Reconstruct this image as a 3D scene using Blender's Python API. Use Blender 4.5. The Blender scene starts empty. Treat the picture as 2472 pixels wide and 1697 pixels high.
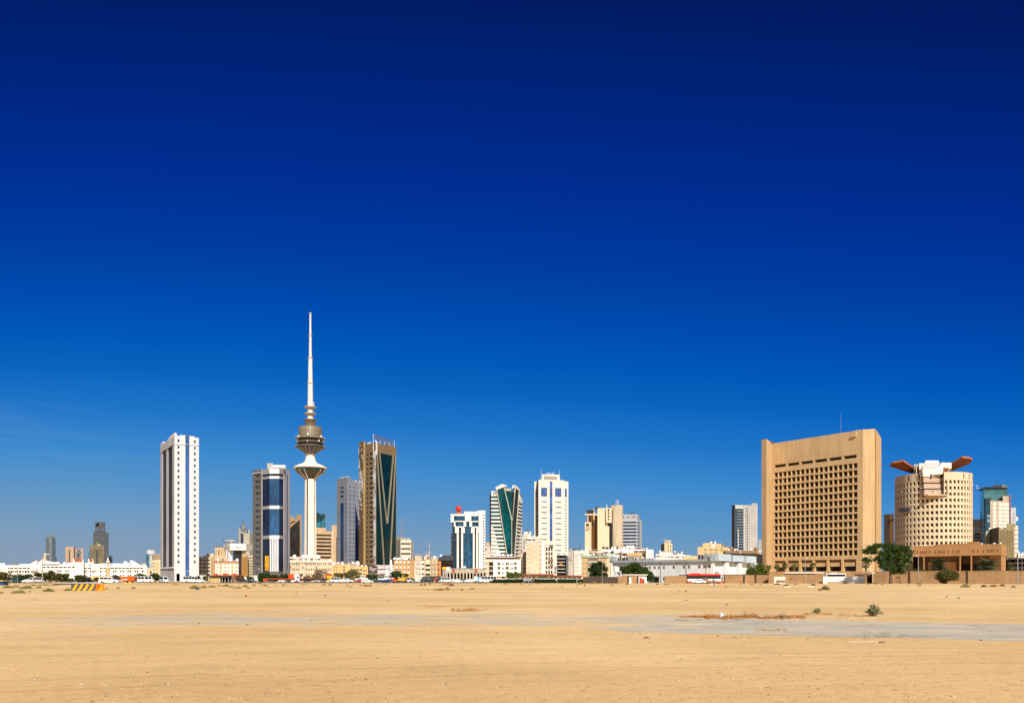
import bpy,math,random
from mathutils import Vector,noise,Matrix
R = random.Random(7)
C = bpy.context.scene.collection
F,CX,HZ,CH = 1923.0,1236.0,1396.0,1.65     # focal length, principal column, horizon row, eye height
SUN_AZ,SUN_EL = math.radians(13),math.radians(38)
def X(px,d): return (px - CX) * d / F
def Z(py,d): return CH + (HZ - py) * d / F
def pt(px,d): return Vector((X(px,d),d))
def GD(py): return CH * F / (py - HZ)              # distance of a point on the ground
# ---------------------------------------------------------------- materials
def nt(name):
 m = bpy.data.materials.new(name); m.use_nodes = True
 t = m.node_tree; b = t.nodes['Principled BSDF']
 return m,t,b
def nd(t,typ,**kw):
 n = t.nodes.new(typ)
 for k,v in kw.items():
  if k.startswith('i_'): n.inputs[int(k[2:])].default_value = v
  else: setattr(n,k,v)
 return n
def mth(t,op,a,b=None,clamp=False):
 n = t.nodes.new('ShaderNodeMath'); n.operation = op; n.use_clamp = clamp
 for i,v in enumerate((a,b)):
  if v is None: continue
  if isinstance(v,(int,float)): n.inputs[i].default_value = v
  else: t.links.new(v,n.inputs[i])
 return n.outputs[0]
def mix(t,fac,a,b,mode='MIX'):
 n = t.nodes.new('ShaderNodeMix'); n.data_type = 'RGBA'; n.blend_type = mode
 for sock,v in ((n.inputs[0],fac),(n.inputs[6],a),(n.inputs[7],b)):
  if isinstance(v,(int,float)): sock.default_value = v
  elif isinstance(v,tuple): sock.default_value = v if len(v) == 4 else (*v,1)
  else: t.links.new(v,sock)
 return n.outputs[2]
def noi(t,vec,scale,detail=3,rough=.55,dist=0):
 n = nd(t,'ShaderNodeTexNoise'); n.inputs['Scale'].default_value = scale
 n.inputs['Detail'].default_value = detail; n.inputs['Roughness'].default_value = rough; n.inputs['Distortion'].default_value = dist
 if vec is not None: t.links.new(vec,n.inputs['Vector'])
 return n.outputs['Fac']
def ramp(t,fac,stops,interp='LINEAR'):
 n = t.nodes.new('ShaderNodeValToRGB'); n.color_ramp.interpolation = interp
 e = n.color_ramp.elements
 while len(e) < len(stops): e.new(.5)
 for k,(p,c) in zip(e,stops):
  k.position = p; k.color = (c,c,c,1) if isinstance(c,(int,float)) else (*c,1)
 t.links.new(fac,n.inputs[0]); return n.outputs[0]
def mapping(t,vec,sc):
 n = nd(t,'ShaderNodeMapping'); n.inputs['Scale'].default_value = sc; t.links.new(vec,n.inputs[0]); return n.outputs[0]
def lin(r,g,b):
 f = lambda c: (c / 255 / 12.92) if c <= 10 else ((c / 255 + .055) / 1.055) ** 2.4
 return (f(r),f(g),f(b))
MC = {}
def M(name,col,rough=.8,var=.14,streak=.22,joint=None,jw=.06,jd=.6,spec=.25,metal=0.0,big=.08):
 """weathered wall / paint: blotches, rain streaks, optional panel joints (spacing in metres)"""
 if name in MC: return MC[name]
 m,t,b = nt(name); MC[name] = m
 b.inputs['Roughness'].default_value = rough; b.inputs['Specular IOR Level'].default_value = spec; b.inputs['Metallic'].default_value = metal
 uv = nd(t,'ShaderNodeTexCoord').outputs['UV']
 n1 = noi(t,uv,big,4); n2 = noi(t,mapping(t,uv,(.7,.05,1)),1.0,3); n3 = noi(t,uv,1.7,2)
 c = mix(t,1.0,(*col,1),ramp(t,n1,[(.3,1 - var),(.7,1 + var * .6)]),'MULTIPLY')
 c = mix(t,1.0,c,ramp(t,n2,[(.35,1 - streak),(.62,1.0)]),'MULTIPLY')
 c = mix(t,1.0,c,ramp(t,n3,[(.3,.94),(.7,1.04)]),'MULTIPLY')
 if joint and any(joint):
  s = nd(t,'ShaderNodeSeparateXYZ'); t.links.new(uv,s.inputs[0])
  a = None
  for k,sp in enumerate(joint):
   if not sp: continue
   fr = mth(t,'FRACT',mth(t,'DIVIDE',s.outputs[k],sp))
   line = mth(t,'LESS_THAN',fr,jw / sp)
   a = line if a is None else mth(t,'MAXIMUM',a,line)
  c = mix(t,a,c,mix(t,1.0,c,(1 - jd,1 - jd,1 - jd,1),'MULTIPLY'))
 t.links.new(c,b.inputs['Base Color'])
 return m
def G(name,col,grid=(1.5,3.5),rough=.08,var=.35,spec=.5,line=.0,lw=.12,metal=0.0):
 """curtain wall glass, every pane a slightly different tone; thin darker mullion lines"""
 if name in MC: return MC[name]
 m,t,b = nt(name); MC[name] = m
 b.inputs['Roughness'].default_value = rough; b.inputs['Specular IOR Level'].default_value = spec; b.inputs['Metallic'].default_value = metal
 uv = nd(t,'ShaderNodeTexCoord').outputs['UV']
 s = nd(t,'ShaderNodeSeparateXYZ'); t.links.new(uv,s.inputs[0])
 u = mth(t,'DIVIDE',s.outputs[0],grid[0]); v = mth(t,'DIVIDE',s.outputs[1],grid[1])
 cb = nd(t,'ShaderNodeCombineXYZ'); t.links.new(mth(t,'FLOOR',u),cb.inputs[0]); t.links.new(mth(t,'FLOOR',v),cb.inputs[1])
 wn = nd(t,'ShaderNodeTexWhiteNoise'); wn.noise_dimensions = '2D'; t.links.new(cb.outputs[0],wn.inputs[0])
 n1 = noi(t,uv,.06,3)
 c = mix(t,1.0,(*col,1),ramp(t,wn.outputs['Value'],[(0,1 - var),(.8,1),(1,1 + var)]),'MULTIPLY')
 c = mix(t,1.0,c,ramp(t,n1,[(.3,.5),(.7,1.5)]),'MULTIPLY')  # broad patches of uneven reflection painted into the glass tone
 if line:
  a = mth(t,'MAXIMUM',mth(t,'LESS_THAN',mth(t,'FRACT',u),lw / grid[0]),mth(t,'LESS_THAN',mth(t,'FRACT',v),lw / grid[1]))
  c = mix(t,a,c,mix(t,1.0,c,(line,line,line,1),'MULTIPLY'))
 t.links.new(c,b.inputs['Base Color'])
 bp = nd(t,'ShaderNodeBump'); bp.inputs['Strength'].default_value = .05; bp.inputs['Distance'].default_value = .3
 t.links.new(noi(t,uv,.25,2),bp.inputs['Height']); t.links.new(bp.outputs[0],b.inputs['Normal'])
 return m
def W(name,col,alt=None,rough=.12):
 """glass of one window: tone differs from window to window"""
 if name in MC: return MC[name]
 m,t,b = nt(name); MC[name] = m
 b.inputs['Roughness'].default_value = rough
 oi = nd(t,'ShaderNodeObjectInfo')
 c = mix(t,ramp(t,oi.outputs['Random'],[(0,0),(.55,.15),(1,1)]),(*col,1),(*(alt or tuple(min(1,k * 2.2 + .02) for k in col)),1))
 t.links.new(c,b.inputs['Base Color'])
 return m
def P(name,col,rough=.45,metal=0.0,spec=.4,var=.1):
 """paint, metal, rubber"""
 if name in MC: return MC[name]
 m,t,b = nt(name); MC[name] = m
 b.inputs['Roughness'].default_value = rough; b.inputs['Metallic'].default_value = metal; b.inputs['Specular IOR Level'].default_value = spec
 oc = nd(t,'ShaderNodeTexCoord').outputs['Object']
 c = mix(t,1.0,(*col,1),ramp(t,noi(t,oc,1.3,3),[(.3,1 - var),(.7,1 + var * .5)]),'MULTIPLY')
 t.links.new(c,b.inputs['Base Color'])
 return m
def LF(name,a,b_,c_=None):
 """foliage: every leaf takes its own tone"""
 if name in MC: return MC[name]
 m,t,b = nt(name); MC[name] = m
 b.inputs['Roughness'].default_value = .7; b.inputs['Specular IOR Level'].default_value = .15
 g = nd(t,'ShaderNodeNewGeometry'); oi = nd(t,'ShaderNodeObjectInfo')
 c = mix(t,g.outputs['Random Per Island'],(*a,1),(*b_,1))
 if c_:
  oc = nd(t,'ShaderNodeTexCoord').outputs['Object']
  c = mix(t,ramp(t,noi(t,oc,.5,2),[(.45,0),(.65,1)]),c,(*c_,1))
 c = mix(t,1.0,c,ramp(t,oi.outputs['Random'],[(0,.8),(1,1.15)]),'MULTIPLY')
 t.links.new(c,b.inputs['Base Color'])
 return m
# ---------------------------------------------------------------- mesh building
class Fr:
 """a facade line from A (left, seen from outside) to B, with u in metres along it"""
 def __init__(s,A,B):
  s.A,s.B = Vector(A),Vector(B); v = s.B - s.A; s.L = v.length; s.d = v / s.L; s.n = Vector((s.d.y,-s.d.x))
 def u(s,px):
  k = (px - CX) / F; return (k * s.A.y - s.A.x) / (s.d.x - k * s.d.y)
 def dep(s,px): return s.A.y + s.u(px) * s.d.y
 def z(s,px,py): return Z(py,s.dep(px))
 def P(s,u,z,o=0):
  q = s.A + s.d * u
  if o <= -3.5: v = q.normalized(); q = q + v * min(-o / max(.35,-v.dot(s.n)),-o * 1.6)
  else: q = q + s.n * o
  return (q.x,q.y,z)
 def back(s,t): return [s.A,s.B,Vector(s.P(s.L,0,-t)[:2]),Vector(s.P(0,0,-t)[:2])]
 def off(s,o): return Fr(s.A + s.n * o,s.B + s.n * o)
 def rot(s): return math.atan2(s.d.y,s.d.x)
def fr(pa,da,pb,db): return Fr(pt(pa,da),pt(pb,db))
class MB:
 def __init__(s): s.v = []; s.f = []; s.m = []; s.s = []
 def poly(s,pts,m,sm=False):
  i = len(s.v); s.v += [tuple(p) for p in pts]; s.f.append(tuple(range(i,i + len(pts)))); s.m.append(m); s.s.append(sm)
 def grid(s,rows,m,close=False,sm=True):
  i0 = len(s.v); n = len(rows[0])
  for r in rows: s.v += [tuple(p) for p in r]
  for a in range(len(rows) - 1):
   mm = m[a] if isinstance(m,list) else m
   for b in range(n if close else n - 1):
    c = (b + 1) % n
    s.f.append((i0 + a * n + b,i0 + a * n + c,i0 + (a + 1) * n + c,i0 + (a + 1) * n + b)); s.m.append(mm); s.s.append(sm)
 def prism(s,p2,z0,z1,m,mt=None,bottom=False):
  n = len(p2)
  for i in range(n):
   a,b = p2[i],p2[(i + 1) % n]
   s.poly([(a[0],a[1],z0),(b[0],b[1],z0),(b[0],b[1],z1),(a[0],a[1],z1)],m)
  s.poly([(p[0],p[1],z1) for p in p2],mt or m)
  if bottom: s.poly([(p[0],p[1],z0) for p in reversed(p2)],m)
 def fpoly(s,f,uz,o0,o1,m,back=False):
  n = len(uz)
  s.poly([f.P(u,z,o1) for u,z in uz],m)
  for i in range(n):
   a,b = uz[i],uz[(i + 1) % n]
   s.poly([f.P(*a,o0),f.P(*b,o0),f.P(*b,o1),f.P(*a,o1)],m)
  if back: s.poly([f.P(u,z,o0) for u,z in reversed(uz)],m)
 def fpx(s,f,pp,o0,o1,m,back=False): s.fpoly(f,[(f.u(a),f.z(a,b)) for a,b in pp],o0,o1,m,back)
 def fbox(s,f,u0,u1,z0,z1,o0,o1,m): s.fpoly(f,[(u0,z0),(u1,z0),(u1,z1),(u0,z1)],o0,o1,m,True)
 def box(s,c,sz,m,rz=0):
  ca,sa = math.cos(rz),math.sin(rz); hx,hy,h = sz[0] / 2,sz[1] / 2,sz[2]
  q = [(c[0] + x * ca - y * sa,c[1] + x * sa + y * ca) for x,y in ((-hx,-hy),(hx,-hy),(hx,hy),(-hx,hy))]
  s.prism(q,c[2],c[2] + h,m,bottom=True)
 def tube(s,p0,p1,r0,r1,m,n=8,cap=True):
  p0,p1 = Vector(p0),Vector(p1); d = (p1 - p0).normalized()
  a = d.orthogonal().normalized(); b = d.cross(a)
  rows = [[p + (a * math.cos(k * 2 * math.pi / n) + b * math.sin(k * 2 * math.pi / n)) * r for k in range(n)] for p,r in ((p0,r0),(p1,r1))]
  s.grid(rows,m,True,n > 6)
  if cap: s.poly(list(reversed(rows[0])),m); s.poly(rows[1],m)
 def lathe(s,c,prof,m,n=24,sm=True,a0=0,a1=2 * math.pi):
  full = abs(a1 - a0 - 2 * math.pi) < 1e-6
  k = n if full else n + 1
  rows = [[(c[0] + r * math.cos(a0 + (a1 - a0) * j / n),c[1] + r * math.sin(a0 + (a1 - a0) * j / n),z) for j in range(k)] for r,z in prof]
  s.grid(rows,m,full,sm)
 def ball(s,c,r,m,n=14,sq=(1,1,1)):
  rows = [[(c[0] + r * sq[0] * math.sin(t) * math.cos(p),c[1] + r * sq[1] * math.sin(t) * math.sin(p),c[2] + r * sq[2] * math.cos(t)) for p in [k * 2 * math.pi / n for k in range(n)]] for t in [math.pi * (j + .02) / (n // 2 + .04) for j in range(n // 2 + 1)]]
  s.grid(rows,m,True)
 def holes(s,f,z0,z1,ops,rec,m,u0=0,u1=None,mr=None):
  u1 = f.L if u1 is None else u1
  ops = [(max(a,u0),min(b,u1),max(c,z0),min(d,z1)) for a,b,c,d in ops if b > u0 and a < u1 and d > z0 and c < z1]
  rd = lambda q: round(q,4)
  us = sorted({rd(u0),rd(u1)} | {rd(o[0]) for o in ops} | {rd(o[1]) for o in ops})
  zs = sorted({rd(z0),rd(z1)} | {rd(o[2]) for o in ops} | {rd(o[3]) for o in ops})
  for j in range(len(zs) - 1):
   zc = (zs[j] + zs[j + 1]) / 2
   row = [o for o in ops if o[2] < zc < o[3]]
   st = None
   for i in range(len(us) - 1):
    uc = (us[i] + us[i + 1]) / 2
    hole = any(o[0] < uc < o[1] for o in row)
    if not hole and st is None: st = us[i]
    if st is not None and (hole or i == len(us) - 2):
     e = us[i] if hole else us[i + 1]
     s.poly([f.P(st,zs[j]),f.P(e,zs[j]),f.P(e,zs[j + 1]),f.P(st,zs[j + 1])],m); st = None
  if rec:
   mr = mr or m
   for a,b,c,d in ops:
    s.poly([f.P(a,c),f.P(a,c,-rec),f.P(a,d,-rec),f.P(a,d)],mr)
    s.poly([f.P(b,c),f.P(b,d),f.P(b,d,-rec),f.P(b,c,-rec)],mr)
    s.poly([f.P(a,d),f.P(a,d,-rec),f.P(b,d,-rec),f.P(b,d)],mr)
    s.poly([f.P(a,c),f.P(b,c),f.P(b,c,-rec),f.P(a,c,-rec)],mr)
 def mesh(s,name,o=(0,0,0)):
  me = bpy.data.meshes.new(name)
  me.from_pydata([(x - o[0],y - o[1],z - o[2]) for x,y,z in s.v],[],s.f)
  ms = []
  for m in s.m:
   if m not in ms: ms.append(m)
  for m in ms: me.materials.append(m)
  ix = {m: i for i,m in enumerate(ms)}
  me.polygons.foreach_set('material_index',[ix[m] for m in s.m])
  me.polygons.foreach_set('use_smooth',s.s)
  uv = me.uv_layers.new(name='UVMap').data
  flat = []
  for p in me.polygons:
   n = p.normal
   if abs(n.z) < .75:
    h = math.hypot(n.x,n.y) or 1; tx,ty = -n.y / h,n.x / h
    for vi in p.vertices: v = s.v[vi]; flat += [v[0] * tx + v[1] * ty,v[2]]
   else:
    for vi in p.vertices: v = s.v[vi]; flat += [v[0],v[1]]
  uv.foreach_set('uv',flat)
  return me
def link(name,me,parent=None):
 o = bpy.data.objects.new(name,me); C.objects.link(o)
 if parent: o.parent = parent
 return o
WC = {}
class Th:
 def __init__(s,name,label,cat,xy,z=0.0,group=None,rz=0.0):
  s.o = (xy[0],xy[1],z); e = bpy.data.objects.new(name,None); C.objects.link(e)
  e.location = s.o; e.rotation_euler.z = rz; e.empty_display_size = .5; s.e = e; e['label'] = label; e['category'] = cat
  if group: e['group'] = group
 def part(s,name,mb,parent=None,label=None,kind=None):
  if not mb.v: return None
  o = link(name,mb.mesh(name,s.o),parent or s.e)
  if label: o['label'] = label
  if kind: o['kind'] = kind
  return o
 def wins(s,f,ops,rec,glass,frame=None,ft=.12,mull=0,name='window',cap=100,trans=0):
  """one object per window; beyond the cap the rest become one stuff part"""
  ops = sorted(ops,key=lambda o: f.A.y + (o[0] + o[1]) / 2 * f.d.y) if len(ops) > cap else ops
  for a,b,c,d in ops[:cap]:
   w,h = round(b - a,2),round(d - c,2)
   key = (w,h,rec,glass.name,frame and frame.name,ft,mull,trans)
   if key not in WC:
    q = MB(); ff = Fr((0,0),(w,0)); wb(q,ff,0,w,0,h,rec,glass,frame,ft,mull,trans); WC[key] = q.mesh(name)
   o = link(name,WC[key],s.e); p = f.P(a,c); o.location = (p[0] - s.o[0],p[1] - s.o[1],p[2] - s.o[2]); o.rotation_euler.z = f.rot()
  if len(ops) > cap:
   q = MB()
   for a,b,c,d in ops[cap:]: wb(q,f,a,b,c,d,rec,glass,frame,ft,mull,trans)
   s.part(name,q,kind='stuff')
def wb(q,f,a,b,c,d,rec,glass,frame,ft,mull,trans):
 q.poly([f.P(a,c,.03 - rec),f.P(b,c,.03 - rec),f.P(b,d,.03 - rec),f.P(a,d,.03 - rec)],glass)
 if frame:
  o0,o1 = .04 - rec,.12 - rec
  q.fbox(f,a,b,c,c + ft,o0,o1,frame); q.fbox(f,a,b,d - ft,d,o0,o1,frame)
  q.fbox(f,a,a + ft,c + ft,d - ft,o0,o1,frame); q.fbox(f,b - ft,b,c + ft,d - ft,o0,o1,frame)
  for k in range(mull):
   u = a + (b - a) * (k + 1) / (mull + 1); q.fbox(f,u - ft * .35,u + ft * .35,c + ft,d - ft,o0,o1 - .01,frame)
  if trans: v = c + (d - c) * .6; q.fbox(f,a + ft,b - ft,v - ft * .3,v + ft * .3,o0,o1 - .02,frame)
def opx(f,cols,rows,ref=None):
 """openings from image columns and rows; rows are read at column ref"""
 out = []
 for a,b in cols:
  for c,d in rows:
   r = ref if ref is not None else a
   out.append((f.u(a),f.u(b),f.z(r,max(c,d)),f.z(r,min(c,d))))
 return out
def rows(y0,step,n,h): return [(y0 + i * step,y0 + i * step + h) for i in range(n)]
def cols(x0,step,n,w): return [(x0 + i * step,x0 + i * step + w) for i in range(n)]
def shell(th,pts,z0,z1,wall,ops=None,rec=.3,glass=None,frame=None,ft=.12,mull=0,trans=0,name='wall',roof=None,parapet=.7,skip=(),mats=None,wname='window'):
 mb = MB(); n = len(pts); ops = ops or {}
 for i in range(n):
  f = Fr(pts[i],pts[(i + 1) % n])
  if i in skip: continue
  mb.holes(f,z0,z1,ops.get(i,[]),rec,(mats or {}).get(i,wall))
 zr = z1 - parapet
 mb.poly([(p[0],p[1],zr) for p in pts],roof or wall)
 o = th.part(name,mb)
 if glass:
  for i,l in ops.items(): th.wins(Fr(pts[i],pts[(i + 1) % n]),l,rec,glass,frame,ft,mull,wname,100,trans)
 return o
def dish(mb,x,y,z,r,m,az=None):
 """a white satellite dish on a short post, tipped up to the sky"""
 az = R.uniform(-2.4,-.7) if az is None else az
 d = Vector((math.cos(az) * .8,math.sin(az) * .8,.6)).normalized(); c = Vector((x,y,z + r * 1.05))
 a = d.orthogonal().normalized(); b = d.cross(a)
 rws = [[c + (a * math.cos(k * math.pi / 6) + b * math.sin(k * math.pi / 6)) * r * q + d * r * .35 * q * q for k in range(12)] for q in (.02,.5,.8,1)]
 mb.grid(rws,m,True); mb.tube((x,y,z),c,.08,.08,m,5)
 mb.tube(c,c + d * r * .7,.04,.04,m,4)
def roofkit(th,f,z,px0,px1,n,seed,depth=6,tall=1.0,kinds='dac'):
 """dishes, cooling units, tanks and stair houses on a roof"""
 r = random.Random(seed); wh = P('dish_white',(.82,.82,.8)); gr = P('unit_grey',(.42,.42,.4)); tn = M('roof_cream',(.6,.5,.36)); tk = P('tank_brown',(.28,.24,.2))
 for k in range(n):
  u = f.u(px0 + (px1 - px0) * (k + r.uniform(.2,.8)) / n); o = -r.uniform(.8,depth); p = f.P(u,z,o); q = MB(); kd = r.choice(kinds)
  if kd == 'd': dish(q,p[0],p[1],z,r.uniform(.42,.8) * tall,wh); th.part('satellite_dish',q)
  elif kd == 'a': q.box(p,(r.uniform(1,2.2),1.2,r.uniform(.8,1.5) * tall),gr,f.rot()); q.box((p[0],p[1],z + .2),(.9,1.3,.5),tk,f.rot()); th.part('cooling_unit',q)
  elif kd == 'c': q.tube(p,(p[0],p[1],z + 1.5 * tall),.8 * tall,.75 * tall,wh if r.random() < .6 else tk,10); q.tube((p[0],p[1],z + 1.5 * tall),(p[0],p[1],z + 1.8 * tall),.7 * tall,.1,gr,10); th.part('water_tank',q)
  else: q.box(p,(r.uniform(2.5,4),3,r.uniform(1.8,2.6) * tall),tn,f.rot()); q.box((p[0],p[1],z + 2.6 * tall),(4.3,3.3,.2),tn,f.rot()); th.part('stair_house',q)
def mast(th,x,y,z0,z1,r,m,name='antenna',rungs=0):
 q = MB(); q.tube((x,y,z0),(x,y,z1),r,r * .5,m,5)
 for k in range(rungs):
  z = z0 + (z1 - z0) * (k + .5) / rungs; q.tube((x - r * 4,y,z),(x + r * 4,y,z),r * .4,r * .4,m,4)
 th.part(name,q)
def text(th,f,body,u,z,h,m,name='lettering',o=.05,w=None):
 c = bpy.data.curves.new('lettering','FONT'); c.body = body; c.size = h; c.extrude = .02; c.align_x = 'CENTER'
 ob = bpy.data.objects.new('t',c); C.objects.link(ob); bpy.context.view_layer.update()
 me = bpy.data.meshes.new_from_object(ob.evaluated_get(bpy.context.evaluated_depsgraph_get())); bpy.data.objects.remove(ob)
 me.materials.clear(); me.materials.append(m)
 t = link(name,me,th.e if isinstance(th,Th) else th)
 base = th.o
 if w:
  xs = [v.co.x for v in me.vertices]; t.scale = (w / (max(xs) - min(xs)),1,1)
 p = f.P(u,z,o); t.location = (p[0] - base[0],p[1] - base[1],p[2] - base[2]); t.rotation_euler = (math.pi / 2,0,f.rot())
 return t
# ---------------------------------------------------------------- camera, sun, sky
cam = bpy.data.cameras.new('camera'); co = bpy.data.objects.new('camera',cam); C.objects.link(co)
co.location = (0,0,CH); co.rotation_euler = (math.pi / 2,0,0)
cam.sensor_width = 36; cam.lens = 36 * F / 2472; cam.shift_y = (HZ - 848.5) / 2472; cam.clip_end = 20000; cam.clip_start = .1
sc = bpy.context.scene; sc.camera = co
sc.view_settings.view_transform = 'Standard'; sc.view_settings.look = 'None'; sc.view_settings.exposure = 0
sc.cycles.max_bounces = 6; sc.cycles.diffuse_bounces = 2; sc.cycles.glossy_bounces = 3
sl = bpy.data.lights.new('sun','SUN'); sl.energy = 5.0; sl.angle = math.radians(.53); sl.color = (1,.925,.80)
so = bpy.data.objects.new('sun',sl); C.objects.link(so)
sd = Vector((math.sin(SUN_AZ) * math.cos(SUN_EL),-math.cos(SUN_AZ) * math.cos(SUN_EL),math.sin(SUN_EL)))
so.rotation_euler = sd.to_track_quat('Z','Y').to_euler(); so.location = (0,-20,60)
w = bpy.data.worlds.new('World'); sc.world = w; w.use_nodes = True; t = w.node_tree; bg = t.nodes['Background']
sky = nd(t,'ShaderNodeTexSky'); sky.sky_type = 'NISHITA'; sky.sun_disc = False
sky.sun_elevation = SUN_EL; sky.sun_rotation = math.atan2(sd.x,sd.y); sky.dust_density = 1.5
bg.inputs[1].default_value = .07
g = nd(t,'ShaderNodeTexCoord').outputs['Generated']; s = nd(t,'ShaderNodeSeparateXYZ'); t.links.new(g,s.inputs[0])
# polarised deep blue away from the sun: tone follows the slope of the direction above the horizon
sl_ = mth(t,'DIVIDE',s.outputs[2],mth(t,'MAXIMUM',mth(t,'ABSOLUTE',s.outputs[1]),.05))
sl_ = mth(t,'ADD',sl_,mth(t,'MULTIPLY',s.outputs[0],.07))
SK = [(1396,(136,158,184)),(1330,(122,157,190)),(1250,(96,151,198)),(1150,(64,139,206)),(1050,(33,118,200)),(950,(8,101,192)),(860,(0,87,182)),(760,(0,74,173)),(620,(0,58,160)),(440,(0,45,144)),(250,(0,37,126)),(100,(0,31,110)),(0,(0,27,99))]
rp = ramp(t,mth(t,'DIVIDE',sl_,.78),[((HZ - y) / F / .78,lin(*c)) for y,c in SK])
# faint high cirrus low on the left
cl = noi(t,mapping(t,g,(4,4,60)),1.6,5,.6,.6)
band = ramp(t,s.outputs[2],[(.10,0),(.14,1),(.17,1),(.2,0)])
lft = ramp(t,mth(t,'MULTIPLY',s.outputs[0],-1),[(.34,0),(.48,1)])
wisp = mth(t,'MULTIPLY',mth(t,'MULTIPLY',ramp(t,cl,[(.5,0),(.8,1)]),band),lft)
rp = mix(t,mth(t,'MULTIPLY',wisp,.045),rp,(.75,.82,.9,1))
rp10 = mix(t,1.0,rp,(14.286,14.286,14.286,1),'MULTIPLY')
for n in t.nodes:
 if n.bl_idname == 'ShaderNodeMix': n.clamp_result = False
fac = ramp(t,mth(t,'ADD',mth(t,'MULTIPLY',s.outputs[1],.5),.5),[(.35,0),(.6,1)])
t.links.new(mix(t,fac,sky.outputs[0],rp10),bg.inputs[0])
# ---------------------------------------------------------------- ground
def gz(x,y):
 """gentle undulation of the sand lot, with low berms along its far edge"""
 k = min(1,max(0,(y - 25) / 60)); e = 1 - min(1,max(0,(y - 235) / 40))
 h = (noise.noise((x * .05,y * .05,3)) * .16 + noise.noise((x * .17,y * .14,9)) * .05) * k * e
 if y < 60: h += noise.noise((x * .5,y * .5,5)) * .012
 b = math.exp(-((y - 190 - 8 * noise.noise((x * .02,1,1))) / 10) ** 2) * max(0,noise.noise((x * .045,7.7,2)) + .12) * .9
 return h + b * (1 if x < 20 else .35)
def sand():
 m,t,b = nt('sand'); b.inputs['Roughness'].default_value = .95; b.inputs['Specular IOR Level'].default_value = .1
 pos = nd(t,'ShaderNodeNewGeometry').outputs['Position']
 s = nd(t,'ShaderNodeSeparateXYZ'); t.links.new(pos,s.inputs[0]); x,y = s.outputs[0],s.outputs[1]
 st = mapping(t,pos,(.75,1.0,1))
 n1 = noi(t,st,.045,5,.6); n2 = noi(t,st,.4,6,.65); n3 = noi(t,pos,4.0,5,.7); n4 = noi(t,pos,28,2,.6)
 tr = noi(t,mapping(t,pos,(.06,.5,1)),.8,4,.6,.8)        # old tyre tracks across the lot
 c = mix(t,ramp(t,n1,[(.35,0),(.68,1)]),(*SANDA,1),(*SANDB,1))
 c = mix(t,1.0,c,ramp(t,n2,[(.28,.88),(.5,1),(.75,1.06)]),'MULTIPLY')
 c = mix(t,1.0,c,ramp(t,tr,[(.34,.94),(.46,1.01),(.64,1.0),(.72,1.03)]),'MULTIPLY')
 c = mix(t,1.0,c,ramp(t,n3,[(.3,.86),(.5,1),(.7,1.07)]),'MULTIPLY')
 c = mix(t,1.0,c,ramp(t,n4,[(.25,.76),(.42,1),(.6,1),(.78,1.18)]),'MULTIPLY')
 pn = noi(t,mapping(t,pos,(.5,1,1)),.09,3,.5)
 c = mix(t,ramp(t,pn,[(.42,0),(.66,.75)]),c,mix(t,1.0,c,(1.12,1.12,1.16,1),'MULTIPLY'))
 pb = mth(t,'MULTIPLY',mth(t,'SUBTRACT',1.0,mth(t,'DIVIDE',mth(t,'ADD',y,mth(t,'MULTIPLY',x,-.55)),22),True),ramp(t,noi(t,st,.18,4),[(.3,.45),(.6,1)]))
 c = mix(t,mth(t,'MULTIPLY',pb,.75),c,mix(t,1.0,c,(.84,.70,.56,1),'MULTIPLY'))
 # wheel ruts of vehicles that crossed the lot
 for y0,sl,am,wv,ph in ((17.5,.05,.7,.16,.4),(20.5,-.08,.9,.11,2.1),(41,.12,2.2,.05,1.2),(52,-.15,3.0,.04,3.4),(68,.06,4,.03,.3),(14.2,.22,.5,.2,1.0)):
  cv = mth(t,'ADD',mth(t,'MULTIPLY',mth(t,'SINE',mth(t,'ADD',mth(t,'MULTIPLY',x,wv),ph)),am),mth(t,'ADD',mth(t,'MULTIPLY',x,sl),y0))
  v = mth(t,'ABSOLUTE',mth(t,'SUBTRACT',mth(t,'ABSOLUTE',mth(t,'SUBTRACT',y,cv)),.75))
  ln = mth(t,'MULTIPLY',mth(t,'SUBTRACT',1.0,mth(t,'DIVIDE',v,.2),True),ramp(t,noi(t,st,.25,3),[(.38,.1),(.6,.75)]))
  c = mix(t,ln,c,mix(t,1.0,c,(.80,.77,.74,1),'MULTIPLY'))
 # pale worn concrete showing through the sand
 wob = mth(t,'MULTIPLY',mth(t,'SUBTRACT',noi(t,st,.22,6,.7),.5),9.0)
 wob2 = mth(t,'MULTIPLY',mth(t,'SUBTRACT',noi(t,st,1.5,5,.7),.5),3.2)
 yy = mth(t,'ADD',mth(t,'ADD',y,wob),wob2); xx = mth(t,'ADD',x,mth(t,'MULTIPLY',wob,2))
 def band(v,a,b_,e): return mth(t,'MULTIPLY',mth(t,'MULTIPLY',mth(t,'SUBTRACT',v,a),1 / e,True),mth(t,'MULTIPLY',mth(t,'SUBTRACT',b_,v),1 / e,True))
 yr = mth(t,'ADD',mth(t,'ADD',y,mth(t,'MULTIPLY',wob,.12)),mth(t,'MULTIPLY',wob2,.45)); yr = mth(t,'ADD',yr,mth(t,'MULTIPLY',x,.35))
 slab = mth(t,'MULTIPLY',band(yr,25.7,35.4,.25),mth(t,'MULTIPLY',mth(t,'SUBTRACT',xx,3.2),.4,True))
 sl2 = mth(t,'MULTIPLY',band(yy,27,38,2.5),band(xx,-21,15,5)); sl2 = mth(t,'MULTIPLY',sl2,ramp(t,noi(t,st,.35,6,.7),[(.38,0),(.56,.85)]))
 sl3 = mth(t,'MULTIPLY',mth(t,'MULTIPLY',band(yy,76,88,3),ramp(t,noi(t,st,.12,5,.65),[(.5,0),(.62,.6)])),1.0)
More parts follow.
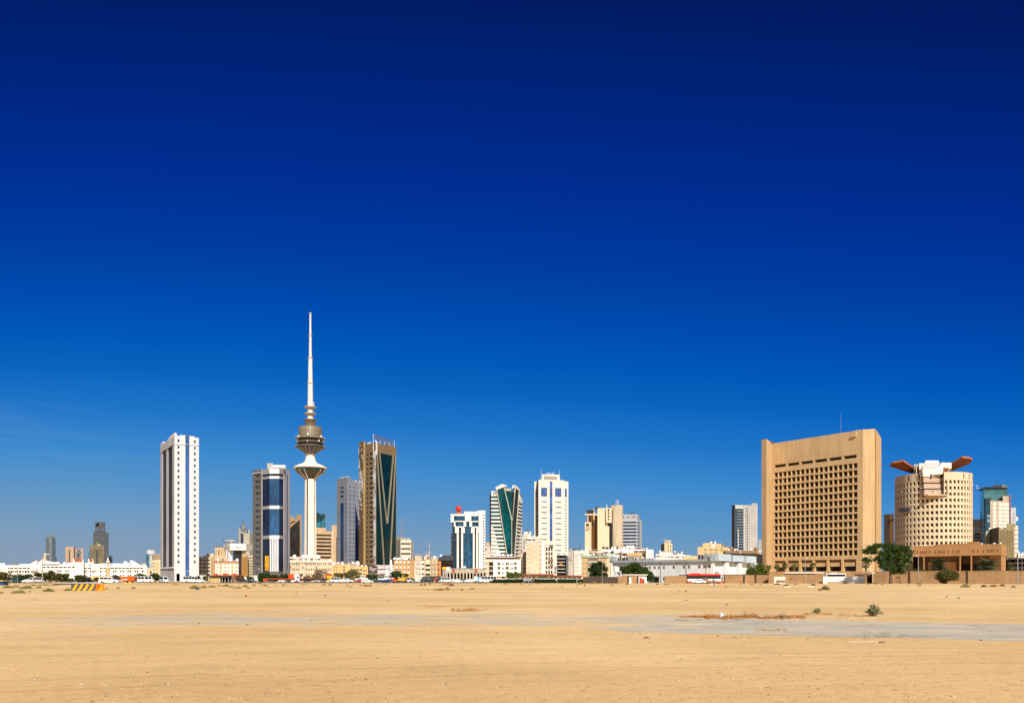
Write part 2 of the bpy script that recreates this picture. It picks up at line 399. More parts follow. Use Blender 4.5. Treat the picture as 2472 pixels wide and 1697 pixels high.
 cov = mth(t,'MAXIMUM',mth(t,'MAXIMUM',mth(t,'MULTIPLY',slab,ramp(t,noi(t,st,.8,6,.7),[(.30,.45),(.44,1)])),sl2),sl3)
 gc = mix(t,ramp(t,noi(t,st,.5,5,.65),[(.35,0),(.65,1)]),(.49,.45,.37,1),(.66,.57,.42,1))
 gc = mix(t,1.0,gc,ramp(t,noi(t,mapping(t,pos,(.5,5,1)),1.2,5,.7),[(.3,.82),(.6,1.05)]),'MULTIPLY')
 vo = nd(t,'ShaderNodeTexVoronoi'); vo.feature = 'DISTANCE_TO_EDGE'; vo.inputs['Scale'].default_value = .32; t.links.new(mapping(t,pos,(1,.8,1)),vo.inputs['Vector'])
 ck = mth(t,'MULTIPLY',mth(t,'LESS_THAN',vo.outputs['Distance'],.018),ramp(t,noi(t,pos,.6,3),[(.45,0),(.6,.6)]))
 gc = mix(t,ck,gc,(.26,.19,.12,1))
 c = mix(t,cov,c,gc)
 t.links.new(c,b.inputs['Base Color'])
 bp = nd(t,'ShaderNodeBump'); bp.inputs['Distance'].default_value = .06; bp.inputs['Strength'].default_value = .8
 hh = mth(t,'ADD',mth(t,'MULTIPLY',n2,1.2),mth(t,'ADD',mth(t,'MULTIPLY',n3,.6),mth(t,'MULTIPLY',n4,.25)))
 t.links.new(mth(t,'MULTIPLY',hh,mth(t,'SUBTRACT',1.0,mth(t,'MULTIPLY',cov,.8))),bp.inputs['Height']); t.links.new(bp.outputs[0],b.inputs['Normal'])
 return m
SANDA,SANDB = (.70,.45,.20),(.87,.635,.33)
def mkground():
 ys = [-40,-15,-3,3]; y = 6.0
 while y < 330: ys.append(y); y *= 1.017
 ys += [360,420,520,700,1000,1600,3000,7000]
 nx = 260; xs = [math.sinh((i / nx - .5) * 2 * 5.2) / math.sinh(5.2) * 230 for i in range(nx + 1)]
 xs = [-7000,-2500,-900,-500] + xs + [500,900,2500,7000]
 q = MB(); q.grid([[(x,y,gz(x,y) if 5 < y < 300 and abs(x) < 231 else 0) for x in xs] for y in ys],sand(),sm=True)
 o = link('ground',q.mesh('ground')); o['kind'] = 'structure'
 asp = M('asphalt',(.07,.068,.065),.9,.2,.1)
 lot = M('pale_asphalt',(.30,.25,.19),.9,.2,.1)
 q = MB(); q.prism([(-225,306),(92,306),(92,372),(-225,372)],0,.012,lot)
 o = link('car_park',q.mesh('car_park')); o['kind'] = 'structure'
 q = MB(); q.prism([(-225,280),(40,284),(40,296),(-225,296)],0,.016,asp)
 wl = P('road_paint',(.7,.7,.66),.7)
 for k in range(28): q.prism([(-220 + k * 9,288),(-216 + k * 9,288),(-216 + k * 9,288.15),(-220 + k * 9,288.15)],.016,.022,wl)
 o = link('road',q.mesh('road')); o['kind'] = 'structure'
mkground()
# ================================================================ towers
WHT = M('white_render',(.80,.78,.74)); WHB = M('white_cladding',(.64,.64,.69),var=.05,streak=.06,joint=(3.8,3.82),jw=.12,jd=.12)
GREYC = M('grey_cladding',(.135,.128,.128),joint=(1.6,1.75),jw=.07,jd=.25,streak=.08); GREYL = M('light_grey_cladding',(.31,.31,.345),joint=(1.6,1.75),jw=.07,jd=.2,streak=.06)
DKW = W('dark_window',(.012,.015,.02),(.05,.07,.10)); BLW = W('blue_window',(.012,.03,.10),(.03,.07,.2)); BRW = W('brown_window',(.02,.015,.012),(.09,.07,.055))
ALU = P('aluminium',(.55,.56,.58),.35,.4); STL = P('pale_steel',(.72,.72,.72),.4); DKM = P('dark_metal',(.05,.05,.055),.5)
CRM = M('cream_render',(.66,.55,.40)); TAN = M('tan_render',(.58,.42,.25)); OCH = M('ochre_render',(.62,.42,.19)); BRN = M('brown_render',(.36,.24,.14)); DRK = M('dark_recess',(.03,.026,.022))
GRW = P('window_frame_grey',(.35,.35,.36),.4); WHF = P('window_frame_white',(.75,.75,.73),.5)
# --- white residential tower with a blue strip, at the left
def t_white():
 f = fr(421,500,480,506); L = fr(387,535,421,500)
 A,B = f.A,f.B; D = L.A; E = B + (D - A)
 th = Th('white_tower','tall white slab tower with a blue glass strip and two dark bands at its side','skyscraper',f.P(f.L / 2,0))
 pts = [D,A,B,E]; zt = Z(1053,500)
 r0 = [1030 + v / 3.9875 for v in (133,195,250,308,366,424,482,540,598,657,715,773,832,889,947,1006,1065,1123,1182,1239,1299)]
 rws = [(v - 3.4,v + 3.6) for v in r0]
 wo = opx(f,[(428.6,433.5),(468,472.6)],rws,429)
 strip = (f.u(447.5),f.u(457),2,zt + .01)
 door = (f.u(426),f.u(434),0,Z(1384,500))
 gl = G('charcoal_glass',(.035,.030,.032),(1.7,3.82),.5,.2,spec=.1)
 left = [(L.u(392),L.u(401),9,L.z(401,1082)),(L.u(405),L.u(416),9,L.z(416,1075))]
 lo = [(L.u(a),L.u(a + 3),L.z(a,1379),L.z(a,1370)) for a in (393,399,405.5,410,414)]
 fins = MB()
 shell(th,pts,0,zt,WHB,{0: left + lo,1: wo + [strip,door]},.5,parapet=2.2,mats={0: M('white_cladding_shaded',(.42,.43,.48),streak=.06,joint=(3.8,3.82),jw=.12,jd=.2)})  # side wall in a darker, bluer cladding copy, its shade painted in
 th.wins(f,wo,.5,BLW,GRW,.1,0)
 th.wins(L,lo,.5,DKW,None)
 q = MB(); q.poly([f.P(strip[0],2,-.45),f.P(strip[1],2,-.45),f.P(strip[1],zt,-.45),f.P(strip[0],zt,-.45)],G('cobalt_glass',(.02,.12,.34),(1.3,3.82),.1,.25)); o = th.part('blue_glass_strip',q)
 q = MB(); u = f.u(453.5); q.fbox(f,u,u + .5,2,zt - 8,-.44,.1,P('violet_blue_trim',(.08,.11,.42),.3)); th.part('mullion',q,o)
 q = MB(); q.fbox(f,f.u(446.5),f.u(456.5),zt - 2,Z(1045,500),-7,-.5,P('blue_parapet',(.03,.10,.30),.4)); th.part('lift_tower',q)
 for a,b,c,d in left:
  q = MB(); q.poly([L.P(a,c,-.45),L.P(b,c,-.45),L.P(b,d,-.45),L.P(a,d,-.45)],gl); th.part('dark_glass_band',q)
 q = MB(); q.fbox(f,f.u(434),f.u(447.5),zt,zt + 1.1,-1.2,-.02,WHB); q.fbox(f,f.u(421.2),f.u(433),zt,zt + .6,-1.2,-.02,WHB); q.fbox(f,f.u(457),f.u(470),zt,zt + .8,-1.2,-.02,WHB); th.part('parapet',q)
 q = MB(); c = [(L.u(402),zt - .4)]
 for k in range(9):
  a = k / 8 * math.pi / 2; c.append((L.u(402) + (L.u(420.8) - L.u(402)) * math.sin(a) * 1.0,zt - .4 + 2.6 * (1 - math.cos(a)) ** .5))
 c = c[:1] + [(L.u(402) + (L.u(420.5) - L.u(402)) * (1 - math.cos(k / 8 * math.pi / 2)),zt + .01 + 2.4 * math.sin(k / 8 * math.pi / 2)) for k in range(9)] + [(L.u(420.5),zt)]
 q.fpoly(L,list(reversed(c)),-1.5,-.3,WHB,True); th.part('curved_parapet',q); q = MB(); q.fbox(L,.4,L.u(393),zt,zt + 1.6,-1.5,-.3,WHB); th.part('parapet',q)
 q = MB(); q.fbox(f,0,f.L,Z(1071.5,500),Z(1070.7,500),0,.5,STL); q.fbox(L,0,L.L - .01,Z(1071.5,500),Z(1070.7,500),0,.5,STL); th.part('ledge',q)
 q = MB(); q.fbox(L,-.1,L.L,8.2,9,0,.6,STL); th.part('podium_ledge',q)
t_white()
# --- office tower with a blue faceted bay and a yellow banner
def t_bay():
 p = [pt(610,486),pt(631.5,480),pt(633.5,478.5),pt(651,473),pt(674,473),pt(684,477.5),pt(686,479),pt(700,485)]
 back = [p[-1] * 1.05,p[0] * 1.05]
 th = Th('blue_bay_tower','grey office tower with a blue and white faceted glass bay and yellow banner','office tower',(p[0] + p[-1]) / 2)
 zt = Z(1131,478); L = Fr(p[0],p[1]); Rr = Fr(p[6],p[7])
 rw = [1030 + v / 3.9875 for v in (475,533,588,645,702,758,815,871,927,983,1040,1097,1153,1209,1265,1322)]
 lo = opx(L,[(615,627)],[(v - 3.8,v + 3.8) for v in rw])
 ro = [(Rr.u(692.5),Rr.u(696),7,Rr.z(692,1146))]
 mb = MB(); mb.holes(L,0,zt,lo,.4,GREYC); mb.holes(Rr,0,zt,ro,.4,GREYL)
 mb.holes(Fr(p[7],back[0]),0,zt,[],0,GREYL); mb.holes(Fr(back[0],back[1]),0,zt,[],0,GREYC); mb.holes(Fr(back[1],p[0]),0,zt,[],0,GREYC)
 W2 = M('white_panel',(.82,.82,.82),joint=(1.6,1.75),jw=.06,jd=.1,streak=.05)
 mb.holes(Fr(p[1],p[2]),0,zt,[],0,W2); mb.holes(Fr(p[5],p[6]),0,zt,[],0,W2)
 zs = zt - .8; mb.poly([(v[0],v[1],zs) for v in p + back],GREYL)
 th.part('wall',mb)
 th.wins(L,lo,.4,DKW,GRW,.12,2); th.wins(Rr,ro,.4,BLW,None,name='glass_slot')
 G1 = G('bay_glass_dark',(.014,.022,.05),(1.4,3.55),.2,.4,line=1.8,lw=.1,spec=.25); G2 = G('bay_glass_blue',(.02,.075,.19),(1.4,3.55),.1,.25,line=.6,lw=.1)  # side facets take the dark glass, their shade put into the colour
 bands = [(1300,1379,0),(1228,1292,0),(1155,1220.5,0),(1143,1149,0)]
 prev = Z(1379,473)
 for i,gl in ((2,G1),(3,G2),(4,G1)):
  f = Fr(p[i],p[i + 1]); name = 'bay_glass'
  for k,(a,b,_) in enumerate(bands):
   q = MB(); z0,z1 = Z(b,473),Z(a,473)
   if i == 3 and k == 3: q.poly([f.P(0,z0),f.P(f.L,z0),f.P(f.L,z1),f.P(0,z1)],G1)
   else: q.poly([f.P(0,z0),f.P(f.L,z0),f.P(f.L,z1),f.P(0,z1)],gl)
   th.part(name,q)
 for k,(a,b) in enumerate(((1292,1300),(1220.5,1228),(1149,1155),(1131,1143),(1379,1399))):
  q = MB()
  for i in (2,3,4):
   f = Fr(p[i],p[i + 1]); q.fbox(f,-.1,f.L + .1,Z(b,473),Z(a,473),-.3,.25 if k < 4 else .1,W2 if (i == 3 and k < 4) else GREYC if k == 4 else M('white_panel_shaded',(.30,.31,.33),streak=.05))  # white bands on the side facets painted grey as if shaded
  th.part('white_band' if k < 4 else 'bay_base',q)
 f = Fr(p[3],p[4])
 for k in range(5):
  q = MB(); u = f.L * (.04 + k * .195); q.fbox(f,u,u + .62,Z(1379,473),Z(1300,473),0,.45,W2); th.part('white_fin',q)
 q = MB(); q.fbox(f,f.L * -.25,f.L * .35,zt - .5,zt + 3.4,-14,-6,M('plant_room_cream',(.55,.52,.46))); q.fbox(f,f.L * .2,f.L * 1.5,zt - .5,zt + 1.9,-12,-3,WHT); th.part('plant_room',q)
 q = MB(); q.fbox(f,f.L * .1,f.L * 1.55,zt + .2,zt + 1.0,-2.5,-2.2,STL)
 for k in range(9): q.tube(f.P(f.L * (.1 + k * .18),zt - .8,-2.35),f.P(f.L * (.1 + k * .18),zt + .9,-2.35),.1,.1,STL,4)
 th.part('roof_rail',q); a = f.P(f.L * .9,0,-8); mast(th,a[0],a[1],zt + 2,Z(1113,480),.12,DKM)
 q = MB(); q.fbox(L,-.05,L.L + .05,Z(1142,483),Z(1140.8,483),0,.3,STL); th.part('ledge',q)
 # banner
 f = Fr(p[2],p[3]); YB = P('banner_yellow',(.86,.55,.01),.6); RB = P('banner_red',(.62,.06,.01),.6)
 bn = Th('banner','tall yellow banner with red Arabic lettering hung on the glass of the blue bay tower','banner',f.P(f.u(645),0),Z(1377,475))
 q = MB(); u0,u1,z0,z1 = f.u(640.3),f.u(649.3),Z(1376.5,475),Z(1341.5,475); q.fbox(f,u0,u1,z0,z1,.1,.16,YB); bn.part('cloth',q)
 q = MB(); h = z1 - z0; wd = u1 - u0
 for a,b,c,d in ((.06,.94,.06,.10),(.06,.94,.135,.165),(.06,.94,.215,.26)): q.fbox(f,u0 + wd * a,u0 + wd * b,z0 + h * c,z0 + h * d,.165,.175,RB)
 q.fbox(f,u0 + wd * .3,u0 + wd * .7,z0 + h * .1,z0 + h * .135,.165,.175,P('banner_orange',(.85,.2,.01),.6))
 bn.part('printed_bars',q)
 text(bn,f,'\ufee6\ufee3',(u0 + u1) / 2 + wd * .1,z0 + h * .90,1.4,DKM,o=.17,w=wd * .5)
 text(bn,f,'\ufead\ufe8e\ufea0\ufef3\ufefa\ufedf',(u0 + u1) / 2,z0 + h * .72,2.2,RB,o=.17,w=wd * .75)
 text(bn,f,'\ufe94\ufea3\ufe8e\ufeb4\ufee3',(u0 + u1) / 2,z0 + h * .55,1.2,DKM,o=.17,w=wd * .7)
 text(bn,f,'\ufe8e\ufee7\ufeae\ufe91',(u0 + u1) / 2,z0 + h * .42,1.2,DKM,o=.17,w=wd * .65)
t_bay()
# --- telecommunications tower
def t_tele():
 d = 1114; k = d / F; c = pt(749.2,d)
 th = Th('telecom_tower','very tall white concrete telecom tower with two saucers and a needle mast','tower',c)
 cw = M('tower_white',(.80,.755,.69),streak=.1,joint=(None,7.0),jw=.3,jd=.12); br = M('bronze_cladding',(.225,.185,.125),.5,joint=(2.6,0),jw=.3,jd=.25,spec=.5); dk = P('tower_dark',(.06,.055,.05),.5)
 mt = M('mast_white',(.80,.76,.72),streak=.12)
 zz = lambda py: Z(py,d)
 # fluted shaft: four broad lobes parted by narrow dark slots
 def ring(py,r):
  out = []
  for j in range(120):
   a = -math.pi / 2 + j * 2 * math.pi / 120; dg = (math.degrees(a) + 90 + 21 + 360) % 90
   rr = r * (.66 if dg < 9.5 or dg > 80.5 else 1.0)
   out.append((c.x + rr * math.cos(a),c.y + rr * math.sin(a),zz(py)))
  return out
 q = MB(); q.grid([ring(y,r * k) for y,r in ((1397,16.4),(1345,15.2),(1280,14.3),(1220,13.8),(1155,13.2))],cw,True,False); sh = th.part('shaft',q)
 q = MB(); q.lathe(c,[(12.6 * k,zz(1397)),(11.3 * k,zz(1155))],dk,24); th.part('slot',q,sh)  # dark inner cylinder paints the shade inside the grooves
 q = MB(); q.lathe(c,[(13.2 * k,zz(1157)),(14 * k,zz(1154)),(22 * k,zz(1148)),(34 * k,zz(1139.5))],M('saucer_soffit',(.10,.085,.07),.4),40); q.lathe(c,[(34 * k,zz(1139.5)),(37 * k,zz(1132))],G('saucer_glass',(.02,.06,.05),(2.4,20),.1,.5),48); lo = th.part('lower_saucer',q)
 q = MB(); q.lathe(c,[(37 * k,zz(1132)),(39.4 * k,zz(1130.6)),(39.4 * k,zz(1128.6)),(36 * k,zz(1126)),(26 * k,zz(1121.5)),(17 * k,zz(1118)),(13 * k,zz(1113)),(11.4 * k,zz(1106)),(10.9 * k,zz(1094))],cw,48); th.part('saucer_roof',q)
 for j in range(4):
  for s in (-.13,.13):
   q = MB(); a = -math.pi / 2 + math.radians(-21 + 90 * j); b = a + s; e = a + s * 1.6
   for t0,t1,(r0,y0),(r1,y1) in ((b,e,(12.6,1157),(22,1149)),(e,e,(22,1149),(35.6,1136.5))):
    q.tube((c.x + r0 * k * math.cos(t0),c.y + r0 * k * math.sin(t0),zz(y0)),(c.x + r1 * k * math.cos(t1),c.y + r1 * k * math.sin(t1),zz(y1)),1.25 * k,1.25 * k,cw,6)
   th.part('strut',q,lo)
 q = MB(); q.lathe(c,[(11.5 * k,zz(1096)),(13 * k,zz(1094)),(22 * k,zz(1088)),(30.5 * k,zz(1081))],dk,40); up = th.part('upper_saucer',q)
 for j in range(16):
  a = -math.pi / 2 + (j + .5) * math.pi / 8; q = MB()
  for (r0,y0),(r1,y1) in (((11.6,1096.5),(14,1092.5)),((14,1092.5),(24,1086.5)),((24,1086.5),(30,1081))):
   q.tube((c.x + r0 * k * math.cos(a),c.y + r0 * k * math.sin(a),zz(y0)),(c.x + r1 * k * math.cos(a),c.y + r1 * k * math.sin(a),zz(y1)),.95 * k,.95 * k,M('bronze_rib',(.45,.37,.27)),5)
  th.part('rib',q,up)
 for y,r in ((1080,35.8),(1070.5,33.5),(1059.5,35.4)):
  q = MB(); q.lathe(c,[(28 * k,zz(y + 1.4)),(r * k,zz(y + .6)),(r * k,zz(y - .8)),(28 * k,zz(y - 1))],br if y == 1059.5 else dk,40)
  for j in range(36):
   a = j * math.pi / 18 + y; rr = (r - .6) * k; q.tube((c.x + rr * math.cos(a),c.y + rr * math.sin(a),zz(y)),(c.x + rr * math.cos(a),c.y + rr * math.sin(a),zz(y - 3)),.16,.16,STL,4)
  th.part('gallery',q)
 q = MB(); q.lathe(c,[(29 * k,zz(1080)),(28.5 * k,zz(1059))],M('gallery_wall',(.10,.08,.06),joint=(2.2,0),jw=.5,jd=.6),40); th.part('gallery_core',q)
 q = MB(); q.lathe(c,[(27.6 * k,zz(1060)),(27.6 * k,zz(1033)),(26.5 * k,zz(1031.5)),(11 * k,zz(1031))],br,48); dr = th.part('drum',q)
 for y in (1044.5,1053):
  for j in range(24):
   a = j * math.pi / 12 + .1; q = MB(); p = (c.x + 27.7 * k * math.cos(a),c.y + 27.7 * k * math.sin(a)); q.box((p[0],p[1],zz(y)),(.25,1.0,1.2),dk,a); th.part('porthole',q,dr)
 for a,y in ((-1.52,1053),(-1.55,1070),(-2.5,1056),(-.6,1066),(-2.9,1062),(-.3,1055)):
  q = MB(); p = (c.x + 29.5 * k * math.cos(a),c.y + 29.5 * k * math.sin(a),zz(y)); q.ball(p,1.5,P('dish_white',(.82,.82,.8)),10,(1,.5,1)); th.part('microwave_dish',q)
 q = MB(); q.lathe(c,[(12.2 * k,zz(1031)),(12 * k,zz(1016)),(15.6 * k,zz(1015)),(15.6 * k,zz(1013)),(7.4 * k,zz(1012.6))],br,32); th.part('bronze_neck',q)
 q = MB(); q.lathe(c,[(7.3 * k,zz(1013)),(6.7 * k,zz(1003)),(6.2 * k,zz(988)),(6.2 * k,zz(982))],mt,20); th.part('mast_base',q)
 for y in (1000,984.5):
  q = MB(); q.lathe(c,[(6.5 * k,zz(y + 3.8)),(13.8 * k,zz(y)),(14.6 * k,zz(y - 1.4)),(14 * k,zz(y - 2.2)),(6.3 * k,zz(y - 2.4))],M('disc_bronze',(.5,.42,.30)),32); th.part('antenna_disc',q)
 for y0,r0,y1,r1 in ((982,6.6,925,5.7),(924,5.5,865,4.5),(863,3.4,811,2.8),(809,2.5,757,2.0)):
  q = MB(); q.lathe(c,[(r0 * k,zz(y0)),(r1 * k,zz(y1))],mt,16); m = th.part('mast_section',q)
  q = MB(); e = r1 + 1.5; q.lathe(c,[(r1 * k,zz(y1 + 1)),(e * k,zz(y1 + .6)),(e * k,zz(y1 - 1.2)),(r1 * .6 * k,zz(y1 - 1.4))],M('collar',(.62,.55,.5)),16); th.part('collar',q,m)
 q = MB(); q.tube((c.x + 9 * k,c.y - 2,zz(982)),(c.x + 9 * k,c.y - 2,zz(971)),.5,.5,STL,5); th.part('lightning_rod',q)
t_tele()
# --- brown and green glass tower with a V of beams
def t_vee():
 L = fr(868,606,907,590); f = fr(907,590,957,611); A = L.A; B = f.B
 th = Th('green_glass_tower','brown tower with dark green glass front crossed by a thin V of pale beams','skyscraper',f.P(0,0))
 tn = M('bronze_tan_panel',(.225,.155,.088),joint=(1.8,3.6),jw=.08,jd=.3,streak=.08); zt = L.z(884,1073)
 E = A + (f.B - f.A); pts = [A,f.A,f.B,E]
 wo = opx(L,[(884.5,888.5),(891.5,900)],rows(1093.5,11.77,24,4.6),893)
 gl = (f.u(908.5),f.L - .3,6,Z(1091,590))
 shell(th,pts,0,zt,tn,{0: wo,1: [gl]},.6,parapet=2)
 th.wins(L,wo,.6,W('green_window',(.006,.03,.028),(.015,.07,.06)),DKM,.1,1)
 q = MB(); q.poly([f.P(gl[0],gl[2],-.3),f.P(gl[1],gl[2],-.3),f.P(gl[1],gl[3],-.3),f.P(gl[0],gl[3],-.3)],G('bottle_green_glass',(.004,.026,.026),(1.5,3.6),.15,.3,line=.55,lw=.14)); gp = th.part('green_glass_front',q)
 q = MB(); q.fbox(L,0,L.u(883),0,L.z(875,1067),0,.8,M('umber_panel',(.15,.095,.05),joint=(1.2,1.2),jw=.1,jd=.2)); th.part('side_wing',q)
 q = MB(); q.fbox(L,L.u(881),L.u(884),0,L.z(882,1067),.8,1.5,M('gold_pilaster',(.50,.36,.16))); th.part('pilaster',q)
 bm = M('beam_sand',(.30,.27,.19))
 for (xa,ya),(xb,yb),wd in (((910,1089),(926.8,1362),.75),((915.5,1090),(934,1264),.7),((949.5,1097),(935,1264),.95),((955,1099),(941.5,1362),.95)):
  q = MB(); hw = wd / 2; ua,ub,za,zb = f.u(xa),f.u(xb),f.z(xa,ya),f.z(xb,yb); q.fpoly(f,[(ub - hw,zb),(ub + hw,zb),(ua + hw,za),(ua - hw,za)],-.28,.45,bm,True); th.part('beam',q)
 mo = P('mosaic_white',(.74,.76,.84),.4); r = random.Random(3); q = MB(); s = .62
 uu = L.u(900.5)
 while uu < L.L:
  z = 8.0; ed = (uu - L.u(900.5)) / (L.L - L.u(900.5))
  while z < zt - 6:
   if r.random() < .35 + .6 * ed + (.25 if math.sin(z * .35) > .4 else -.15): q.fbox(L,uu,uu + s * .8,z,z + s * .8,0,.08,mo)
   z += s
  uu += s
 th.part('mosaic_edge',q)
 q = MB(); uu = .1; s = .72
 while uu < L.u(881):
  z = L.z(875,1270)
  while z < L.z(875,1072):
   py = HZ - (z - CH) / L.dep(875) * F; e = 1 - abs(py - 1165) / 75
   ed = uu / L.u(881)
   if r.random() < max(.75 * max(0,e) + (.15 if math.sin(z * .3 + uu) > .3 else -.25),(.85 if (ed < .1 or (ed > .86 and py > 1120)) else 0) * (r.random() < .7)): q.fbox(L,uu,uu + s * .78,z,z + s * .78,.8,.88,mo)
   z += s
  uu += s
 th.part('mosaic_panel',q)
 q = MB(); q.fbox(f,f.u(907.5),f.u(910),zt - 9,zt + 1,0,.4,mo); th.part('white_corner_blade',q)
 # roof frame of slanting steel and plant
 q = MB(); q.fbox(L,L.u(884),L.u(893),zt - 1,zt + 1.6,-7,-1,WHT); q.fbox(f,f.u(915),f.u(940),zt - 2,zt + 1,-10,-4,M('plant_brown',(.3,.17,.1))); q.fbox(f,f.u(944),f.u(956),zt - 2,zt + .3,-9,-.6,CRM); th.part('plant_room',q)
 tr = MB(); st = P('trellis_steel',(.17,.14,.155),.5); zk = zt + 2.6
 for k in range(8):
  u = f.u(909) + (f.u(950) - f.u(909)) * k / 7; tr.tube(f.P(u,zk - k * .25,-1),f.P(u - 1.5,zk + 6.2 - k * .3,-13),.5,.5,st,4)
 tr.tube(f.P(f.u(908),zk,-1),f.P(f.u(950),zk - 1.8,-1),.35,.35,st,4); tr.tube(f.P(f.u(906),zk + 6.3,-13),f.P(f.u(947),zk + 4.1,-13),.4,.4,st,4); o = th.part('roof_trellis',tr)
 for px in (909.5,920,931,942):
  q = MB(); q.tube(f.P(f.u(px),zt - 2,-1),f.P(f.u(px),zk - .4,-1),.3,.3,STL,6); th.part('trellis_post',q,o)
 a = L.P(L.u(902),0,.3); mast(th,a[0],a[1],zt - 6,Z(1046,590),.28,STL); a = f.P(f.u(952),0,-6); mast(th,a[0],a[1],zt - 3,Z(1056,608),.25,STL)
 # podium with pixelled white panels
 pf = fr(911,520,951,524); pl = fr(886,533,911,520); po = Th('mosaic_podium','brown podium building with pixelled white panels at the foot of the green tower','podium building',pf.P(0,0))
 ub = M('umber_panel2',(.17,.12,.075),joint=(1.2,1.2),jw=.1,jd=.2); z0,z1 = Z(1388,520),Z(1363,520)
 q = MB(); P4 = [pl.A,pl.B,pf.B,pf.B + (pl.A - pl.B)]; q.prism(P4,z0,z1,ub,bottom=True); po.part('wall',q)
 q = MB(); q.prism([v + (Vector((sum(p.x for p in P4) / 4,sum(p.y for p in P4) / 4)) - v) * .12 for v in P4],0,z0 - .02,DRK); po.part('ground_floor',q)
 q = MB(); s = .62
 def patch(f_,a,b,c,d,den):
  u = f_.u(a)
  while u < f_.u(b):
   z = f_.z(a,d)
   while z < f_.z(a,c):
    if r.random() < den: q.fbox(f_,u,u + s * .8,z,z + s * .8,0,.08,mo)
    z += s
   u += s
 for a in ((911.5,950.5,1364,1372,.97),(911.5,950.5,1376,1384,.97),(933,950.5,1372,1376,.9),(911.5,950.5,1384,1387,.35)): patch(pf,*a)
 for a in ((892,897,1368,1376,.8),(897,908,1372,1375.5,.95),(887,911,1384,1387,.3),(906,911,1364,1367,.8),(899,902,1375,1380,.6)): patch(pl,*a)
 po.part('white_mosaic',q)
 q = MB(); c = pf.P(pf.u(943),0,1.5); q.lathe(c,[(1.1,Z(1392,520)),(.4,Z(1379,520)),(.95,Z(1370,520)),(.6,Z(1352,520)),(.2,Z(1350,520))],mo,10); po.part('beam_foot',q)
 q = MB(); c = pf.P(pf.u(926.6),0,1.0); q.tube((c[0],c[1],z1 - .5),(c[0],c[1],Z(1360,520)),.35,.25,bm,6); po.part('beam_end',q)
t_vee()
# --- blue grey tower with small square windows
def t_slate():
 L = fr(813,690,838,672); f = fr(838,672,870,684); th = Th('slate_tower','blue grey tower with small square windows and dark blue glass strips behind the brown tower','office tower',f.P(0,0))
 m = M('slate_cladding',(.235,.26,.33),joint=(1.8,3.6),jw=.07,jd=.15,streak=.06); zt = Z(1151,672); zb = Z(1161,672)
 E = L.A + (f.B - f.A)
 rL = rows(1185,10.3,16,4.2); g1 = (L.u(820.5),L.u(829.5),5,L.z(820,1215))
 wl = opx(L,[(815,817),(832.5,835)],rL,825) + opx(L,[(820.5,829.5)],[(1175,1180),(1185,1190.5),(1195,1202)],825) + opx(L,[(820.5,822.5),(824,826),(827.5,829.5)],[(1206,1211)],825)
 g2 = (f.u(857.3),f.L - .2,5,f.z(857,1216))
 wf = opx(f,[(844.3,847.5),(853.3,856.3)],rows(1173.5,10.3,18,4.6),850) + opx(f,[(864,868)],rows(1173.5,10.3,4,4.4),850)
 shell(th,[L.A,f.A,f.B,E],0,zb,m,{0: wl + [g1],1: wf + [g2]},.4,parapet=1)
 th.wins(L,wl,.4,DKW,GRW,.1); th.wins(f,wf,.4,BLW,GRW,.1)
 bg_ = G('navy_glass',(.012,.022,.075),(1.5,3.6),.1,.3)
 for ff,(a,b,c,d) in ((L,g1),(f,g2)):
  q = MB(); q.poly([ff.P(a,c,-.3),ff.P(b,c,-.3),ff.P(b,d,-.3),ff.P(a,d,-.3)],bg_); th.part('glass_strip',q)
 q = MB(); q.fpx(f,[(857.5,1216),(868,1216),(868,1268)],-.2,.1,m); th.part('raking_panel',q)
 q = MB(); q.prism([L.A,f.A,f.P(f.u(848),0)[:2],Vector(L.P(0,0)[:2]) + (Vector(f.P(f.u(848),0)[:2]) - f.A)],zb,zt,m); th.part('crown',q)
 q = MB(); q.fbox(L,L.u(818),L.L,zt,zt + 1.2,-8,-1.5,WHT); th.part('plant_room',q)
 roofkit(th,f,zb,849,868,4,5,5,1.3,'aac')
t_slate()
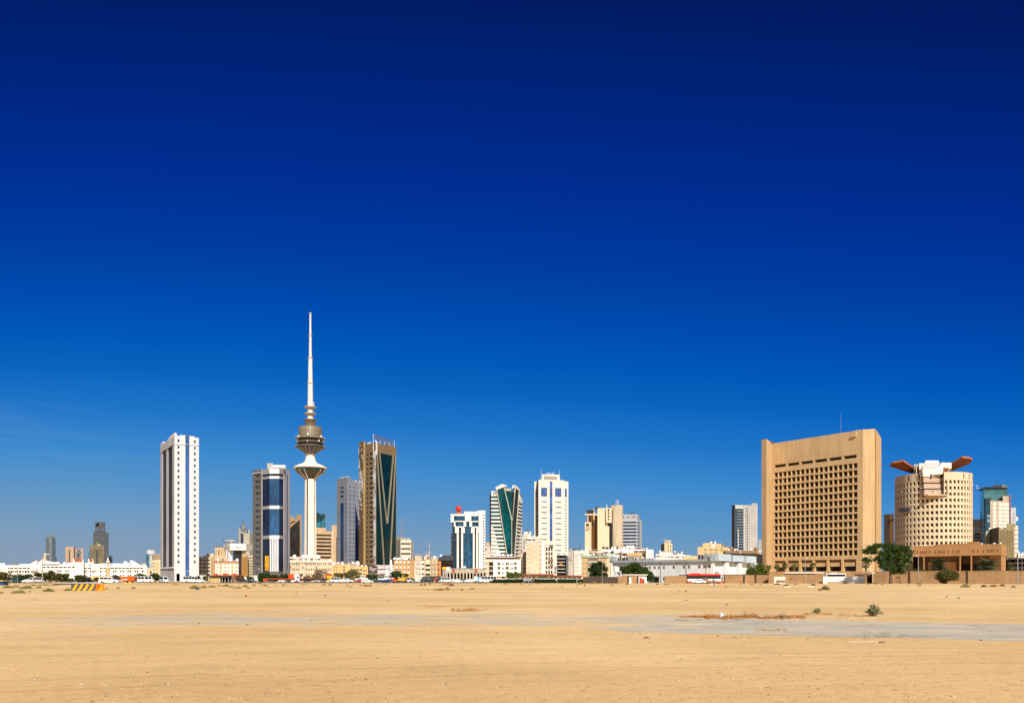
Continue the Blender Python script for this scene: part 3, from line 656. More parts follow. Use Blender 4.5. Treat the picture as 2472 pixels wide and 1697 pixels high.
# --- tan office block with dark bands, teal block and curved brown tower between
def t_mid():
 f = fr(763,742,801,748); th = Th('banded_office','tan office block with long dark window bands directly right of the telecom tower','office block',f.P(f.L / 2,0))
 m = M('peach_render',(.60,.42,.25)); zt = f.z(763,1281)
 wo = [(f.u(764),f.u(799.6),f.z(770,y + 4.8),f.z(770,y)) for y in (1289,1298,1306.5,1315.5,1324.5,1333.5,1342.5)]
 shell(th,f.back(22),0,zt,m,{0: wo},.6,BRW,DKM,.15,9)
 q = MB(); q.fbox(f,0,f.u(787),zt - .1,f.z(770,1273.5),-16,-.05,m); th.part('upper_storey',q)
 q = MB(); q.fbox(f,f.u(800.5),f.u(804),0,f.z(801,1268),-14,1.2,M('cream_fin',(.70,.58,.42))); q.fbox(f,f.u(804),f.u(813),0,f.z(805,1267.5),-18,.6,m); th.part('end_fin',q)
 f = fr(701,800,728,806); th = Th('curved_brown_tower','brown tower with dark glass under a sweeping curved parapet, left of the telecom tower','office tower',f.P(f.L / 2,0))
 m = M('rust_stone',(.40,.26,.15)); q = MB()
 q.fpx(f,[(700,1399),(728,1399),(728,1241),(716.5,1242),(714.5,1256),(711,1249),(706,1246),(700,1245)],-20,0,m,True); th.part('wall',q)
 q = MB(); q.fpx(f,[(700,1397),(723.8,1397),(723.8,1254.5),(717,1259),(710,1265),(704,1271),(700,1275)],0,.25,G('smoked_glass',(.02,.018,.018),(2.0,3.0),.12,.4,line=2.6,lw=.2)); th.part('dark_glass_front',q)
 q = MB(); q.fpx(f,[(701,1261),(712,1256),(712,1258.5),(701,1264)],0,.3,DRK); th.part('window_band',q)
 f = fr(764,1180,785,1186); th = Th('teal_block','flat topped teal glass block far behind the tan banded office','office tower',f.P(0,0)); tg = G('turquoise_glass',(.03,.17,.24),(4,4),.12,.12)
 q = MB(); q.prism(f.back(30),0,Z(1240,1180),tg); th.part('glass_wall',q)
 q = MB(); q.prism(fr(764,1181,771.5,1183).back(25),Z(1240,1180),Z(1237.5,1180),tg); th.part('crown',q)
 q = MB()
 for px in (766.5,774,775.2,783): q.fbox(f,f.u(px),f.u(px) + .5,0,Z(1248,1180),0,.3,P('dark_teal',(.01,.06,.09)))
 q.fbox(f,0,f.L,Z(1248.6,1180),Z(1248,1180),0,.3,P('dark_teal',(.01,.06,.09))); th.part('mullion',q)
t_mid()
# --- white tower with a red ball and its colonnade
def t_ball():
 d = 640; f = fr(1090,d,1172,d + 4); th = Th('red_ball_tower','white and blue glass tower with a round crown and a red ball on top','office tower',f.P(f.L / 2,0))
 z = lambda y: Z(y,d); gl = G('marine_glass',(.018,.085,.17),(1.6,1.75),.08,.55,line=.55,lw=.16); gd = G('marine_glass_dark',(.012,.04,.085),(1.6,1.75),.1,.5,line=.55,lw=.16)
 WB = M('white_stone',(.83,.81,.77),joint=(1.7,3.4),jw=.06,jd=.12,streak=.07)
 q = MB(); q.prism(Fr(f.P(f.u(1091.5),0)[:2],f.P(f.u(1158),0)[:2]).back(24),0,z(1246),gd); th.part('glass_body',q)
 col = fr(1155.5,d - .6,1171.5,d + .3); wo = opx(col,[(1165.5,1170)],rows(1242.5,6.66,20,3.1))
 shell(th,col.back(22),0,z(1232),WB,{0: wo},.4,DKW,GRW,.1,1,name='white_shaft')
 q = MB(); q.fbox(f,f.u(1120),f.u(1156),z(1247),z(1233),-16,-4,WB); q.fbox(f,f.u(1150),f.u(1158),z(1240),z(1231.5),-14,-5,WB); th.part('penthouse',q)
 for px in (1125,1134,1142): q = MB(); q.fbox(f,f.u(px),f.u(px + 1.6),z(1238),z(1235.5),-4,-3.8,DRK); th.part('vent',q)
 q = MB(); q.fbox(f,f.u(1088),f.u(1156),z(1247),z(1240.5),-20,.4,WB); q.fbox(f,f.u(1088),f.u(1095.5),z(1260.5),z(1247),-18,.4,WB); th.part('parapet_slab',q)
 # round crown: two bowed drums of glass with white sills
 def bow(xa,xb,ya,yb,bulge,mat,name,extra=.0):
  q = MB(); ua,ub = f.u(xa),f.u(xb); n = 12
  row = lambda zz_,e: [f.P(ua + (ub - ua) * k / n,zz_,.4 + e + bulge * math.sin(math.pi * (.12 + .76 * k / n))) for k in range(n + 1)]
  q.grid([row(z(yb),extra),row(z(ya),extra)],mat,sm=False); a,b = row(z(ya),extra),row(z(yb),extra)
  q.poly([*a,f.P(ub,z(ya),-1),f.P(ua,z(ya),-1)],mat); q.poly([f.P(ua,z(yb),-1),f.P(ub,z(yb),-1),*reversed(b)],mat)
  q.poly([f.P(ua,z(yb),-1),b[0],a[0],f.P(ua,z(ya),-1)],mat); q.poly([b[-1],f.P(ub,z(yb),-1),f.P(ub,z(ya),-1),a[-1]],mat)
  return th.part(name,q)
 for xa,xb in ((1095.5,1122.5),(1136.5,1157)):
  bow(xa,xb,1245.5,1257,2.2,gl,'crown_glass'); bow(xa - .3,xb + .5,1257,1259.6,2.4,WB,'crown_sill',.3); bow(xa + 1,xb - 1,1240.6,1245.5,2.3,WB,'crown_cap',.2)
 for xa,xb in ((1099,1118.5),(1139,1155.5)):
  bow(xa,xb,1259.6,1270.3,1.8,gl,'crown_glass'); bow(xa - .3,xb + .4,1270.3,1273,2.0,WB,'crown_sill',.3)
 q = MB(); q.fbox(f,f.u(1122),f.u(1137),z(1258),z(1240.5),0,2.2,WB); q.fbox(f,f.u(1118.5),f.u(1125),z(1271),z(1258),0,2.0,WB); q.fbox(f,f.u(1132.5),f.u(1139.2),z(1271),z(1258),0,2.0,WB); q.fbox(f,f.u(1095.3),f.u(1099.3),z(1271),z(1259.6),0,1.6,WB); q.fbox(f,f.u(1155),f.u(1159),z(1271),z(1259),0,1.6,WB); th.part('crown_panel',q)
 bow(1117.3,1141,1271,1380,1.6,gl,'glass_bay'); bow(1125,1132.5,1259,1271,1.2,gl,'glass_bay')
 for xa,xb,ha,hb in ((1102.3,1107,1098,1107),(1113,1117.4,1113,1121.3),(1141,1145.3,1136.5,1145.3),(1149,1153,1149,1156)):
  q = MB(); q.fbox(f,f.u(xa),f.u(xb),0,z(1273),-.5,1.9,WB); q.fbox(f,f.u(ha),f.u(hb),z(1286.5),z(1273),-.5,2.3,WB); th.part('white_column',q)
 rb = P('sign_red',(.55,.028,.012),.4); c = f.P(f.u(1107.6),0,-3)
 sg = MB(); sg.ball((c[0],c[1],z(1227)),7.7 * d / F,rb,20,(1,.55,1)); o = th.part('red_ball',sg)
 q = MB(); q.lathe(c[:2],[(5 * d / F,z(1242)),(7.2 * d / F,z(1241)),(7.2 * d / F,z(1237)),(5.5 * d / F,z(1235.5))],P('sign_orange',(.50,.11,.03),.5),18); th.part('sign_base',q,o)
 for px,y in ((1088,1245),(1172.5,1246),(1089,1275)):
  q = MB(); q.tube(f.P(f.u(px),z(y),0),f.P(f.u(px) - 1.8 * (1 if px < 1100 else -1),z(y) + .3,1),.15,.15,DKM,4); th.part('lamp_bracket',q)
 q = MB(); q.fbox(f,f.u(1088.5),f.u(1091.2),z(1380),z(1286),-14,-6,M('rear_cream',(.6,.5,.42),joint=(0,3.4),jw=1.4,jd=.8)); th.part('rear_wing',q)
 for px,w_ in ((1115,9),(1155,7)): q = MB(); q.fbox(f,f.u(px),f.u(px + w_),z(1371),z(1367),2.2,2.5,P('sign_white',(.7,.72,.72))); th.part('sign_board',q)
 # colonnade in front
 p = fr(1069,500,1176,504); cl = Th('colonnade','grey stone colonnade of slim arches along the foot of the red ball tower','colonnade',p.P(p.L / 2,0))
 gs = M('grey_stone',(.48,.42,.34)); zf,ze,zs = Z(1373,500),Z(1382,500),Z(1381.5,500)
 q = MB(); q.fbox(p,0,p.L,ze,zf,-10,0,gs); q.fbox(p,-.3,p.L + .3,zf,zf + .35,-10.3,.35,gs); cl.part('fascia',q)
 q = MB(); q.fbox(p,.5,p.L - .5,0,ze,-10,-6,G('shop_glass',(.02,.03,.03),(2,3),.1,.4)); cl.part('shop_front',q)
 n = 13
 for k in range(n + 1):
  u = .5 + (p.L - 1) * k / n; q = MB(); q.fbox(p,u - .42,u + .42,0,ze,-1.2,-.05,gs)
  if k < n:
   uu = (p.L - 1) / n; a = [(u + .42,ze)] + [(u + .42 + (uu - .84) * j / 8,ze - 1.1 * (1 - math.sin(math.pi * j / 8)) * .8) for j in range(9)] + [(u + uu - .42,ze)]
   q.fpoly(p,list(reversed(a)),-1.0,-.1,gs)
  cl.part('column',q)
 for px in (1095,1149.5):
  q = MB(); c = p.P(p.u(px),Z(1376.6,500),.45); q.ball(c,.75,rb,12,(1,.3,1)); q.box((c[0],c[1],Z(1380.5,500)),(.9,.3,.35),rb); cl.part('red_sign',q)
 q = MB(); q.fbox(p,p.u(1124.5),p.u(1133),Z(1377.5,500),Z(1374,500),.05,.2,P('sign_white',(.7,.72,.72))); q.fbox(p,p.u(1124.5),p.u(1133),Z(1376.6,500),Z(1375.8,500),.2,.23,DKM); cl.part('sign_board',q)
 for px in (1106,1120,1134,1168):
  q = MB(); q.fbox(p,p.u(px),p.u(px) + .35,zf,zf + 1.0,-2,-1.6,DKM); cl.part('roof_lamp',q)
t_ball()
# --- teal and white striped tower with the V shaped glass wings
def t_stripe():
 L = fr(1186,768,1235,762); f = fr(1235,762,1259.5,800); S = Fr(pt(1182,800),L.A)
 th = Th('striped_teal_tower','teal glass tower with white floor bands and a V of raked glass wings','skyscraper',L.P(L.L,0))
 wh = M('white_spandrel',(.80,.79,.75),streak=.05); tg = G('teal_glass',(.004,.078,.095),(1.5,3.6),.07,.3,line=.7,lw=.1); td = G('teal_glass_shaded',(.006,.032,.045),(1.5,3.6),.2,.3,line=.7,lw=.1,spec=.2)  # right face uses a darker copy of the teal, shade painted in
 zt = L.z(1190,1186); E = f.B + Vector((-14,16)); D = S.A
 q = MB(); q.prism([S.A,L.A,L.B,f.B,E],0,zt,M('tower_grey',(.09,.09,.10))); th.part('core',q)
 for k in range(17):
  y = 1197.4 + 9.06 * k; b = 1202.2 + 9.06 * k; xe = 1200 + (y - 1180) * 26 / 165 + 1
  q = MB(); q.fpx(L,[(1186.2,b),(xe,b),(xe,y),(1186.2,y)],0,.15,tg); th.part('window_band',q)
  y2,b2 = b,b + 4.2; q = MB(); q.fpx(L,[(1186.0,b2),(xe + 1,b2),(xe + 1,y2),(1186.0,y2)],0,.6,wh)
  if k >= 8: w_ = 5 + (k - 8) * 2.4; q.fpx(L,[(1186.0,y2),(1186 + w_,y2),(1186 + w_,y2 - 3.2),(1186.0,y2 - 3.2)],0,.62,wh)
  th.part('white_spandrel',q)
  xs = 1252.5 - (y - 1183) * 10 / 162 - .5; sl_ = lambda x,v: HZ - (HZ - v) * f.dep(1235) / f.dep(x)
  q = MB(); q.fpx(f,[(xs,sl_(xs,b)),(1259.4,sl_(1259.4,b)),(1259.4,sl_(1259.4,y)),(xs,sl_(xs,y))],0,.15,td); th.part('window_band',q)
  q = MB(); q.fpx(f,[(xs - .5,sl_(xs,b2)),(1259.5,sl_(1259.5,b2)),(1259.5,sl_(1259.5,y2)),(xs - .5,sl_(xs,y2))],0,.6,wh)
  if k >= 8: w_ = 2 + (k - 8) * 1.0; x0 = 1259.5 - w_; q.fpx(f,[(x0,sl_(x0,y2)),(1259.5,sl_(1259.5,y2)),(1259.5,sl_(1259.5,y2 - 3.2)),(x0,sl_(x0,y2 - 3.2))],0,.62,wh)
  th.part('white_spandrel',q)
 q = MB(); q.fpx(L,[(1186,1197.4),(1203,1197.4),(1200,1185),(1187,1185)],0,.7,wh); q.fpx(f,[(1252,1207),(1259.5,1214),(1259.5,1206),(1253.5,1193)],0,.7,wh); th.part('top_panel',q)
 q = MB()
 for k in range(3): q.fpx(L,[(1191,1188.6 + 2.6 * k),(1198,1188.6 + 2.6 * k),(1198,1187.4 + 2.6 * k),(1191,1187.4 + 2.6 * k)],.7,.8,DRK)
 th.part('louvre',q)
 Lw = L.off(2.0); fw = Fr(L.P(L.L,0,2.0)[:2],f.P(f.L,0,2.0)[:2])
 q = MB(); q.fpx(L,[(1215,1186.5),(1235,1186.5),(1235,1262)],.2,.6,tg); q.fpx(f,[(1235.2,1186.5),(1245,1190),(1236,1262)],.2,.6,td); th.part('centre_glass',q)
 q = MB(); q.fpx(Lw,[(1225.5,1347),(1235.3,1347),(1235.3,1256),(1216,1175),(1199.5,1181.5)],-1.8,0,tg); o1 = th.part('raked_glass_wing',q)
 q = MB(); q.fpx(fw,[(1235.6,1347),(1241.5,1347),(1252.8,1183),(1244.2,1177),(1236,1256)],-1.8,0,td); o2 = th.part('raked_glass_wing',q)
 tri = M('cream_trim',(.62,.58,.46),streak=.05)
 def beam(ff,a,b,w_,o,par):
  q = MB(); q.fpx(ff,[(b[0] - w_,b[1]),(b[0] + w_,b[1]),(a[0] + w_,a[1]),(a[0] - w_,a[1])],-.6,o,tri,True); th.part('trim',q,par)
 beam(Lw,(1199.5,1180),(1225.5,1347),.75,.5,o1); beam(Lw,(1216.5,1174),(1236,1256),.65,.55,o1); beam(Lw,(1235.4,1254),(1235.4,1347),.35,.5,o1)
 beam(fw,(1243.9,1176),(1236,1256),.45,.5,o2); beam(fw,(1253,1182),(1241.8,1347),.5,.5,o2)
 q = MB(); q.fpx(Lw,[(1199,1182.5),(1217,1175.5),(1215,1168.5),(1211.5,1168.3),(1195.8,1176.5)],-3,.6,wh,True); q.fpx(Lw,[(1211,1170.5),(1222.5,1174),(1224.5,1172),(1212,1168.2)],-2,-.5,wh,True); th.part('wing_cap',q)
 q = MB(); q.fpx(fw,[(1243.5,1178),(1253.2,1185),(1254.3,1181.5),(1244,1171)],-3,.6,wh,True); q.fpx(fw,[(1241,1178),(1243.6,1178),(1244,1171),(1241,1172)],-4,.5,wh,True); th.part('wing_cap',q)
 q = MB(); q.fbox(L,L.u(1217),L.u(1234),zt,L.z(1220,1177.5),-14,-4,M('penthouse_cream',(.66,.58,.42))); th.part('penthouse',q)
t_stripe()
# --- cream tower with blue slots
def t_slots():
 d = 800; f = fr(1300,d,1372,d + 7); S = Fr(f.A + Vector((-1.6,12)),f.A); th = Th('blue_slot_tower','tall cream white tower with a blue central strip and thin blue window slots','skyscraper',f.P(f.L / 2,0))
 m = M('ivory_cladding',(.80,.73,.63),joint=(0,5.4),jw=.22,jd=.25,streak=.05,var=.06); zt = f.z(1300,1160)
 bw = W('slot_blue',(.08,.13,.30),(.15,.21,.4))
 big = opx(f,[(1306,1320.7),(1340,1355)],[(1177,1198.5)],1320); sl_ = opx(f,[(1306.8,1321),(1340.5,1355.3)],rows(1209.7,13.02,10,2.6),1330)
 small = opx(f,[(1363.5,1368.3)],rows(1204.5,6.48,21,2.7)); cr = opx(f,[(1363.5,1368.3)],[(1179,1200)]); mid = (f.u(1327),f.u(1333.6),10,f.z(1330,1162))
 D = f.back(26); pts = [D[0],D[1],D[2],D[3]]
 shell(th,pts,0,zt,m,{0: big + sl_ + small + cr + [mid]},.45,parapet=1)
 th.wins(f,big + cr,.45,G('slot_panel_blue',(.05,.11,.33),(1.6,1.8),.1,.3,line=2.0,lw=.12),None,name='blue_panel'); th.wins(f,sl_,.45,bw,None,name='window_slot'); th.wins(f,small,.45,bw,GRW,.1,1)
 q = MB(); a,b,c,e = mid; q.poly([f.P(a,c,-.4),f.P(b,c,-.4),f.P(b,e,-.4),f.P(a,e,-.4)],G('slot_panel_blue',(.05,.11,.33),(1.6,1.8),.1,.3,line=2.0,lw=.12)); th.part('blue_strip',q)
 q = MB()
 for dx in (1308,1342.5):
  for k in range(13):
   y = 1206 + 13.02 * (k - 2) ; q.fbox(f,f.u(dx + 4.5),f.u(dx + 8),f.z(1330,y + 8.5),f.z(1330,y + 7.9),0,.3,P('bracket_brown',(.3,.22,.18)))
 th.part('ledge',q)
 wg = fr(1290,d + 12,1295.2,d + 12.6); wo = opx(wg,[(1292.8,1295)],rows(1204.5,6.48,21,2.7)) + opx(wg,[(1292.8,1295.2)],[(1181,1200)])
 shell(th,wg.back(14),0,wg.z(1290,1162),m,{0: wo},.3,bw,name='side_wing')
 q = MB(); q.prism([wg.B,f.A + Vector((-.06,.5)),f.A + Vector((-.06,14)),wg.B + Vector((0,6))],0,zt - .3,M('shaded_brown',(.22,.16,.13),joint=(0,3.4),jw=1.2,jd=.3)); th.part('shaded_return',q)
 q = MB(); zr = f.z(1330,1144.5); q.fbox(f,f.u(1309.5),f.u(1352),zt - .5,zr,-16,-2,m); o = th.part('penthouse',q)
 q = MB(); q.fbox(f,f.u(1314),f.u(1346),f.z(1330,1157.5),f.z(1330,1148.5),-2,-1.9,M('sign_panel_grey',(.36,.33,.28))); th.part('sign_panel',q,o)
 q = MB(); q.fbox(f,f.u(1301),f.u(1362),zt - .01,f.z(1330,1158.3),-2,.2,m); th.part('parapet',q)
 text(th,f,'\ufe8d\ufedf\ufea0\ufeee\ufe8d\ufea5'[::-1],f.u(1330),zr + .2,3.4,WHF,o=-2.4,w=f.u(1339) - f.u(1321))
 for px in (1308,1352): a = f.P(f.u(px),0,-3); mast(th,a[0],a[1],zt,f.z(1330,1132),.22,STL)
t_slots()
# --- union tower: cream fins, drum, overhanging box
def t_union():
 d = 720; th = Th('cream_fin_tower','cream tower of tall plain fins with a round drum behind and Arabic lettering','office tower',pt(1455,d))
 m = M('cream_stone',(.72,.59,.41),streak=.10,var=.07); z = lambda y: Z(y,d); rust = M('rust_panel',(.30,.13,.05),joint=(1.5,3.4),jw=.15,jd=.4); dg = G('umber_glass',(.02,.017,.018),(2,3.4),.15,.5)
 f = fr(1442.5,d,1467,d + 2); q = MB(); q.prism(f.back(26),0,z(1226),m); th.part('main_fin',q)
 b = fr(1463,d - 1.5,1476.8,d); wo = opx(b,[(1467.2,1471)],[(1228.3,1234),(1236,1240.7),(1243.3,1248),(1251,1255.4)])
 shell(th,b.back(20),z(1261.5),z(1226.3),m,{0: wo},1.0,DKW,name='overhanging_box'); q = MB(); c = fr(1463,d - 1.4,1476.8,d + .1).back(20); q.poly([(p[0],p[1],z(1261.5)) for p in reversed(c)],m); th.part('soffit',q)
 q = MB(); q.prism(fr(1467,d + 5,1476,d + 6).back(14),0,z(1262),dg); th.part('dark_glass',q)
 q = MB(); q.prism(fr(1467.2,d + 2,1470.8,d + 2.3).back(3),0,z(1269.5),m); th.part('slim_fin',q)
 lf = fr(1412,d - 4,1425.5,d - 3); q = MB(); q.prism([*lf.back(10)[:2],pt(1428.6,d + 3),lf.back(12)[3]],0,z(1260.5),m); th.part('sign_fin',q)
 q = MB(); q.fbox(lf,lf.u(1415),lf.u(1421.7),z(1270.5),z(1264),0,.05,DRK); th.part('emblem_panel',q)
 text(th,lf,'\ufe9d\ufeae\ufe91',lf.u(1418.3),z(1276),4.6,DKM,o=.1,w=lf.u(1421) - lf.u(1415))
 text(th,lf,'\ufea9\ufe8e\ufea4\ufe97\ufef9\ufe8d',lf.u(1418.2),z(1281.5),4.8,DKM,o=.1,w=lf.u(1423.3) - lf.u(1413))
 q = MB(); q.prism([pt(1425,d + 12),pt(1443,d + 5),pt(1443,d + 18),pt(1425,d + 22)],0,z(1242),rust); th.part('rust_recess',q)
 q = MB(); q.fbox(lf,lf.u(1412.2),lf.u(1442),z(1243.7),z(1240.5),-4,0,m); th.part('roof_beam',q)
 q = MB(); q.fbox(lf,lf.u(1419),lf.u(1421),z(1261),z(1243.6),-3,-1,m); th.part('beam_post',q)
 q = MB(); q.prism(fr(1416.3,d + 16,1433,d + 10).back(14),z(1262),z(1227.5),M('plant_dark',(.09,.085,.08),joint=(0,1.2),jw=.3,jd=.4)); q.prism(fr(1432.5,d + 8,1436,d + 8).back(9),z(1262),z(1226),m); q.prism(fr(1437,d + 4,1447,d + 4).back(9),z(1226),z(1222),DKM); th.part('plant_room',q)
 c = pt(1488.5,d + 26); r = 15.4 * (d + 26) / F; dm = M('drum_stone',(.55,.44,.31),joint=(0,6),jw=.12,jd=.15)
 q = MB(); q.lathe(c,[(r,0),(r,Z(1220,d + 26)),(r * .02,Z(1220,d + 26))],dm,40); th.part('drum',q)
 q = MB(); q.prism([pt(1452,d + 22),pt(1478,d + 22),pt(1478,d + 40),pt(1452,d + 40)],z(1235),z(1226.6),DKM); q.poly([(*pt(1456,d + 24),z(1227)),(*pt(1480,d + 24),z(1227)),(*pt(1480,d + 24),Z(1220.5,d + 24))],DKM); q.prism([pt(1474,d + 18),pt(1479,d + 18),pt(1479,d + 30),pt(1474,d + 30)],0,z(1227),dg); th.part('link_block',q)
 for px,y,zt in ((1490,26,1205),(1492.5,24,1206),(1487.5,28,1207),(1465,8,1217)):
  a = pt(px,d + y); mast(th,a.x,a.y,Z(1226,d + y),Z(zt,d + y),.22,STL,rungs=4)
t_union()
# --- grey office with blue bands and a crane arm on the roof
def t_band():
 L = fr(1495,870,1538,866); f = fr(1538,866,1549.5,890); th = Th('blue_band_office','pale grey office tower with blue window bands and a maintenance crane on its roof','office tower',L.P(L.L,0))
 m = M('pale_slate',(.42,.44,.48),joint=(0,3.5),jw=.1,jd=.1,streak=.05); bg_ = G('ink_blue_glass',(.015,.045,.13),(2.2,3.5),.1,.35,line=1.5,lw=.15); z = lambda y: Z(y,868)
 E = L.A + (f.B - f.A); wl = [(.6,L.u(1536.4),z(y + 4.1),z(y)) for y in [1258.8 + 7.83 * k for k in range(12)]]; wf = [(f.L * .12,f.L * .62,z(y + 4.1),z(y)) for y in [1258.8 + 7.83 * k for k in range(12)]]
 shell(th,[L.A,L.B,f.B,E],0,z(1251.5),m,{0: wl,1: wf},.5,bg_,None,wname='window_band')
 q = MB(); q.prism([L.P(L.u(1499),0,-1)[:2],L.P(L.L,0,-1)[:2],f.P(f.L * .6,0,-1)[:2],Vector(L.P(L.u(1499),0,-1)[:2]) + (f.B - f.A) * .6],z(1251.5),z(1241),m); o = th.part('crown',q)
 for px in (1504,1514,1529): q = MB(); q.fbox(L,L.u(px),L.u(px + 2.5),z(1249),z(1245),-1,-.9,DRK); th.part('opening',q,o)
 q = MB(); a = L.P(L.u(1524),z(1241),-6); q.tube(a,L.P(L.u(1524),z(1238.5),-6),.4,.4,DKM,5); q.tube(L.P(L.u(1517),z(1240.2),-6),L.P(L.u(1539),z(1233.3),-6),.35,.25,DKM,5); q.tube(L.P(L.u(1517),z(1238.5),-6),L.P(L.u(1528),z(1237.8),-6),.3,.3,DKM,5); th.part('maintenance_crane',q)
t_band()
# --- grey tower right of centre
def t_grey():
 d = 860; f = fr(1774,d,1829,d + 8); S = Fr(pt(1766.5,d + 14),f.A); th = Th('grey_slab_tower','grey slab tower with a blue glass strip, left of the huge beige block','skyscraper',f.P(f.L / 2,0))
 m = M('concrete_grey',(.42,.41,.41),streak=.06); z = lambda y: Z(y,d); zt = z(1218); bl = G('steel_blue_glass',(.025,.06,.11),(2,3.4),.1,.3)
 pts = [S.A,f.A,f.B,f.B * 1.03,S.A * 1.03]
 gs = (f.u(1774.3),f.u(1794.5),8,zt - 1); wc = opx(f,[(1802.5,1805.5)],rows(1226,6.75,18,3.4)) + opx(f,[(1798.7,1800.2)],rows(1227,6.75,18,2))
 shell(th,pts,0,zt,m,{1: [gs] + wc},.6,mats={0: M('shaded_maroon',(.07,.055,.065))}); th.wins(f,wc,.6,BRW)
 q = MB(); a,b,c,e = gs; q.poly([f.P(a,c,-.5),f.P(b,c,-.5),f.P(b,e,-.5),f.P(a,e,-.5)],bl); o = th.part('glass_strip',q)
 for k in range(15):
  y = 1232 + 6.75 * k; q = MB(); xa = 1778 if k < 8 else 1780; q.fbox(f,f.u(xa),f.u(1792.5),z(y + 1.6),z(y),-.5,.3,GREYL); th.part('floor_edge',q,o)
 q = MB(); q.fbox(f,f.u(1775),f.u(1793.5),z(1227.6),z(1219.5),-.5,.4,M('pale_green_panel',(.5,.6,.52))); th.part('top_frame',q)
 q = MB(); q.fbox(f,f.u(1795),f.u(1797.4),8,zt - .5,0,.35,M('pale_grey_trim',(.55,.57,.54))); th.part('trim',q)
 q = MB(); q.fbox(f,f.u(1814.5),f.u(1829),zt - .2,z(1213),-14,0,m); th.part('lift_house',q)
 q = MB(); q.tube(f.P(f.u(1786),zt,-5),f.P(f.u(1791),z(1215),-5),.2,.2,DKM,4); th.part('antenna',q)
 q = MB(); q.tube(f.P(f.u(1780.5),z(1320),1),f.P(f.u(1780.5),z(1277),1),.5,.4,STL,5); q.fbox(f,f.u(1779),f.u(1782),z(1292),z(1291),.4,1.5,STL); th.part('lattice_pole',q)
 f = fr(1831.5,1150,1842,1150); t2 = Th('pale_distant_block','pale grey sliver of a distant block just left of the beige block','office block',f.P(0,0)); q = MB(); q.prism(f.back(25),0,Z(1302,1150),M('haze_grey',(.36,.40,.46))); t2.part('wall',q)
t_grey()
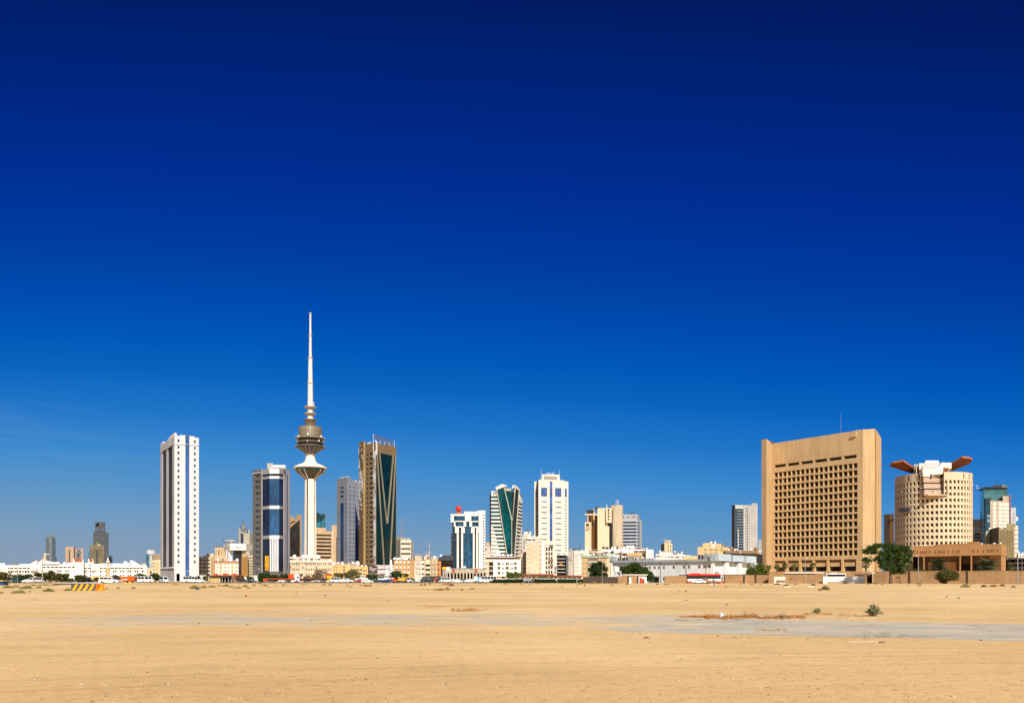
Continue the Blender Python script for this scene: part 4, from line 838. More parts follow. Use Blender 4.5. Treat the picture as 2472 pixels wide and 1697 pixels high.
# ================================================================ beige slab and drum, right
def t_beige():
 f = fr(1864,441,2083,400); th = Th('beige_slab_block','huge beige stone block with a grid of deep square windows and thick corner fins','office block',f.P(f.L / 2,0))
 m = M('beige_stone',(.67,.46,.245),joint=(4.6,3.7),jw=.07,jd=.28,streak=.17,var=.10); zt = Z(1037,400); zr = lambda y: f.z(2083,y)
 ops = []
 n,u0,u1 = 18,f.u(1868.5),f.u(2071.5); p = (u1 - u0) / n
 zz = [f.z(2071,1000 + v / 3.458) for v in (403,462,523,584,645,706,767,827,888,950,1010,1070,1130)]
 h = abs(f.z(2071,1000 + 447 / 3.458) - zz[0])
 for z in zz:
  for k in range(n): ops.append((u0 + p * k + p * .02,u0 + p * k + p * .86,z - h,z))
 top = []; zt_ = f.z(2071,1000 + 333 / 3.458); zb_ = f.z(2071,1000 + 360 / 3.458)
 for k in range(6): top.append((u0 + p * 3 * k + p * .1,u0 + p * 3 * k + p * 2.72,zb_,zt_))
 bays = []; zg1 = f.z(2071,1000 + 1207 / 3.458); zg0 = f.z(2071,1000 + 1312 / 3.458)
 for k in range(6): bays.append((u0 + p * 3 * k + p * .1,u0 + p * 3 * k + p * 2.62,zg0,zg1))
 rec = 1.9
 # the top row and the ground floor bays are cut out of bands of their own
 allo = ops + top + bays
 w = MB(); w.holes(f,0,zt,allo,rec,m)
 # fins and chamfers
 lf = fr(1838.5,432,1850,429); ch = Fr(lf.B,f.A)
 rc = Fr(f.B,pt(2112,398.5)); g1 = Fr(rc.B,pt(2113.5,399.4)); rs = Fr(pt(2115.5,399.6),pt(2127.5,424))
 bk = [rs.B * 1.05,lf.A * 1.06 + Vector((2,0))]
 zl = lf.z(1845,1060.5)
 for F_ in (lf,ch): w.holes(F_,0,zl,[],0,m)
 w.poly([(*lf.A,zl),(*lf.B,zl),(*f.A,zl),(*(f.A - f.n * 8),zl),(*(lf.A - f.n * 8),zl)],m); w.holes(Fr(f.A,f.A - f.n * 8),zt - 3,zl,[],0,m)
 w.holes(rc,0,zt + .1,[],0,m); w.holes(rs,0,rs.z(2116,1038.5),[],0,m)
 gr = M('groove_rust',(.42,.20,.08),streak=.3); w.holes(g1,0,zt,[],0,gr); w.holes(Fr(g1.B,rs.A),0,zt,[],0,gr)
 w.holes(Fr(rs.B,bk[0]),0,zt,[],0,m); w.holes(Fr(bk[0],bk[1]),0,zt - 2,[],0,m); w.holes(Fr(bk[1],lf.A),0,zl,[],0,m)
 w.poly([(v[0],v[1],zt - .5) for v in (f.A,f.B,rc.B,rs.A,rs.B,bk[0],f.A - f.n * 16)],m)
 th.part('wall',w)
 th.wins(f,ops,rec,W('deep_window',(.010,.008,.006),(.07,.052,.034),.3),P('frame_umber',(.08,.06,.04)),.1,1)
 th.wins(f,top,rec,W('deep_window',(.010,.008,.006),(.07,.052,.034),.3),P('frame_umber',(.08,.06,.04)),.15,9,'long_window')
 for a,b,c,d in bays:
  q = MB(); q.poly([f.P(a,c,-1.88),f.P(b,c,-1.88),f.P(b,d,-1.88),f.P(a,d,-1.88)],G('lobby_glass',(.012,.013,.013),(2.2,6),.12,.5)); th.part('lobby_glass',q)
  q = MB(); hh = d - c; q.fbox(f,a + .5,b - .9,c + hh * .44,d - hh * .25,-1.42,-.55,m); q.fbox(f,a + .02,b - .02,d - hh * .25,d - .05,-1.42,-1.0,M('bay_soffit',(.25,.15,.08))); th.part('balcony_box',q)
 q = MB(); u = f.u(2068); z1 = f.z(2070,1041); q.fpoly(f,[(u - 3.4,z1 - 2.6),(u,z1 - 2.6),(u,z1),],0,.8,m,True); th.part('roof_notch',q)
 a = f.P(f.u(2030),0,-8); mast(th,a[0],a[1],zt - 1,Z(987,410),.03,STL)
 q = MB()
 for px in (2058,2064): q.fbox(f,f.u(px),f.u(px) + 1,zt - .4,zt + .8,-4,-3,WHF)
 th.part('roof_lamp',q)
 q = MB(); a = lf.P(lf.u(1844),lf.z(1844,1351),.1); q.tube(a,lf.P(lf.u(1846),lf.z(1846,1347),1.6),.12,.12,DKM,5); q.box((lf.P(lf.u(1846),0,1.8)[0],lf.P(0,0,1.8)[1],lf.z(1846,1347)),(1,.7,.4),WHF); th.part('flood_lamp',q)
 # low terrace in front of the block
 tw = fr(1840,372,2100,352); tt = Th('terrace_wall','low plain sandstone terrace wall along the foot of the beige block','wall',tw.P(tw.L / 2,0)); q = MB(); q.fbox(tw,0,tw.L,0,tw.z(2000,1378.5),-14,0,M('sandstone_dark',(.42,.25,.12))); tt.part('wall',q)
t_beige()
def t_drum():
 zc = 470.0; c = Vector((zc * (2250.0 - CX) / F + 0.5,zc)); r = 20.4
 th = Th('round_tower','round cream tower with rows of deep windows and two orange roof wings','round tower',c)
 m = M('ivory_stone',(.68,.56,.40),joint=(None,3.6),jw=.07,jd=.22,streak=.08,var=.06); zt = Z(1138.5,zc - r)
 N = 54; zrow = [Z(1159.5 + 14.72 * k,zc - r * .9) for k in range(11)]; hh = Z(1159.5,zc - r * .9) - Z(1169.8,zc - r * .9)
 ang = lambda k: -math.pi / 2 + (k + .5) * 2 * math.pi / N + .02
 na = [ang(k) for k in range(N)]; wl = MB(); ops_n = []
 px_of = lambda a,rr=r: CX + F * (c.x + rr * math.cos(a)) / (c.y + rr * math.sin(a))
 notch = lambda a: 2231 < px_of(a) < 2275 and math.sin(a) < 0
 zn = Z(1195,zc - r)
 gl = W('drum_glass',(.008,.010,.010),(.025,.03,.028),.3); cnt = 0
 vis = []
 for k in range(N):
  a0,a1 = na[k] - math.pi / N,na[k] + math.pi / N
  f = Fr((c.x + r * math.cos(a0),c.y + r * math.sin(a0)),(c.x + r * math.cos(a1),c.y + r * math.sin(a1)))
  front = math.sin(na[k]) < .3
  nk = notch(na[k]); ztop = zn if nk else zt
  ops = []
  if front:
   w_ = f.L
   for z in zrow:
    if nk and z > zn - .5: continue
    ops.append((w_ * .21,w_ * .77,z - hh,z))
  wl.holes(f,0,ztop,ops,.95,m)
  for o in ops: vis.append((f,o))
  for a,b,z0,z1 in ops:   # raked sill
   wl.poly([f.P(a,z0),f.P(b,z0),f.P(b,z0 + .75,-.85),f.P(a,z0 + .75,-.85)],m)
 wl.poly([(c.x + (r - .2) * math.cos(a),c.y + (r - .2) * math.sin(a),zt - 1.2) for a in na],m); th.part('wall',wl)
 vis.sort(key=lambda v: -Vector(v[0].n).dot((c * -1).normalized()))
 for f,o in vis[:100]: th.wins(f,[o],.95,gl)
 q = MB()
 for f,o in vis[100:]: wb(q,f,*o,.95,gl,None,.1,0,0)
 th.part('window',q,kind='stuff')
 # stepped louvre panel in the notch and the slanting white box above it
 f = fr(2229.5,zc - r + 3.2,2277,zc - r + 3.6); q = MB(); lv = M('louvre_pink',(.70,.50,.39),joint=(0,.85),jw=.3,jd=.45)
 for k,(a,b) in enumerate(((1150,1164.5),(1165.5,1179.5),(1180.5,1195))):
  o = .45 * k; q.fbox(f,f.u(2229.5),f.u(2277),f.z(2250,b),f.z(2250,a),-3,o,lv); q.fbox(f,f.u(2229.5),f.u(2277),f.z(2250,a + 1.5),f.z(2250,a),-3,o + .15,DRK)
 q.fbox(f,0,f.L,f.z(2250,1197),f.z(2250,1195),-4,4.6,m); th.part('louvre_panel',q)
 sp = MB(); f2 = Fr(f.P(f.L,0,5.0)[:2],f.P(f.L,0,-7)[:2]); zq = lambda y: f.z(2250,y)
 a = f.B - f.d * 0; sp.poly([f.P(f.L,zq(1195),4.6),f.P(f.L,zq(1195),-3),f.P(f.L,zq(1144),-3),f.P(f.L,zq(1143),3.0)],m); th.part('notch_cheek',sp)
 wb_ = M('white_box',(.84,.80,.72),streak=.05); g = fr(2227,zc - r + 3.0,2277,zc - r + 3.5)
 z = lambda y: g.z(2250,y)
 q = MB(); prof = [(g.u(2229),z(1150)),(g.u(2268),z(1150)),(g.u(2276.5),z(1140.5)),(g.u(2276.8),z(1115)),(g.u(2262),z(1130)),(g.u(2226.5),z(1131.3))]
 q.fpoly(g,prof,-3,0,wb_,True); q.fbox(g,g.u(2227),g.u(2276),z(1140),z(1116),-16,-3.4,wb_); th.part('slanting_box',q)
 sk = MB(); zA,zB = z(1131),z(1114)
 sk.poly([g.P(g.u(2226.5),z(1131.5),.2),g.P(g.u(2262),z(1130),.2),g.P(g.u(2277),z(1114.5),-3.8),g.P(g.u(2230),z(1116),-3.8)],wb_); o = th.part('skylight_slope',sk)
 for k in range(5):
  x0,x1 = 2227.5 + 6.4 * k,2237 + 8.6 * k; q = MB(); q.poly([g.P(g.u(x0),z(1131) + .1,.35),g.P(g.u(x0 + 1.7),z(1131) + .1,.35),g.P(g.u(x1 + 1.9),z(1115.5) + .1,-3.6),g.P(g.u(x1),z(1115.5) + .1,-3.6)],P('skylight_shadow',(.05,.045,.035))); th.part('skylight_slit',q,o)
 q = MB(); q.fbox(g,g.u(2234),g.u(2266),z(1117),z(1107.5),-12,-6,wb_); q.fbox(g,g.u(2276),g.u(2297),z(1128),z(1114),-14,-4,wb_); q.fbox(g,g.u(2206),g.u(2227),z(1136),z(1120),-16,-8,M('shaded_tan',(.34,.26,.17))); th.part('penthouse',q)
 q = MB(); q.fbox(g,g.u(2277),g.u(2289),z(1141),z(1128),-6,-1,P('rust_red',(.28,.075,.02),.6)); th.part('rust_recess',q)
 for px in (2209.5,2287.5): q = MB(); q.tube(g.P(g.u(px),zt - 2,1),g.P(g.u(px),z(1127),1),.35,.35,P('post_tan',(.5,.4,.28)),6); th.part('wing_post',q)
 q = MB()
 for k in range(3): q.ball(g.P(g.u(2208 + 3 * k),z(1117),-12),.9,P('unit_grey',(.42,.42,.4)),8)
 th.part('cooling_unit',q)
 # two raked wings of rust coloured slatted boards
 un = M('wing_soffit',(.26,.075,.022),joint=(1.3,.9),jw=.16,jd=.35,streak=.1); eg = P('wing_edge',(.50,.15,.035),.6)
 def wing(pts,th_):
  q = MB(); lo = [Vector((X(px,dd),dd,Z(py,dd))) for px,py,dd in pts]; up = [p + Vector((0,0,th_)) for p in lo]
  q.poly(lo,un); q.poly(list(reversed(up)),eg); n = len(lo)
  for i in range(n): q.poly([lo[i],lo[(i + 1) % n],up[(i + 1) % n],up[i]],eg)
  th.part('roof_wing',q)
 wing([(2147.5,1126,460),(2149,1121.5,457),(2156,1118.5,454),(2181,1113.8,450),(2210,1133.5,466),(2203,1143.5,472)],.9)
 wing([(2287.5,1139,474),(2287.5,1125.5,464),(2323.5,1104.8,450),(2342,1107,452),(2347.5,1111,455),(2341,1119.5,462),(2296,1138,472)],.9)
 # flood lamps on arms round the wall
 for a0,py in ((-2.86,1187),(-2.62,1182),(-2.32,1178.5),(-1.98,1175.5),(-1.27,1171),(-1.02,1171.5),(-.72,1173),(-.5,1178)):
  q = MB(); e = Vector((math.cos(a0),math.sin(a0))); p0 = c + e * r; p1 = c + e * (r + 2.4); zz = Z(py,p1.y)
  q.tube((*p0,zz - .4),(*p1,zz),.1,.1,DKM,4); q.box((p1.x,p1.y,zz - .1),(.9,.6,.35),WHF,a0); th.part('flood_lamp',q)
 for a0 in (-2.7,-2.4,-2.1,-1.2,-.95,-.72):
  q = MB(); e = Vector((math.cos(a0),math.sin(a0))); p0 = c + e * (r + .04); q.box((p0.x,p0.y,zt - 3.6),(.12,.55,2.8),DRK,a0); th.part('parapet_slot',q)
 a0 = -2.85; q = MB(); e = Vector((math.cos(a0),math.sin(a0))); tg = Vector((-e.y,e.x)); zz = Z(1227,455)
 ff = Fr(c + e * (r + .1) - tg * 4.6,c + e * (r + .1) + tg * 4.6); q.fbox(ff,.3,ff.L - .3,zz - 1.2,zz + .9,-1.5,.5,P('sign_dusk',(.12,.12,.13))); th.part('sign_board',q)
 # low wing in front
 f = fr(2204,356,2418,331); th = Th('sandstone_pavilion','low orange sandstone wing on piers with slit windows, before the round tower','low building',f.P(f.L / 2,0))
 m = M('sandstone',(.50,.265,.115),joint=(0,2.2),jw=.06,jd=.12,streak=.10); zt = f.z(2415,1312); zb = f.z(2415,1339.3)
 xs = [(v,v + 2.2) for v in (2213,2221.5,2225.7,2230.7,2234.7,2243,2256,2264.5,2269,2274,2278,2287,2299.5,2309,2313,2345.5,2350,2359,2372.5,2382,2386.5,2391.5,2396.5,2406)]
 ops = [(f.u(a),f.u(b),f.z(2400,1333),f.z(2400,1325.8)) for a,b in xs]
 rs = Fr(f.B,pt(2430,352)); bk = [rs.B * 1.05,f.A * 1.04]
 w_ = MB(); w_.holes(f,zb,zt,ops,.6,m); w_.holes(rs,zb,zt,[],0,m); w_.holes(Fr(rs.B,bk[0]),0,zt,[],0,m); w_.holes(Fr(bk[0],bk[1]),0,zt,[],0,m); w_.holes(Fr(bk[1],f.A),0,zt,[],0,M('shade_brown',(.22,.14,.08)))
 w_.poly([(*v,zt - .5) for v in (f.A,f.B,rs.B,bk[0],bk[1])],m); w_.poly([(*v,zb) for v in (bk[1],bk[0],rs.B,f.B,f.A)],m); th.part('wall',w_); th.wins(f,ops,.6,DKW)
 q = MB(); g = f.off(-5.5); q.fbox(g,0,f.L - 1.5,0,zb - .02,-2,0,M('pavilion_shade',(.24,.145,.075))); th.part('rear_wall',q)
 q = MB(); q.fbox(g,g.u(2242),g.u(2310),0,zb - 2.5,0,1.0,m); th.part('inner_wall',q)
 q = MB(); q.fbox(g,g.u(2318),g.u(2345),0,g.z(2330,1360),0,.1,DRK); q.fbox(g,g.u(2350),g.u(2412),0,g.z(2380,1358),0,.1,DRK); th.part('dark_opening',q)
 for px in (2228.5,2316,2343): q = MB(); q.fbox(f,f.u(px),f.u(px + 3.6),0,zb - .02,-5.4,-.15,m); th.part('pier',q)
 q = MB(); q.prism([f.P(f.L - 4.5,0,-4)[:2],f.P(f.L - .3,0,-.4)[:2],rs.P(rs.L - .2,0,-.3)[:2],rs.P(rs.L - .5,0,-6)[:2]],0,zb - .02,m); th.part('corner_pier',q)
 q = MB(); q.fbox(f,f.u(2256),f.u(2360),zt - .6,zt + .6,-9,-3,m); q.fbox(f,f.u(2335),f.u(2366),zt - .6,zt + 1.4,-12,-5,m); th.part('roof_block',q)
 for px in (2230,2368,2398,2413): q = MB(); q.box((f.P(f.u(px),0,-1)[0],f.P(f.u(px),0,-1)[1],zt - .5),(.8,.6,1.0),WHF); th.part('roof_lamp',q)
 f = fr(2186,380,2204,378); t2 = Th('striped_annex','small cream striped annex between the big round headed tree and the sandstone pavilion','annex',f.P(0,0)); q = MB(); q.fbox(f,0,f.L,0,f.z(2190,1340),-8,0,M('striped_cream',(.66,.52,.32),joint=(0,1.0),jw=.2,jd=.4)); q.fbox(f,0,f.L * .6,f.z(2190,1356),f.z(2190,1352.5),0,.05,DRK); t2.part('wall',q)
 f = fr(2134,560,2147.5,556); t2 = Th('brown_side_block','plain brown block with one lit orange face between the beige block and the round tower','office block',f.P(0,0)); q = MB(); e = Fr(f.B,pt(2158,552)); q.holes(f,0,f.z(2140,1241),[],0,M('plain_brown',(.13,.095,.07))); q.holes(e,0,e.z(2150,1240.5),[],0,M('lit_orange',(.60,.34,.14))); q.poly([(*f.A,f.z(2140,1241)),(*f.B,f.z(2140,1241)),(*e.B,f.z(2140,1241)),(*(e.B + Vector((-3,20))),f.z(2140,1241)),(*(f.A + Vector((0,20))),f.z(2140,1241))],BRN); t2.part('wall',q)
 q = MB(); q.fbox(e,0,e.L,e.z(2150,1256),e.z(2150,1254),0,.4,DRK); t2.part('ledge',q)
t_drum()
def t_right():
 d = 760; f = fr(2375,d,2432.5,d + 5); S = Fr(pt(2367,d + 30),f.A); th = Th('teal_roof_tower','teal glass tower with an overhanging flat roof at the right edge of the skyline','office tower',f.P(0,0)); z = lambda y: Z(y,d)
 tg = G('sea_glass',(.05,.145,.17),(3,3.6),.12,.12); ng = G('night_glass',(.012,.05,.085),(2,3.6),.1,.3)
 q = MB(); q.prism([S.A,f.A,f.B,f.B * 1.04,S.A * 1.03],0,z(1177),tg); th.part('glass_wall',q)
 q = MB(); q.fbox(S,-.5,S.L + .0,0,z(1177.5),0,.3,ng); q.fpx(f,[(2375.2,1399),(2390,1399),(2390,1208),(2376,1203)],0,1.6,ng); th.part('dark_glass',q)
 q = MB(); q.prism([pt(2361,d + 26),pt(2378,d - 3),pt(2433,d + 3),pt(2433,d + 30)],z(1177),z(1175.5),DKM); th.part('roof_slab',q)
 q = MB(); q.fbox(f,f.u(2397),f.u(2424),z(1175.5),z(1168.5),-16,-4,DKM); q.fbox(f,f.u(2424),f.u(2432),z(1175.5),z(1168),-12,-3,M('plant_olive',(.22,.22,.16))); th.part('plant_room',q)
 q = MB(); q.fbox(f,f.u(2380),f.u(2387),z(1249),z(1242),1.6,1.7,P('pale_frame',(.2,.3,.36))); q.fbox(f,f.u(2380),f.u(2387),z(1261),z(1253),1.6,1.7,P('pale_frame',(.2,.3,.36))); th.part('window_frame',q)
 d = 700; f = fr(2390.5,d,2436.5,d + 4); th = Th('cream_grid_block','cream apartment block with big pale panels standing before the teal roofed tower','apartment block',f.P(0,0)); z = lambda y: Z(y,d); m = M('mushroom_render',(.50,.42,.32))
 shell(th,f.back(20),0,z(1208),m); q = MB(); q.fbox(f,f.u(2421),f.u(2437),z(1208),z(1196),-14,0,m); q.prism(fr(2437.3,d + 3,2440.5,d + 3).back(5),0,z(1193),P('red_mast_wall',(.25,.10,.08))); th.part('stair_tower',q)
 pw = P('pale_panel',(.72,.68,.62),.6)
 for xa,xb in ((2396.5,2404),(2410.5,2420),(2421.5,2435.5)):
  for k in range(7):
   y = 1213 + 9.2 * k
   if y < 1280: q = MB(); q.fbox(f,f.u(xa),f.u(xb),z(y + 7.3),z(y),0,.25,pw); th.part('pale_panel',q)
 q = MB(); q.fpx(f,[(2404,1206),(2420,1206),(2420,1197),(2416,1197)],-12,-6,DKM); q.fbox(f,f.u(2390),f.u(2393),z(1206),z(1200),-4,-3,DKM); th.part('dark_roof',q)
 d = 620; f = fr(2393,d,2449,d + 3); th = Th('olive_block','plain olive brown block at the far right with a sunken darker panel','office block',f.P(0,0)); z = lambda y: Z(y,d); m = M('olive_render',(.30,.255,.14))
 L = Fr(pt(2388,d + 25),pt(2411,d)); r_ = fr(2411,d,2451,d + 3); q = MB(); q.prism([L.A,L.B,r_.B,r_.B + Vector((4,26)),L.A + Vector((8,20))],0,z(1276),m); th.part('wall',q)
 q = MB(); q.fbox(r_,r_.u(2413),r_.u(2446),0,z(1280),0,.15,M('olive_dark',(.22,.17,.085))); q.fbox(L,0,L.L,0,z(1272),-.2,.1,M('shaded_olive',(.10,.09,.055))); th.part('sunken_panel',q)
 q = MB(); q.fbox(r_,r_.u(2430),r_.u(2451),z(1276),z(1262.5),-14,-.1,m); q.fbox(r_,r_.u(2451),r_.u(2455),0,z(1268),-14,-2,M('grey_green',(.45,.46,.38))); th.part('upper_block',q)
 roofkit(th,r_,z(1276),2411,2430,2,3,6,1.2,'a')
 d = 640; f = fr(2380,d,2392,d + 2); th = Th('ruined_white_block','narrow grey and white block with a broken corner left of the olive block','building',f.P(0,0)); q = MB(); q.prism(f.back(16),0,Z(1281,d),M('grey_green',(.45,.46,.38))); th.part('wall',q); q = MB(); q.fpx(f,[(2388,1296),(2393,1290),(2398,1280),(2398,1276),(2386,1273),(2386,1278),(2391,1281)],-6,.5,WHT,True); th.part('white_corner',q)
 d = 800; f = fr(2440,d,2452.5,d); th = Th('white_slot_block','narrow pale grey tower with three small square windows at the right edge','office tower',f.P(0,0)); o = opx(f,[(2446.2,2448.4)],[(1238,1241.5),(1246,1249.5),(1253,1256.5)]); shell(th,f.back(20),0,Z(1225,d),M('pale_blue_grey',(.50,.54,.58)),{0: o},.4,DKW)
 d = 900; f = fr(2453,d,2457.5,d); th = Th('blue_topped_block','very narrow white block with a blue band near its top at the right edge','building',f.P(0,0)); q = MB(); q.prism(f.back(14),0,Z(1247,d),WHT); th.part('wall',q); q = MB(); q.fbox(f,0,f.L,Z(1268,d),Z(1257,d),0,.2,P('sign_blue',(.02,.16,.4))); th.part('blue_band',q)
 d = 560; f = fr(2449,d,2458,d); th = Th('white_balcony_block','slim white apartment block with stacked balconies at the far right','apartment block',f.P(0,0)); shell(th,f.back(14),0,Z(1272,d),M('white_balcony',(.72,.64,.56),joint=(0,3.2),jw=.9,jd=.5))
 d = 820; f = fr(2341.5,d,2366.5,d + 2); th = Th('tan_sign_block','tan block with white bands and a red and white sign beside the round tower','office block',f.P(0,0)); z = lambda y: Z(y,d)
 wo = [(f.u(2353),f.u(2366),z(y + 3.6),z(y)) for y in (1287,1295,1303)]; shell(th,f.back(18),0,z(1253),M('taupe_render',(.46,.38,.29)),{0: wo},.4,BLW,wname='window_band')
 q = MB(); q.fbox(f,f.u(2351),f.u(2366.5),z(1286),z(1271),0,.3,M('pale_blue_grey',(.50,.54,.58))); th.part('grey_band',q)
 q = MB(); q.fbox(f,f.u(2341),f.u(2351),z(1289),z(1264.5),.4,1.0,WHF); o = th.part('sign_board',q); q = MB(); q.fpx(f,[(2341.3,1277),(2347.5,1275),(2349,1266.5),(2341.3,1267)],1.0,1.1,P('sign_red',(.55,.028,.012),.4)); q.fpx(f,[(2341.3,1283),(2345,1280),(2349,1279),(2349,1280.5),(2344,1284)],1.0,1.1,P('sign_red',(.55,.028,.012),.4)); th.part('red_emblem',q,o)
 q = MB(); q.fpx(f,[(2344,1253),(2348.5,1253),(2348,1232.5),(2346.5,1232.5)],-9,-6,P('dark_mast',(.05,.07,.1)),True); th.part('rooftop_mast',q)
 d = 560; f = fr(2454,d,2490,d); th = Th('white_dish_house','low white house with three white dishes on the roof at the right edge','house',f.P(0,0)); shell(th,f.back(12),0,Z(1336,d),WHT,{0: opx(f,cols(2456,6,4,3),rows(1340,8,2,4))},.3,BRW); roofkit(th,f,Z(1336,d),2456,2472,4,9,5,1.2,'d')
 d = 470; f = fr(2428,d,2500,d - 10); th = Th('dark_car_deck','dark multi-level car deck behind the wall at the right edge','car deck',f.P(0,0)); q = MB()
 for k,y in enumerate((1346,1357,1368)): q.fbox(f,f.u(2432),f.L,f.z(2450,y + 4),f.z(2450,y),-14,0,M('deck_grey',(.10,.085,.075)))
 q.fbox(f,f.u(2430),f.L,0,f.z(2450,1350),-15,-14,DRK); th.part('deck_slab',q); q = MB()
 for px in (2436,2450,2464): q.fbox(f,f.u(px),f.u(px + 2),0,f.z(2450,1346),-2,-1,M('deck_grey',(.10,.085,.075)))
 th.part('column',q)
t_right()
# ================================================================ low buildings, left to right
def simple(name,label,cat,pa,da,pb,db,ytop,mat,wc=None,wr=None,depth=14,rec=.3,glass=None,frame=None,mull=0,ref=None,extra=None,**kw):
 f = fr(pa,da,pb,db); th = Th(name,label,cat,f.P(f.L / 2,0)); ops = opx(f,wc,wr,ref) if wc else []
 shell(th,f.back(depth),0,f.z(pa,ytop),mat,{0: ops + (extra(f) if extra else [])},rec,glass,frame,.12,mull,**kw)
 return th,f
def far_left():
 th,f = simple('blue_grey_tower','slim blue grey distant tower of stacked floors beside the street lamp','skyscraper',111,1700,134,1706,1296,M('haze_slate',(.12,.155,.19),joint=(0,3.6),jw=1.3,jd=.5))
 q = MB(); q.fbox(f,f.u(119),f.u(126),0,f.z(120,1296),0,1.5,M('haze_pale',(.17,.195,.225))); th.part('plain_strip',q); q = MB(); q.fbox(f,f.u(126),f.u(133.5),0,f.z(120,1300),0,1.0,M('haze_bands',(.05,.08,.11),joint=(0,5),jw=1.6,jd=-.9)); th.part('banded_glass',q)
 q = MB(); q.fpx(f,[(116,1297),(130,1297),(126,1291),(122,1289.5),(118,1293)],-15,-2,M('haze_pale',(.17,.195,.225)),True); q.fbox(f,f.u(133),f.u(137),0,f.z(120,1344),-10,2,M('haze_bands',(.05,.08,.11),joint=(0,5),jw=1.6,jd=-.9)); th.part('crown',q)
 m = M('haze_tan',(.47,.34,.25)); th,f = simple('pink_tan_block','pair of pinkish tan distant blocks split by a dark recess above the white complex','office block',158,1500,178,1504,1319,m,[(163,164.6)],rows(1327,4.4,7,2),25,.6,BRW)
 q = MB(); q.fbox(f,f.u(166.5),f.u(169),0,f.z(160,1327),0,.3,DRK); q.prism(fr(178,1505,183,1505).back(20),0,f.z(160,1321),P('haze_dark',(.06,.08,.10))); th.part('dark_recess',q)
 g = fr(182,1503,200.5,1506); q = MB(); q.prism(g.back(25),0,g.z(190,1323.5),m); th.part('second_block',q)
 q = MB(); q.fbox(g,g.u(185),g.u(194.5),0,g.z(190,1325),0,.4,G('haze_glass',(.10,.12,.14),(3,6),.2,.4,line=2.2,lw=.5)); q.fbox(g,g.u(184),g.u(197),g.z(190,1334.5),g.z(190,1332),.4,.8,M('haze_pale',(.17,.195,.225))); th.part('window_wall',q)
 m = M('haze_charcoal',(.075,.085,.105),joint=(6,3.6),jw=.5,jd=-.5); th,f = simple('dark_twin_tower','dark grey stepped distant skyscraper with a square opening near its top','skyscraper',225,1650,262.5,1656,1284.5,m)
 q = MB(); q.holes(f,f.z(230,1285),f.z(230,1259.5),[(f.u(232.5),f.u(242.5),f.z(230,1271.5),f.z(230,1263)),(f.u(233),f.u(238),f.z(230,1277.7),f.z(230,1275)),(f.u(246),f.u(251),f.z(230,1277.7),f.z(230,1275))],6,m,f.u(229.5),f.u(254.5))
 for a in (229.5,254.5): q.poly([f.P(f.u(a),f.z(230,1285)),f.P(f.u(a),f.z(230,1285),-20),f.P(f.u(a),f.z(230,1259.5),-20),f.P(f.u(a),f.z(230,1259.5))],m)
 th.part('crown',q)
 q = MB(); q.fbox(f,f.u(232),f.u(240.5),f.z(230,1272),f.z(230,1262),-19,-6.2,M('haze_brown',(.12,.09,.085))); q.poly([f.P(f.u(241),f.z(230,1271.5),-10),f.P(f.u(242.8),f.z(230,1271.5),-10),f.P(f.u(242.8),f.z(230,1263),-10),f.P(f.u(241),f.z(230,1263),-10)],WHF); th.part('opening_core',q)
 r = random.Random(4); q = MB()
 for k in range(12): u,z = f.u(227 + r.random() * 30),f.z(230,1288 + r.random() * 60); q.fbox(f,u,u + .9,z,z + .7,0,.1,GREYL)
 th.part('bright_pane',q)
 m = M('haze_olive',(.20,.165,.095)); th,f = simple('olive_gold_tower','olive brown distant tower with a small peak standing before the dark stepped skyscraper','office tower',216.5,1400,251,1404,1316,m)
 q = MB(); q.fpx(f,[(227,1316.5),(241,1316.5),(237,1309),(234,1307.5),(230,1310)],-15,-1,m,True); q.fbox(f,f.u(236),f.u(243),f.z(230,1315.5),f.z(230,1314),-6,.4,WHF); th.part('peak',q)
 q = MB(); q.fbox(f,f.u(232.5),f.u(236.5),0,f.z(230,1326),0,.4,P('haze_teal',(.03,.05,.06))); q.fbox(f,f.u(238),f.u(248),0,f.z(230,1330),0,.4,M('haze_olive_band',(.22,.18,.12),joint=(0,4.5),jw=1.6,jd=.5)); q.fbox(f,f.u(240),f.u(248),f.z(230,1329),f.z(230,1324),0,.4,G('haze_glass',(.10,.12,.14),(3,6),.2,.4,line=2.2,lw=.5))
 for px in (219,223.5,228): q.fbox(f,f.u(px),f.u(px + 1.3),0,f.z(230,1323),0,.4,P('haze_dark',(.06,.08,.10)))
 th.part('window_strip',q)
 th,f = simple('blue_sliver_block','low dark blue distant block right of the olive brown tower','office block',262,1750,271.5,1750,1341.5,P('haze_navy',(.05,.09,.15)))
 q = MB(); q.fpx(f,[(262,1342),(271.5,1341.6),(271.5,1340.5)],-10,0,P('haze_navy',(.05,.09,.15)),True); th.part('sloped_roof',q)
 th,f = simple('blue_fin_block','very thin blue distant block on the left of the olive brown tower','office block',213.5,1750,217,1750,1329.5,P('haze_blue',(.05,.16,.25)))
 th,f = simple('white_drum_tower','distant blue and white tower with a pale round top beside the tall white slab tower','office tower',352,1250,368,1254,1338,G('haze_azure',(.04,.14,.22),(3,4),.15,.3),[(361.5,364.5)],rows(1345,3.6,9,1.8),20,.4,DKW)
 q = MB(); q.fbox(f,f.u(360.5),f.u(367),0,f.z(360,1339),0,.2,M('haze_white',(.58,.6,.62),joint=(0,2.35),jw=1.0,jd=.6)); q.lathe(f.P(f.u(364.5),0,-8),[(6.2,f.z(360,1338)),(6.2,f.z(360,1327)),(.1,f.z(360,1326.5))],M('haze_white2',(.55,.57,.60),joint=(0,5),jw=.8,jd=.4),20); th.part('round_top',q)
